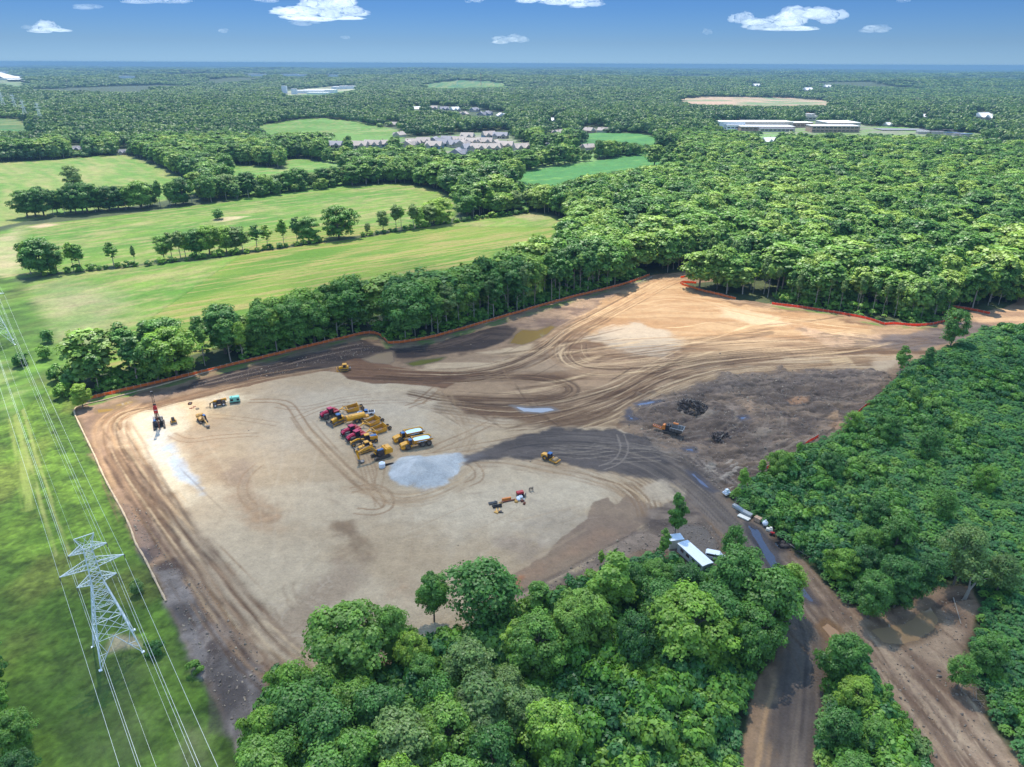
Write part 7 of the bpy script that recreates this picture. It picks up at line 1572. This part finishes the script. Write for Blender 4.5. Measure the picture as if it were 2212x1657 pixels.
for k, (a, c, lb, w_) in enumerate([((1755, 1160), (1770, 1205), 'pale fallen log standing out in front of the dark thicket', .16), ((1700, 1175), (1772, 1222), 'long thin fallen trunk lying toward the thicket edge', .14), ((1408, 600), (1370, 616), 'fallen pale trunk across the orange fence on the slope', .25), ((2060, 1290), (2075, 1350), 'grey log on the rim of the clear pond', .12)]):
    p, q = G(*a), G(*c); p[2], q[2] = zs(*p[:2])+.4, zs(*q[:2])+.3; m = (p+q)/2; b = MB(); b.tube(Vector(p-m), Vector(q-m), w_, w_*.5, 7)
    for j in range(4): t = .3+j*.15; s_ = Vector(p-m).lerp(Vector(q-m), t); b.tube(s_, s_ + Vector((random.Random(j+k).uniform(-1, 1), random.Random(j*3+k).uniform(-1, 1), .8)), w_*.35, .02, 5)
    tag(b.build('fallen_log', M_PALE, loc=tuple(m)), lb, 'log')
g = G(2080, 1290); e = thing('pale_forked_tree', 'thick pale forked trunk with few leaves at the pond corner', 'tree', (g[0]+.5, g[1], zs(*g[:2])))
b = MB(); b.tube((0, 0, -.3), (.3, 0, 2.6), .42, .34, 10).tube((.3, 0, 2.6), (1.8, .3, 5.2), .26, .16, 8).tube((.3, 0, 2.6), (-.1, .2, 6.2), .24, .14, 8).tube((1.8, .3, 5.2), (3.0, .6, 8.4), .15, .06, 6).tube((1.8, .3, 5.2), (3.6, -.4, 6.4), .12, .05, 6).tube((-.1, .2, 6.2), (.6, .5, 9.5), .13, .05, 6).tube((-.1, .2, 6.2), (-1.2, 0, 8.6), .11, .04, 6).build('trunk', M_PALE, e)
link('crown', crown_mesh('sparse_crown', 77, 11, 3.6, 5.5, 22, 60, .24, 'airy', M_GY), e)
# ------------------------------------------------------------------ houses and far buildings
ROOF = [mat('taupe_shingles', (160, 148, 138), .85, grime=.12, scale=.3), mat('grey_shingles', (132, 130, 134), .85, grime=.12, scale=.3), mat('white_roof', (206, 204, 198), .6, grime=.1)]
WALL = [mat('cream_siding', (186, 176, 160), .8), mat('blue_grey_siding', (120, 138, 160), .8), mat('brick_wall', (178, 146, 124), .85)]
def gable(b, x0, x1, y0, y1, z0, zr, ov=.6, m=0, axis='x'):
    if axis == 'x':
        ym = (y0+y1)/2; b.add([(x0-ov, y0-ov, z0-.2), (x1+ov, y0-ov, z0-.2), (x1+ov, y1+ov, z0-.2), (x0-ov, y1+ov, z0-.2), (x0-ov*.2, ym, zr), (x1+ov*.2, ym, zr)], [(0, 1, 5, 4), (2, 3, 4, 5), (0, 4, 3), (1, 2, 5), (3, 2, 1, 0)], m)
    else:
        xm = (x0+x1)/2; b.add([(x0-ov, y0-ov, z0-.2), (x1+ov, y0-ov, z0-.2), (x1+ov, y1+ov, z0-.2), (x0-ov, y1+ov, z0-.2), (xm, y0-ov*.2, zr), (xm, y1+ov*.2, zr)], [(0, 4, 5, 3), (1, 2, 5, 4), (0, 1, 4), (2, 3, 5), (3, 2, 1, 0)], m)
HN = [0]
def house(px, py, label, rc=0, wc=0, L_=17, W_=13, rz=0.0, s_=1.0, group='houses of the pale roofed subdivision'):
    g = G(px, py); e = thing('house', label, 'house', (g[0], g[1], g[2]), rz, group); e.scale = (s_,)*3; v = HN[0] % 3; HN[0] += 1
    MB().box(-L_/2, L_/2, -W_/2, W_/2, -1, 3.4).box(-L_/2+1, -L_/2+7, -W_/2-3.5, -W_/2+.5, -1, 3.2).box(L_/2-6.5, L_/2-1, -W_/2-2.2, -W_/2+.5, -1, 3.4).build('wall', WALL[wc], e)
    b = MB(); gable(b, -L_/2, L_/2, -W_/2, W_/2, 3.4, 7.2+.3*v); gable(b, -L_/2+1, -L_/2+7, -W_/2-3.5, 0, 3.21, 6.3, axis='y'); gable(b, L_/2-6.5, L_/2-1, -W_/2-2.2, 0, 3.41, 6.0+.3*v, axis='y'); o = b.build('roof', ROOF[rc], e)
    MB().box(1.5, 2.3, .5, 1.3, 5.5, 8.2).build('chimney', WALL[2], o)
    for x, y, w_ in ((-L_/2+2, -W_/2-3.55, 4), (-1.8, -W_/2-.05, 1.3), (1.0, -W_/2-.05, 1.3), (L_/2-5.2, -W_/2-2.25, 3)): MB().box(x, x+w_, y-.04, y+.1, .6, 2.4).build('window' if w_ < 3.5 else 'garage_door', GL if w_ < 3.5 else WALL[0], e)
    MB().box(-3.6, -2.6, -W_/2-.09, -W_/2+.05, -.6, 1.9).build('door', BK, e)
    bx = np.array([proj(g[0]+a, g[1]+c, g[2]+h) for a in (-8*s_, 8*s_) for c in (-6, 6) for h in (2.0, 8*s_)])
    HB.append((bx[:, 0].min()+1.5, bx[:, 0].max()-1.5, bx[:, 1].min(), bx[:, 1].max()-1.0))
    return e
H1 = lambda x, y: Z(x, y, 740, 320, 3.352)
hs = [(265, 135), (465, 138), (570, 132), (640, 128), (900, 118), (985, 108), (1075, 100), (1075, 140), (1150, 122), (1195, 92), (1275, 98), (1345, 66), (1390, 108), (1485, 108), (1300, 132), (1375, 158), (1440, 160), (1575, 132), (1660, 138), (1545, 160), (1520, 52), (1615, 58), (1785, 158), (1260, 205), (860, 130), (1240, 128)]
POSW = ['far left', 'left', 'left of centre', 'centre', 'right of centre', 'right']
hr = random.Random(21)
row_of = lambda y: 0 if y < 100 else (1 if y < 140 else 2)
ORD = {}; hs = [(a+k*.001, b) for k, (a, b) in enumerate(hs)]
for rw in range(3):
    for i, q in enumerate(sorted([h_ for h_ in hs if row_of(h_[1]) == rw])): ORD[q] = i+1
for k, (x, y) in enumerate(hs):
    rc, wc = (0, 1)[hr.random() < .25], (0, 1)[hr.random() < .25]
    house(*H1(x, y), f'{nth(ORD[(x, y)])} from left in the {("back", "middle", "front")[row_of(y)]} subdivision row, {("taupe", "grey")[rc]} roofed {("cream", "blue grey")[wc]} house', rc, wc, hr.uniform(15, 19), hr.uniform(12, 14), hr.choice([.15, -.2, 1.4, .4]), 1.3)
house(*H1(2012, 122), 'lone grey blue house on the lawn right of the subdivision', 1, 1, 17, 13, .2)
H2 = lambda x, y: Z(x, y, 830, 0, 2.633)
for k, (x, y, lb, rc, wc) in enumerate([(600, 705, 'tan house half hidden by trees at the left of the upper group', 0, 0), (670, 712, 'blue grey house in the upper group behind the subdivision', 1, 1), (740, 715, 'tall white house in the upper group', 2, 0), (865, 718, 'long grey roofed house in the upper group', 1, 0),
        (945, 742, 'pale blue house right in the upper group', 1, 1), (905, 748, 'dark roofed house in front of the pale blue one', 1, 0), (1035, 755, 'white house alone right of the upper group', 2, 0), (1370, 785, 'white house with blue spruces in front', 2, 0), (1600, 852, 'long tan house left on the lawn edge right of centre', 0, 2), (1690, 850, 'tan house beside the small green field', 0, 0),
        (340, 812, 'small red house by the left lawn', 0, 2), (490, 712, 'pale house hidden left of the upper group', 2, 0), (1595, 962, 'tan roofed house below the small green field', 0, 0), (1405, 866, 'small orange roofed shed in the trees', 0, 2), (385, 880, 'cream house in trees left of the subdivision', 0, 0), (800, 745, 'brown roofed house in the middle of the upper group', 0, 2)]):
    house(*H2(x, y), lb, rc, wc, 16, 12, .3*k, 1.35 if y < 760 else 1.1, 'scattered houses in the forest')
H3 = lambda x, y: Z(x, y, 0, 0, 2.633)
for x, y, lb, s_ in ((490, 975, 'small house at the far edge of the left field', 1.0), (800, 992, 'tan shed at the corner of the far left field', .8)): house(*H3(x, y), lb, 1, 2, 14, 10, .2, s_, 'scattered houses in the forest')
H4 = lambda x, y: Z(x, y, 1660, 0, 2.633)
for x, y, lb, s_ in ((570, 925, 'white roofed house below the white school block', 1.3), (1940, 768, 'long white roofed house in the forest far right', 1.8), (2000, 770, 'white house end at the far right forest', 1.2), (1570, 760, 'pale roof in the forest right of the school', 1.2), (820, 590, 'white house beyond the quarry on the right', 2.4), (945, 568, 'tall dark red barn beyond the quarry', 2.2), (1340, 812, 'small white house behind the playing field', 1.0), (488, 560, 'small white house far beyond the quarry, left', 2.2)): house(*H4(x, y), lb, 2, 0, 16, 12, .3, s_, 'scattered houses in the forest')
def block(e, nm, x0, x1, y0, y1, h, wc, rc, bands=0):
    w_ = MB().box(x0, x1, y0, y1, -3, h).build('wall', wc, e)
    MB().box(x0-.4, x1+.4, y0-.4, y1+.4, h, h+.7).build('roof', rc, e)
    n = int((x1-x0)/7)
    for j in range(bands):
        b = MB(); zc = h*(j+.55)/bands; [b.box(x0+1+k*(x1-x0-2)/n, x0+1+(k+.72)*(x1-x0-2)/n, y0-.15, y0+.1, zc-.9, zc+.9) for k in range(n)]; b.build('window_band', GL, w_)
def building(label, px, py, parts, rz=0, s_=1.0, name='school_building', cat='building'):
    g = G(px, py); e = thing(name, label, cat, tuple(g), rz); e.scale = (s_,)*3
    for q in parts: block(e, '', *q)
    xs = [q[0]*s_ for q in parts] + [q[1]*s_ for q in parts]; hh = max(q[4] for q in parts)*s_
    b0, t0 = proj(g[0]+min(xs), g[1], g[2]+2), proj(g[0]+max(xs), g[1], g[2]+hh); HB.append((min(b0[0], t0[0]), max(b0[0], t0[0]), t0[1], b0[1]))
    return e
H5 = lambda x, y: Z(x, y, 1740, 260, 2.91)
CW, BR_, WR = WALL[0], WALL[2], ROOF[2]
building('plain white school hall at the left of the school', *H5(135, 165), [(-23, 23, 0, 30, 13, WH, WR, 0), (-12, 18, -10, 0, 8, WH, WR, 1)])
building('long brown school wing with white roofs in the middle', *H5(400, 175), [(-50, 45, 0, 40, 7, BR_, WR, 1), (-30, 55, 40, 80, 12, CW, WR, 1), (-20, 40, -14, 0, 5, CW, ROOF[1], 1)])
building('small brown school wing right of the long one', *H5(625, 150), [(-22, 22, 0, 30, 8, BR_, WR, 1)])
building('curved roof pavilion behind the school', *H5(695, 103), [(-13, 13, 0, 20, 9, CW, WR, 1), (-9, 9, 4, 16, 13, CW, WR, 1)])
building('two storey school building with window bands and a big white roof', *H5(900, 185), [(-48, 34, 0, 30, 10, BR_, WR, 2), (-8, 50, 34, 90, 13, CW, WR, 0)])
g = G(*H5(1450, 165)); lot = MB().box(-70, 70, -18, 18, .6, .8).build('parking_lot', mat('asphalt', (110, 112, 116), .9), loc=tuple(g)); tag(lot, kind='structure')
for k, (x, y) in enumerate([(1700, 205), (1760, 212), (1810, 216), (1500, 196), (1600, 198)]):
    building(('dark blue roofed shed', 'long dark car shed', 'blue roofed low shed', 'low pale shed', 'grey low shed')[k] + ' by the road right of the school', *H5(x, y), [(-10, 10, 0, 8, 4, CW, (SKYG, ROOF[1], SKYG, WR, ROOF[1])[k], 0)], name='shed', cat='shed')
H6 = lambda x, y: Z(x, y, 0, 0, 2.633)
for k, (x, y, a, c, h) in enumerate([(1828, 600, 9, 14, 26), (1890, 605, 10, 14, 18), (1980, 600, 60, 50, 9), (2050, 598, 60, 60, 11), (2040, 607, 40, 40, 6), (2200, 572, 50, 60, 9)]):
    building(('slim white silo block at the left of the far white works', 'second slim white block of the far works', 'long white hall of the far works', 'widest white hall of the far works', 'low front hall of the far works', 'white hall by the far bare field')[k], *H6(x, y), [(-a, a, 0, c, h, WH, WR, 0)], name='factory_hall', cat='factory')
for k, (x, y, a, h) in enumerate([(810, 505, 45, 14), (370, 412, 160, 40), (640, 428, 40, 30), (1650, 492, 60, 16), (1860, 490, 80, 18), (1940, 492, 60, 16), (2140, 494, 60, 16), (20, 470, 60, 12), (60, 515, 60, 8), (110, 500, 50, 10)]):
    building(('white farm hall in the forest far left', 'bright white works on the left horizon', 'tiny white works on the left horizon', 'pale hall at the far left of the distant village', 'white row in the middle of the distant village', 'second white row of the distant village', 'last white roof of the distant village', 'pale roof by the far left highway', 'white roof beside the far left highway ramp', 'small roof at the far left highway bend')[k], *H6(x, y), [(-a, a, 0, a*.6, h, WH, WR, 0)], name='far_building', cat='building')
for k, (x, y, a, h) in enumerate([(845, 420, 14, 60), (50, 572, 40, 12)]):
    building(('tiny white tower on the horizon centre', 'long white farm building by the far pale field')[k], *H2(x, y), [(-a, a, 0, a, h, WH, WR, 0)], name='far_building', cat='building')
building('white works on the right horizon', *H4(1650, 430), [(-150, 150, 0, 60, 30, WH, WR, 0)], name='far_building', cat='building')
def highway():
    for k, (pts, w_) in enumerate([([(-10, 158), (25, 171), (38, 176)], 26), ([(30, 167), (60, 178), (95, 182)], 18)]):
        p = [G(*q) for q in pts]; b = MB()
        for a, c in zip(p[:-1], p[1:]): b.bar((a[0], a[1], a[2]+8), (c[0], c[1], c[2]+8), w_*3, 1)
        tag(b.build('highway', mat('concrete_road', (214, 206, 192), .9)), kind='structure')
highway()
# ------------------------------------------------------------------ clouds: real white heaps in the air, beyond and above the haze
MCL = bpy.data.materials.new('cloud_vapour'); MCL.use_nodes = True; n, l = MCL.node_tree.nodes, MCL.node_tree.links; n.remove(n['Principled BSDF'])
# water droplets: an even scattering volume, thin at the rims of the heaps where little of it lies in the line of sight
vs = n.new('ShaderNodeVolumeScatter'); vs.inputs['Color'].default_value = (1, 1, 1, 1); vs.inputs['Density'].default_value = .0018; vs.inputs['Anisotropy'].default_value = .35
l.new(vs.outputs[0], n['Material Output'].inputs['Volume'])
MCT = MCL.copy(); MCT.name = 'thin_cloud_droplets'; MCT.node_tree.nodes['Volume Scatter'].inputs['Density'].default_value = .0007
def ico(sub=3):
    import bmesh
    bm = bmesh.new(); bmesh.ops.create_icosphere(bm, subdivisions=sub, radius=1); V = np.array([v.co[:] for v in bm.verts]); F = np.array([[v.index for v in f.verts] for f in bm.faces]); bm.free(); return V, F
ICO = ico(3)
def cloud(label, puffs, dist, seed, dens=.5):
    m = MCL if dens >= .5 else MCT
    """puffs: (px, py, half width px, half height px) seen in the frame, built at their true distance and size"""
    r = np.random.default_rng(seed); d0 = RM @ np.array([(puffs[0][0]-1106)/FPX, (828.5-puffs[0][1])/FPX, -1.0]); d0 /= math.hypot(d0[0], d0[1]); cen = C0 + d0*dist
    Vs, Fs, Ds, n0 = [], [], [], 0; k_ = dist/FPX*1.06
    for (px, py, w_, h_) in puffs:
        for j in range(7):
            a = r.uniform(0, 6.28); q = math.sqrt(r.random()); x, y = px + w_*.72*q*math.cos(a), py + h_*.55*q*math.sin(a)
            d = RM @ np.array([(x-1106)/FPX, (828.5-y)/FPX, -1.0]); d /= math.hypot(d[0], d[1]); c = C0 + d*(dist + r.uniform(-.6, .6)*w_*k_)
            rad = np.array([w_*.46, w_*.46, h_*.55])*r.uniform(.7, 1.15)*k_
            V, F = ICO; s_ = V*(1 + .22*np.sin(V[:, [0]]*5+j)*np.sin(V[:, [1]]*6+j*2)*1 + .10*np.sin(V[:, [2]]*11+V[:, [0]]*9+j)); s_ = s_*rad; s_[:, 2] = np.where(s_[:, 2] < 0, s_[:, 2]*.5, s_[:, 2])
            Vs.append(c-cen+s_); Fs.append(F+n0); n0 += len(V); Ds.append(np.full(len(V), dens))
    o = link('cloud', mesh_np('cloud', np.vstack(Vs), np.vstack(Fs), [m], True, {'dens': ('FLOAT', 'POINT', np.concatenate(Ds))}), loc=tuple(cen)); tag(o, label, 'cloud', 'white clouds in the blue sky')
cloud('large white cumulus at the top left of the centre', [(650, 27, 50, 13), (700, 22, 50, 22), (730, 15, 45, 22), (758, 25, 38, 16), (690, 40, 80, 8)], 16000, 1, .55)
cloud('small flat cloud just under the large left cumulus', [(663, 50, 30, 7), (645, 47, 22, 4)], 16000, 2, .35)
cloud('long white cloud on the upper right', [(1600, 40, 25, 14), (1640, 55, 40, 13), (1690, 48, 45, 20), (1740, 32, 50, 20), (1790, 38, 34, 17), (1700, 62, 60, 7)], 16000, 3, .55)
cloud('white cloud cut by the top edge right of centre', [(1160, 2, 40, 9), (1215, 4, 50, 11), (1260, 6, 42, 14)], 13000, 4, .5)
cloud('small bright triangular cloud at the left', [(104, 60, 24, 12), (104, 66, 34, 6)], 17000, 5, .5); cloud('tiny round cloud left of the triangular one', [(58, 61, 13, 6)], 17000, 6, .35)
cloud('thin wisp above the triangular cloud', [(185, 15, 28, 6)], 15000, 7, .3); cloud('thin cloud along the top left edge', [(310, 2, 50, 6), (375, 3, 40, 7)], 15000, 8, .45)
cloud('pair of small pale clouds in the middle sky, left one', [(1085, 88, 30, 8)], 18000, 9, .35); cloud('pair of small pale clouds in the middle sky, right one', [(1122, 83, 22, 10)], 18000, 10, .38)
cloud('small feathery cloud right of the long white one', [(1890, 64, 32, 9), (1902, 60, 18, 9)], 16000, 11, .32); cloud('tiny cloud below the long cloud, left', [(1527, 70, 10, 7)], 18000, 12, .3)
cloud('small cloud at the top edge, right', [(1950, 1, 18, 5)], 15000, 13, .3); cloud('small cloud at the top edge above the centre', [(1030, 2, 22, 5), (1010, 4, 10, 5)], 15000, 14, .35); cloud('tiny faint cloud in the left middle sky', [(487, 67, 12, 5)], 18000, 15, .22)
cloud('small cloud at the top edge between the left clouds', [(570, 1, 28, 6)], 15000, 16, .35); cloud('faint small cloud in the sky left of centre', [(745, 81, 12, 5)], 18000, 17, .25)
# overhead clouds, out of the frame, whose shadows lie on the site
def overhead(label, region, seed, dens, h=820.0, soft=60.0):
    P_ = GP(region); off = np.array([SUN_DIR.x, SUN_DIR.y])/SUN_DIR.z*h; lo, hi = P_.min(0)-soft*1.5, P_.max(0)+soft*1.5; st = 16.0
    X, Y = np.meshgrid(np.arange(lo[0], hi[0], st), np.arange(lo[1], hi[1], st)); d, _, _, _ = segdist(X, Y, P_, True); d = np.where(inpoly(X, Y, P_), d, -d) + 55*(fbm(X/70, Y/70, 4, seed)-.5)
    a = sstep(-soft*.6, soft*.7, d)*dens; keep = a > .002; idx = -np.ones(X.shape, int); idx[keep] = np.arange(keep.sum())
    Vt = np.stack([X[keep]+off[0], Y[keep]+off[1], h + 5 + 60*a[keep] + 25*(fbm(X[keep]/40, Y[keep]/40, 3, seed+4))*a[keep]], 1); Vb = np.stack([X[keep]+off[0], Y[keep]+off[1], h - 8*a[keep]], 1)
    F = []; i0 = idx[:-1, :-1]; i1 = idx[:-1, 1:]; i2 = idx[1:, 1:]; i3 = idx[1:, :-1]; ok = (i0 >= 0) & (i1 >= 0) & (i2 >= 0) & (i3 >= 0); F = np.stack([i0[ok], i1[ok], i2[ok], i3[ok]], 1); N = keep.sum()
    cen = np.array([*(P_.mean(0)+off), h])
    o = link('overhead_cloud', mesh_np('overhead_cloud', np.vstack([Vt, Vb])-cen, np.vstack([F, F[:, ::-1]+N]), [MOV], True, {'dens': ('FLOAT', 'POINT', np.r_[a[keep], a[keep]])}), loc=tuple(cen)); tag(o, label, 'cloud')
MOV = bpy.data.materials.new('thin_cloud_vapour'); MOV.use_nodes = True; n, l = MOV.node_tree.nodes, MOV.node_tree.links; n.remove(n['Principled BSDF'])
at = n.new('ShaderNodeAttribute'); at.attribute_name = 'dens'; tp = n.new('ShaderNodeBsdfTransparent'); tl = n.new('ShaderNodeBsdfTranslucent'); tl.inputs[0].default_value = (.95, .97, 1, 1); mo = n.new('ShaderNodeMixShader')
l.new(at.outputs['Fac'], mo.inputs[0]); l.new(tp.outputs[0], mo.inputs[1]); l.new(tl.outputs[0], mo.inputs[2]); l.new(mo.outputs[0], n['Material Output'].inputs['Surface'])
overhead('thin grey cloud high above the building site', [(470, 830), (640, 640), (900, 560), (1060, 600), (1180, 700), (1350, 760), (1700, 760), (1950, 740), (2400, 720), (2700, 900), (2700, 1900), (-300, 1900), (-100, 1300), (150, 1180), (330, 1080), (430, 980)], 3, .50)
thicket('sumac_thicket', wTHICK, 2.05, (2.0, 4.0), 'dense dark green sumac thicket covering the right side', 5, .92)
thicket('front_undergrowth', wFRONT, 2.4, (2.4, 5.0), 'dense green undergrowth filling the wood in front', 6, .62)
thicket('wedge_undergrowth', wISL, 2.0, (2.5, 5.0), 'vines and brush filling the wedge between the two dirt tracks', 8, .5)
clods()
_f = GP(FENCE_NW); _n = np.array([-.46, .89])
thicket('belt_undergrowth', np.vstack([_f + _n*1.5, (_f + _n*27)[::-1]]), 2.6, (1.6, 4.0), 'leafy saplings and brush at the foot of the wood belt behind the orange fence', 21, .35, 1.0, .62, M_SHR)
_f = GP(FENCE_E[:9]); _n = np.array([.35, .93])
thicket('edge_undergrowth', np.vstack([_f + _n*1.5, (_f + _n*30)[::-1]]), 2.8, (1.4, 3.6), 'saplings and brush at the foot of the eastern forest edge', 22, .35, 1.0, .55, M_SHR)
woodland(); far_forest()
# ------------------------------------------------------------------ haze
hz = MB().box(-33000, 33000, -1500, 35000, -125, 113)
HAZE = hz.build('haze', []); HAZE.data.materials.clear()
mh = bpy.data.materials.new('haze_air'); mh.use_nodes = True; n, l = mh.node_tree.nodes, mh.node_tree.links
n.remove(n['Principled BSDF']); pv = n.new('ShaderNodeVolumePrincipled')
pv.inputs['Color'].default_value = (.17, .30, .46, 1); pv.inputs['Density'].default_value = 1.0e-4; pv.inputs['Anisotropy'].default_value = 0.0
l.new(pv.outputs[0], n['Material Output'].inputs['Volume'])
HAZE.data.materials.append(mh); tag(HAZE, 'thin blue summer haze over the distant forest', 'haze', kind='stuff')
print('things', len([o for o in col.objects if o.parent is None]), 'trees', NTREE[0])

for o in col.objects:
    if o.parent is None and 'label' in o and len(o['label'].replace(',', ' ').split()) > 16: print('LONG', o['label'])
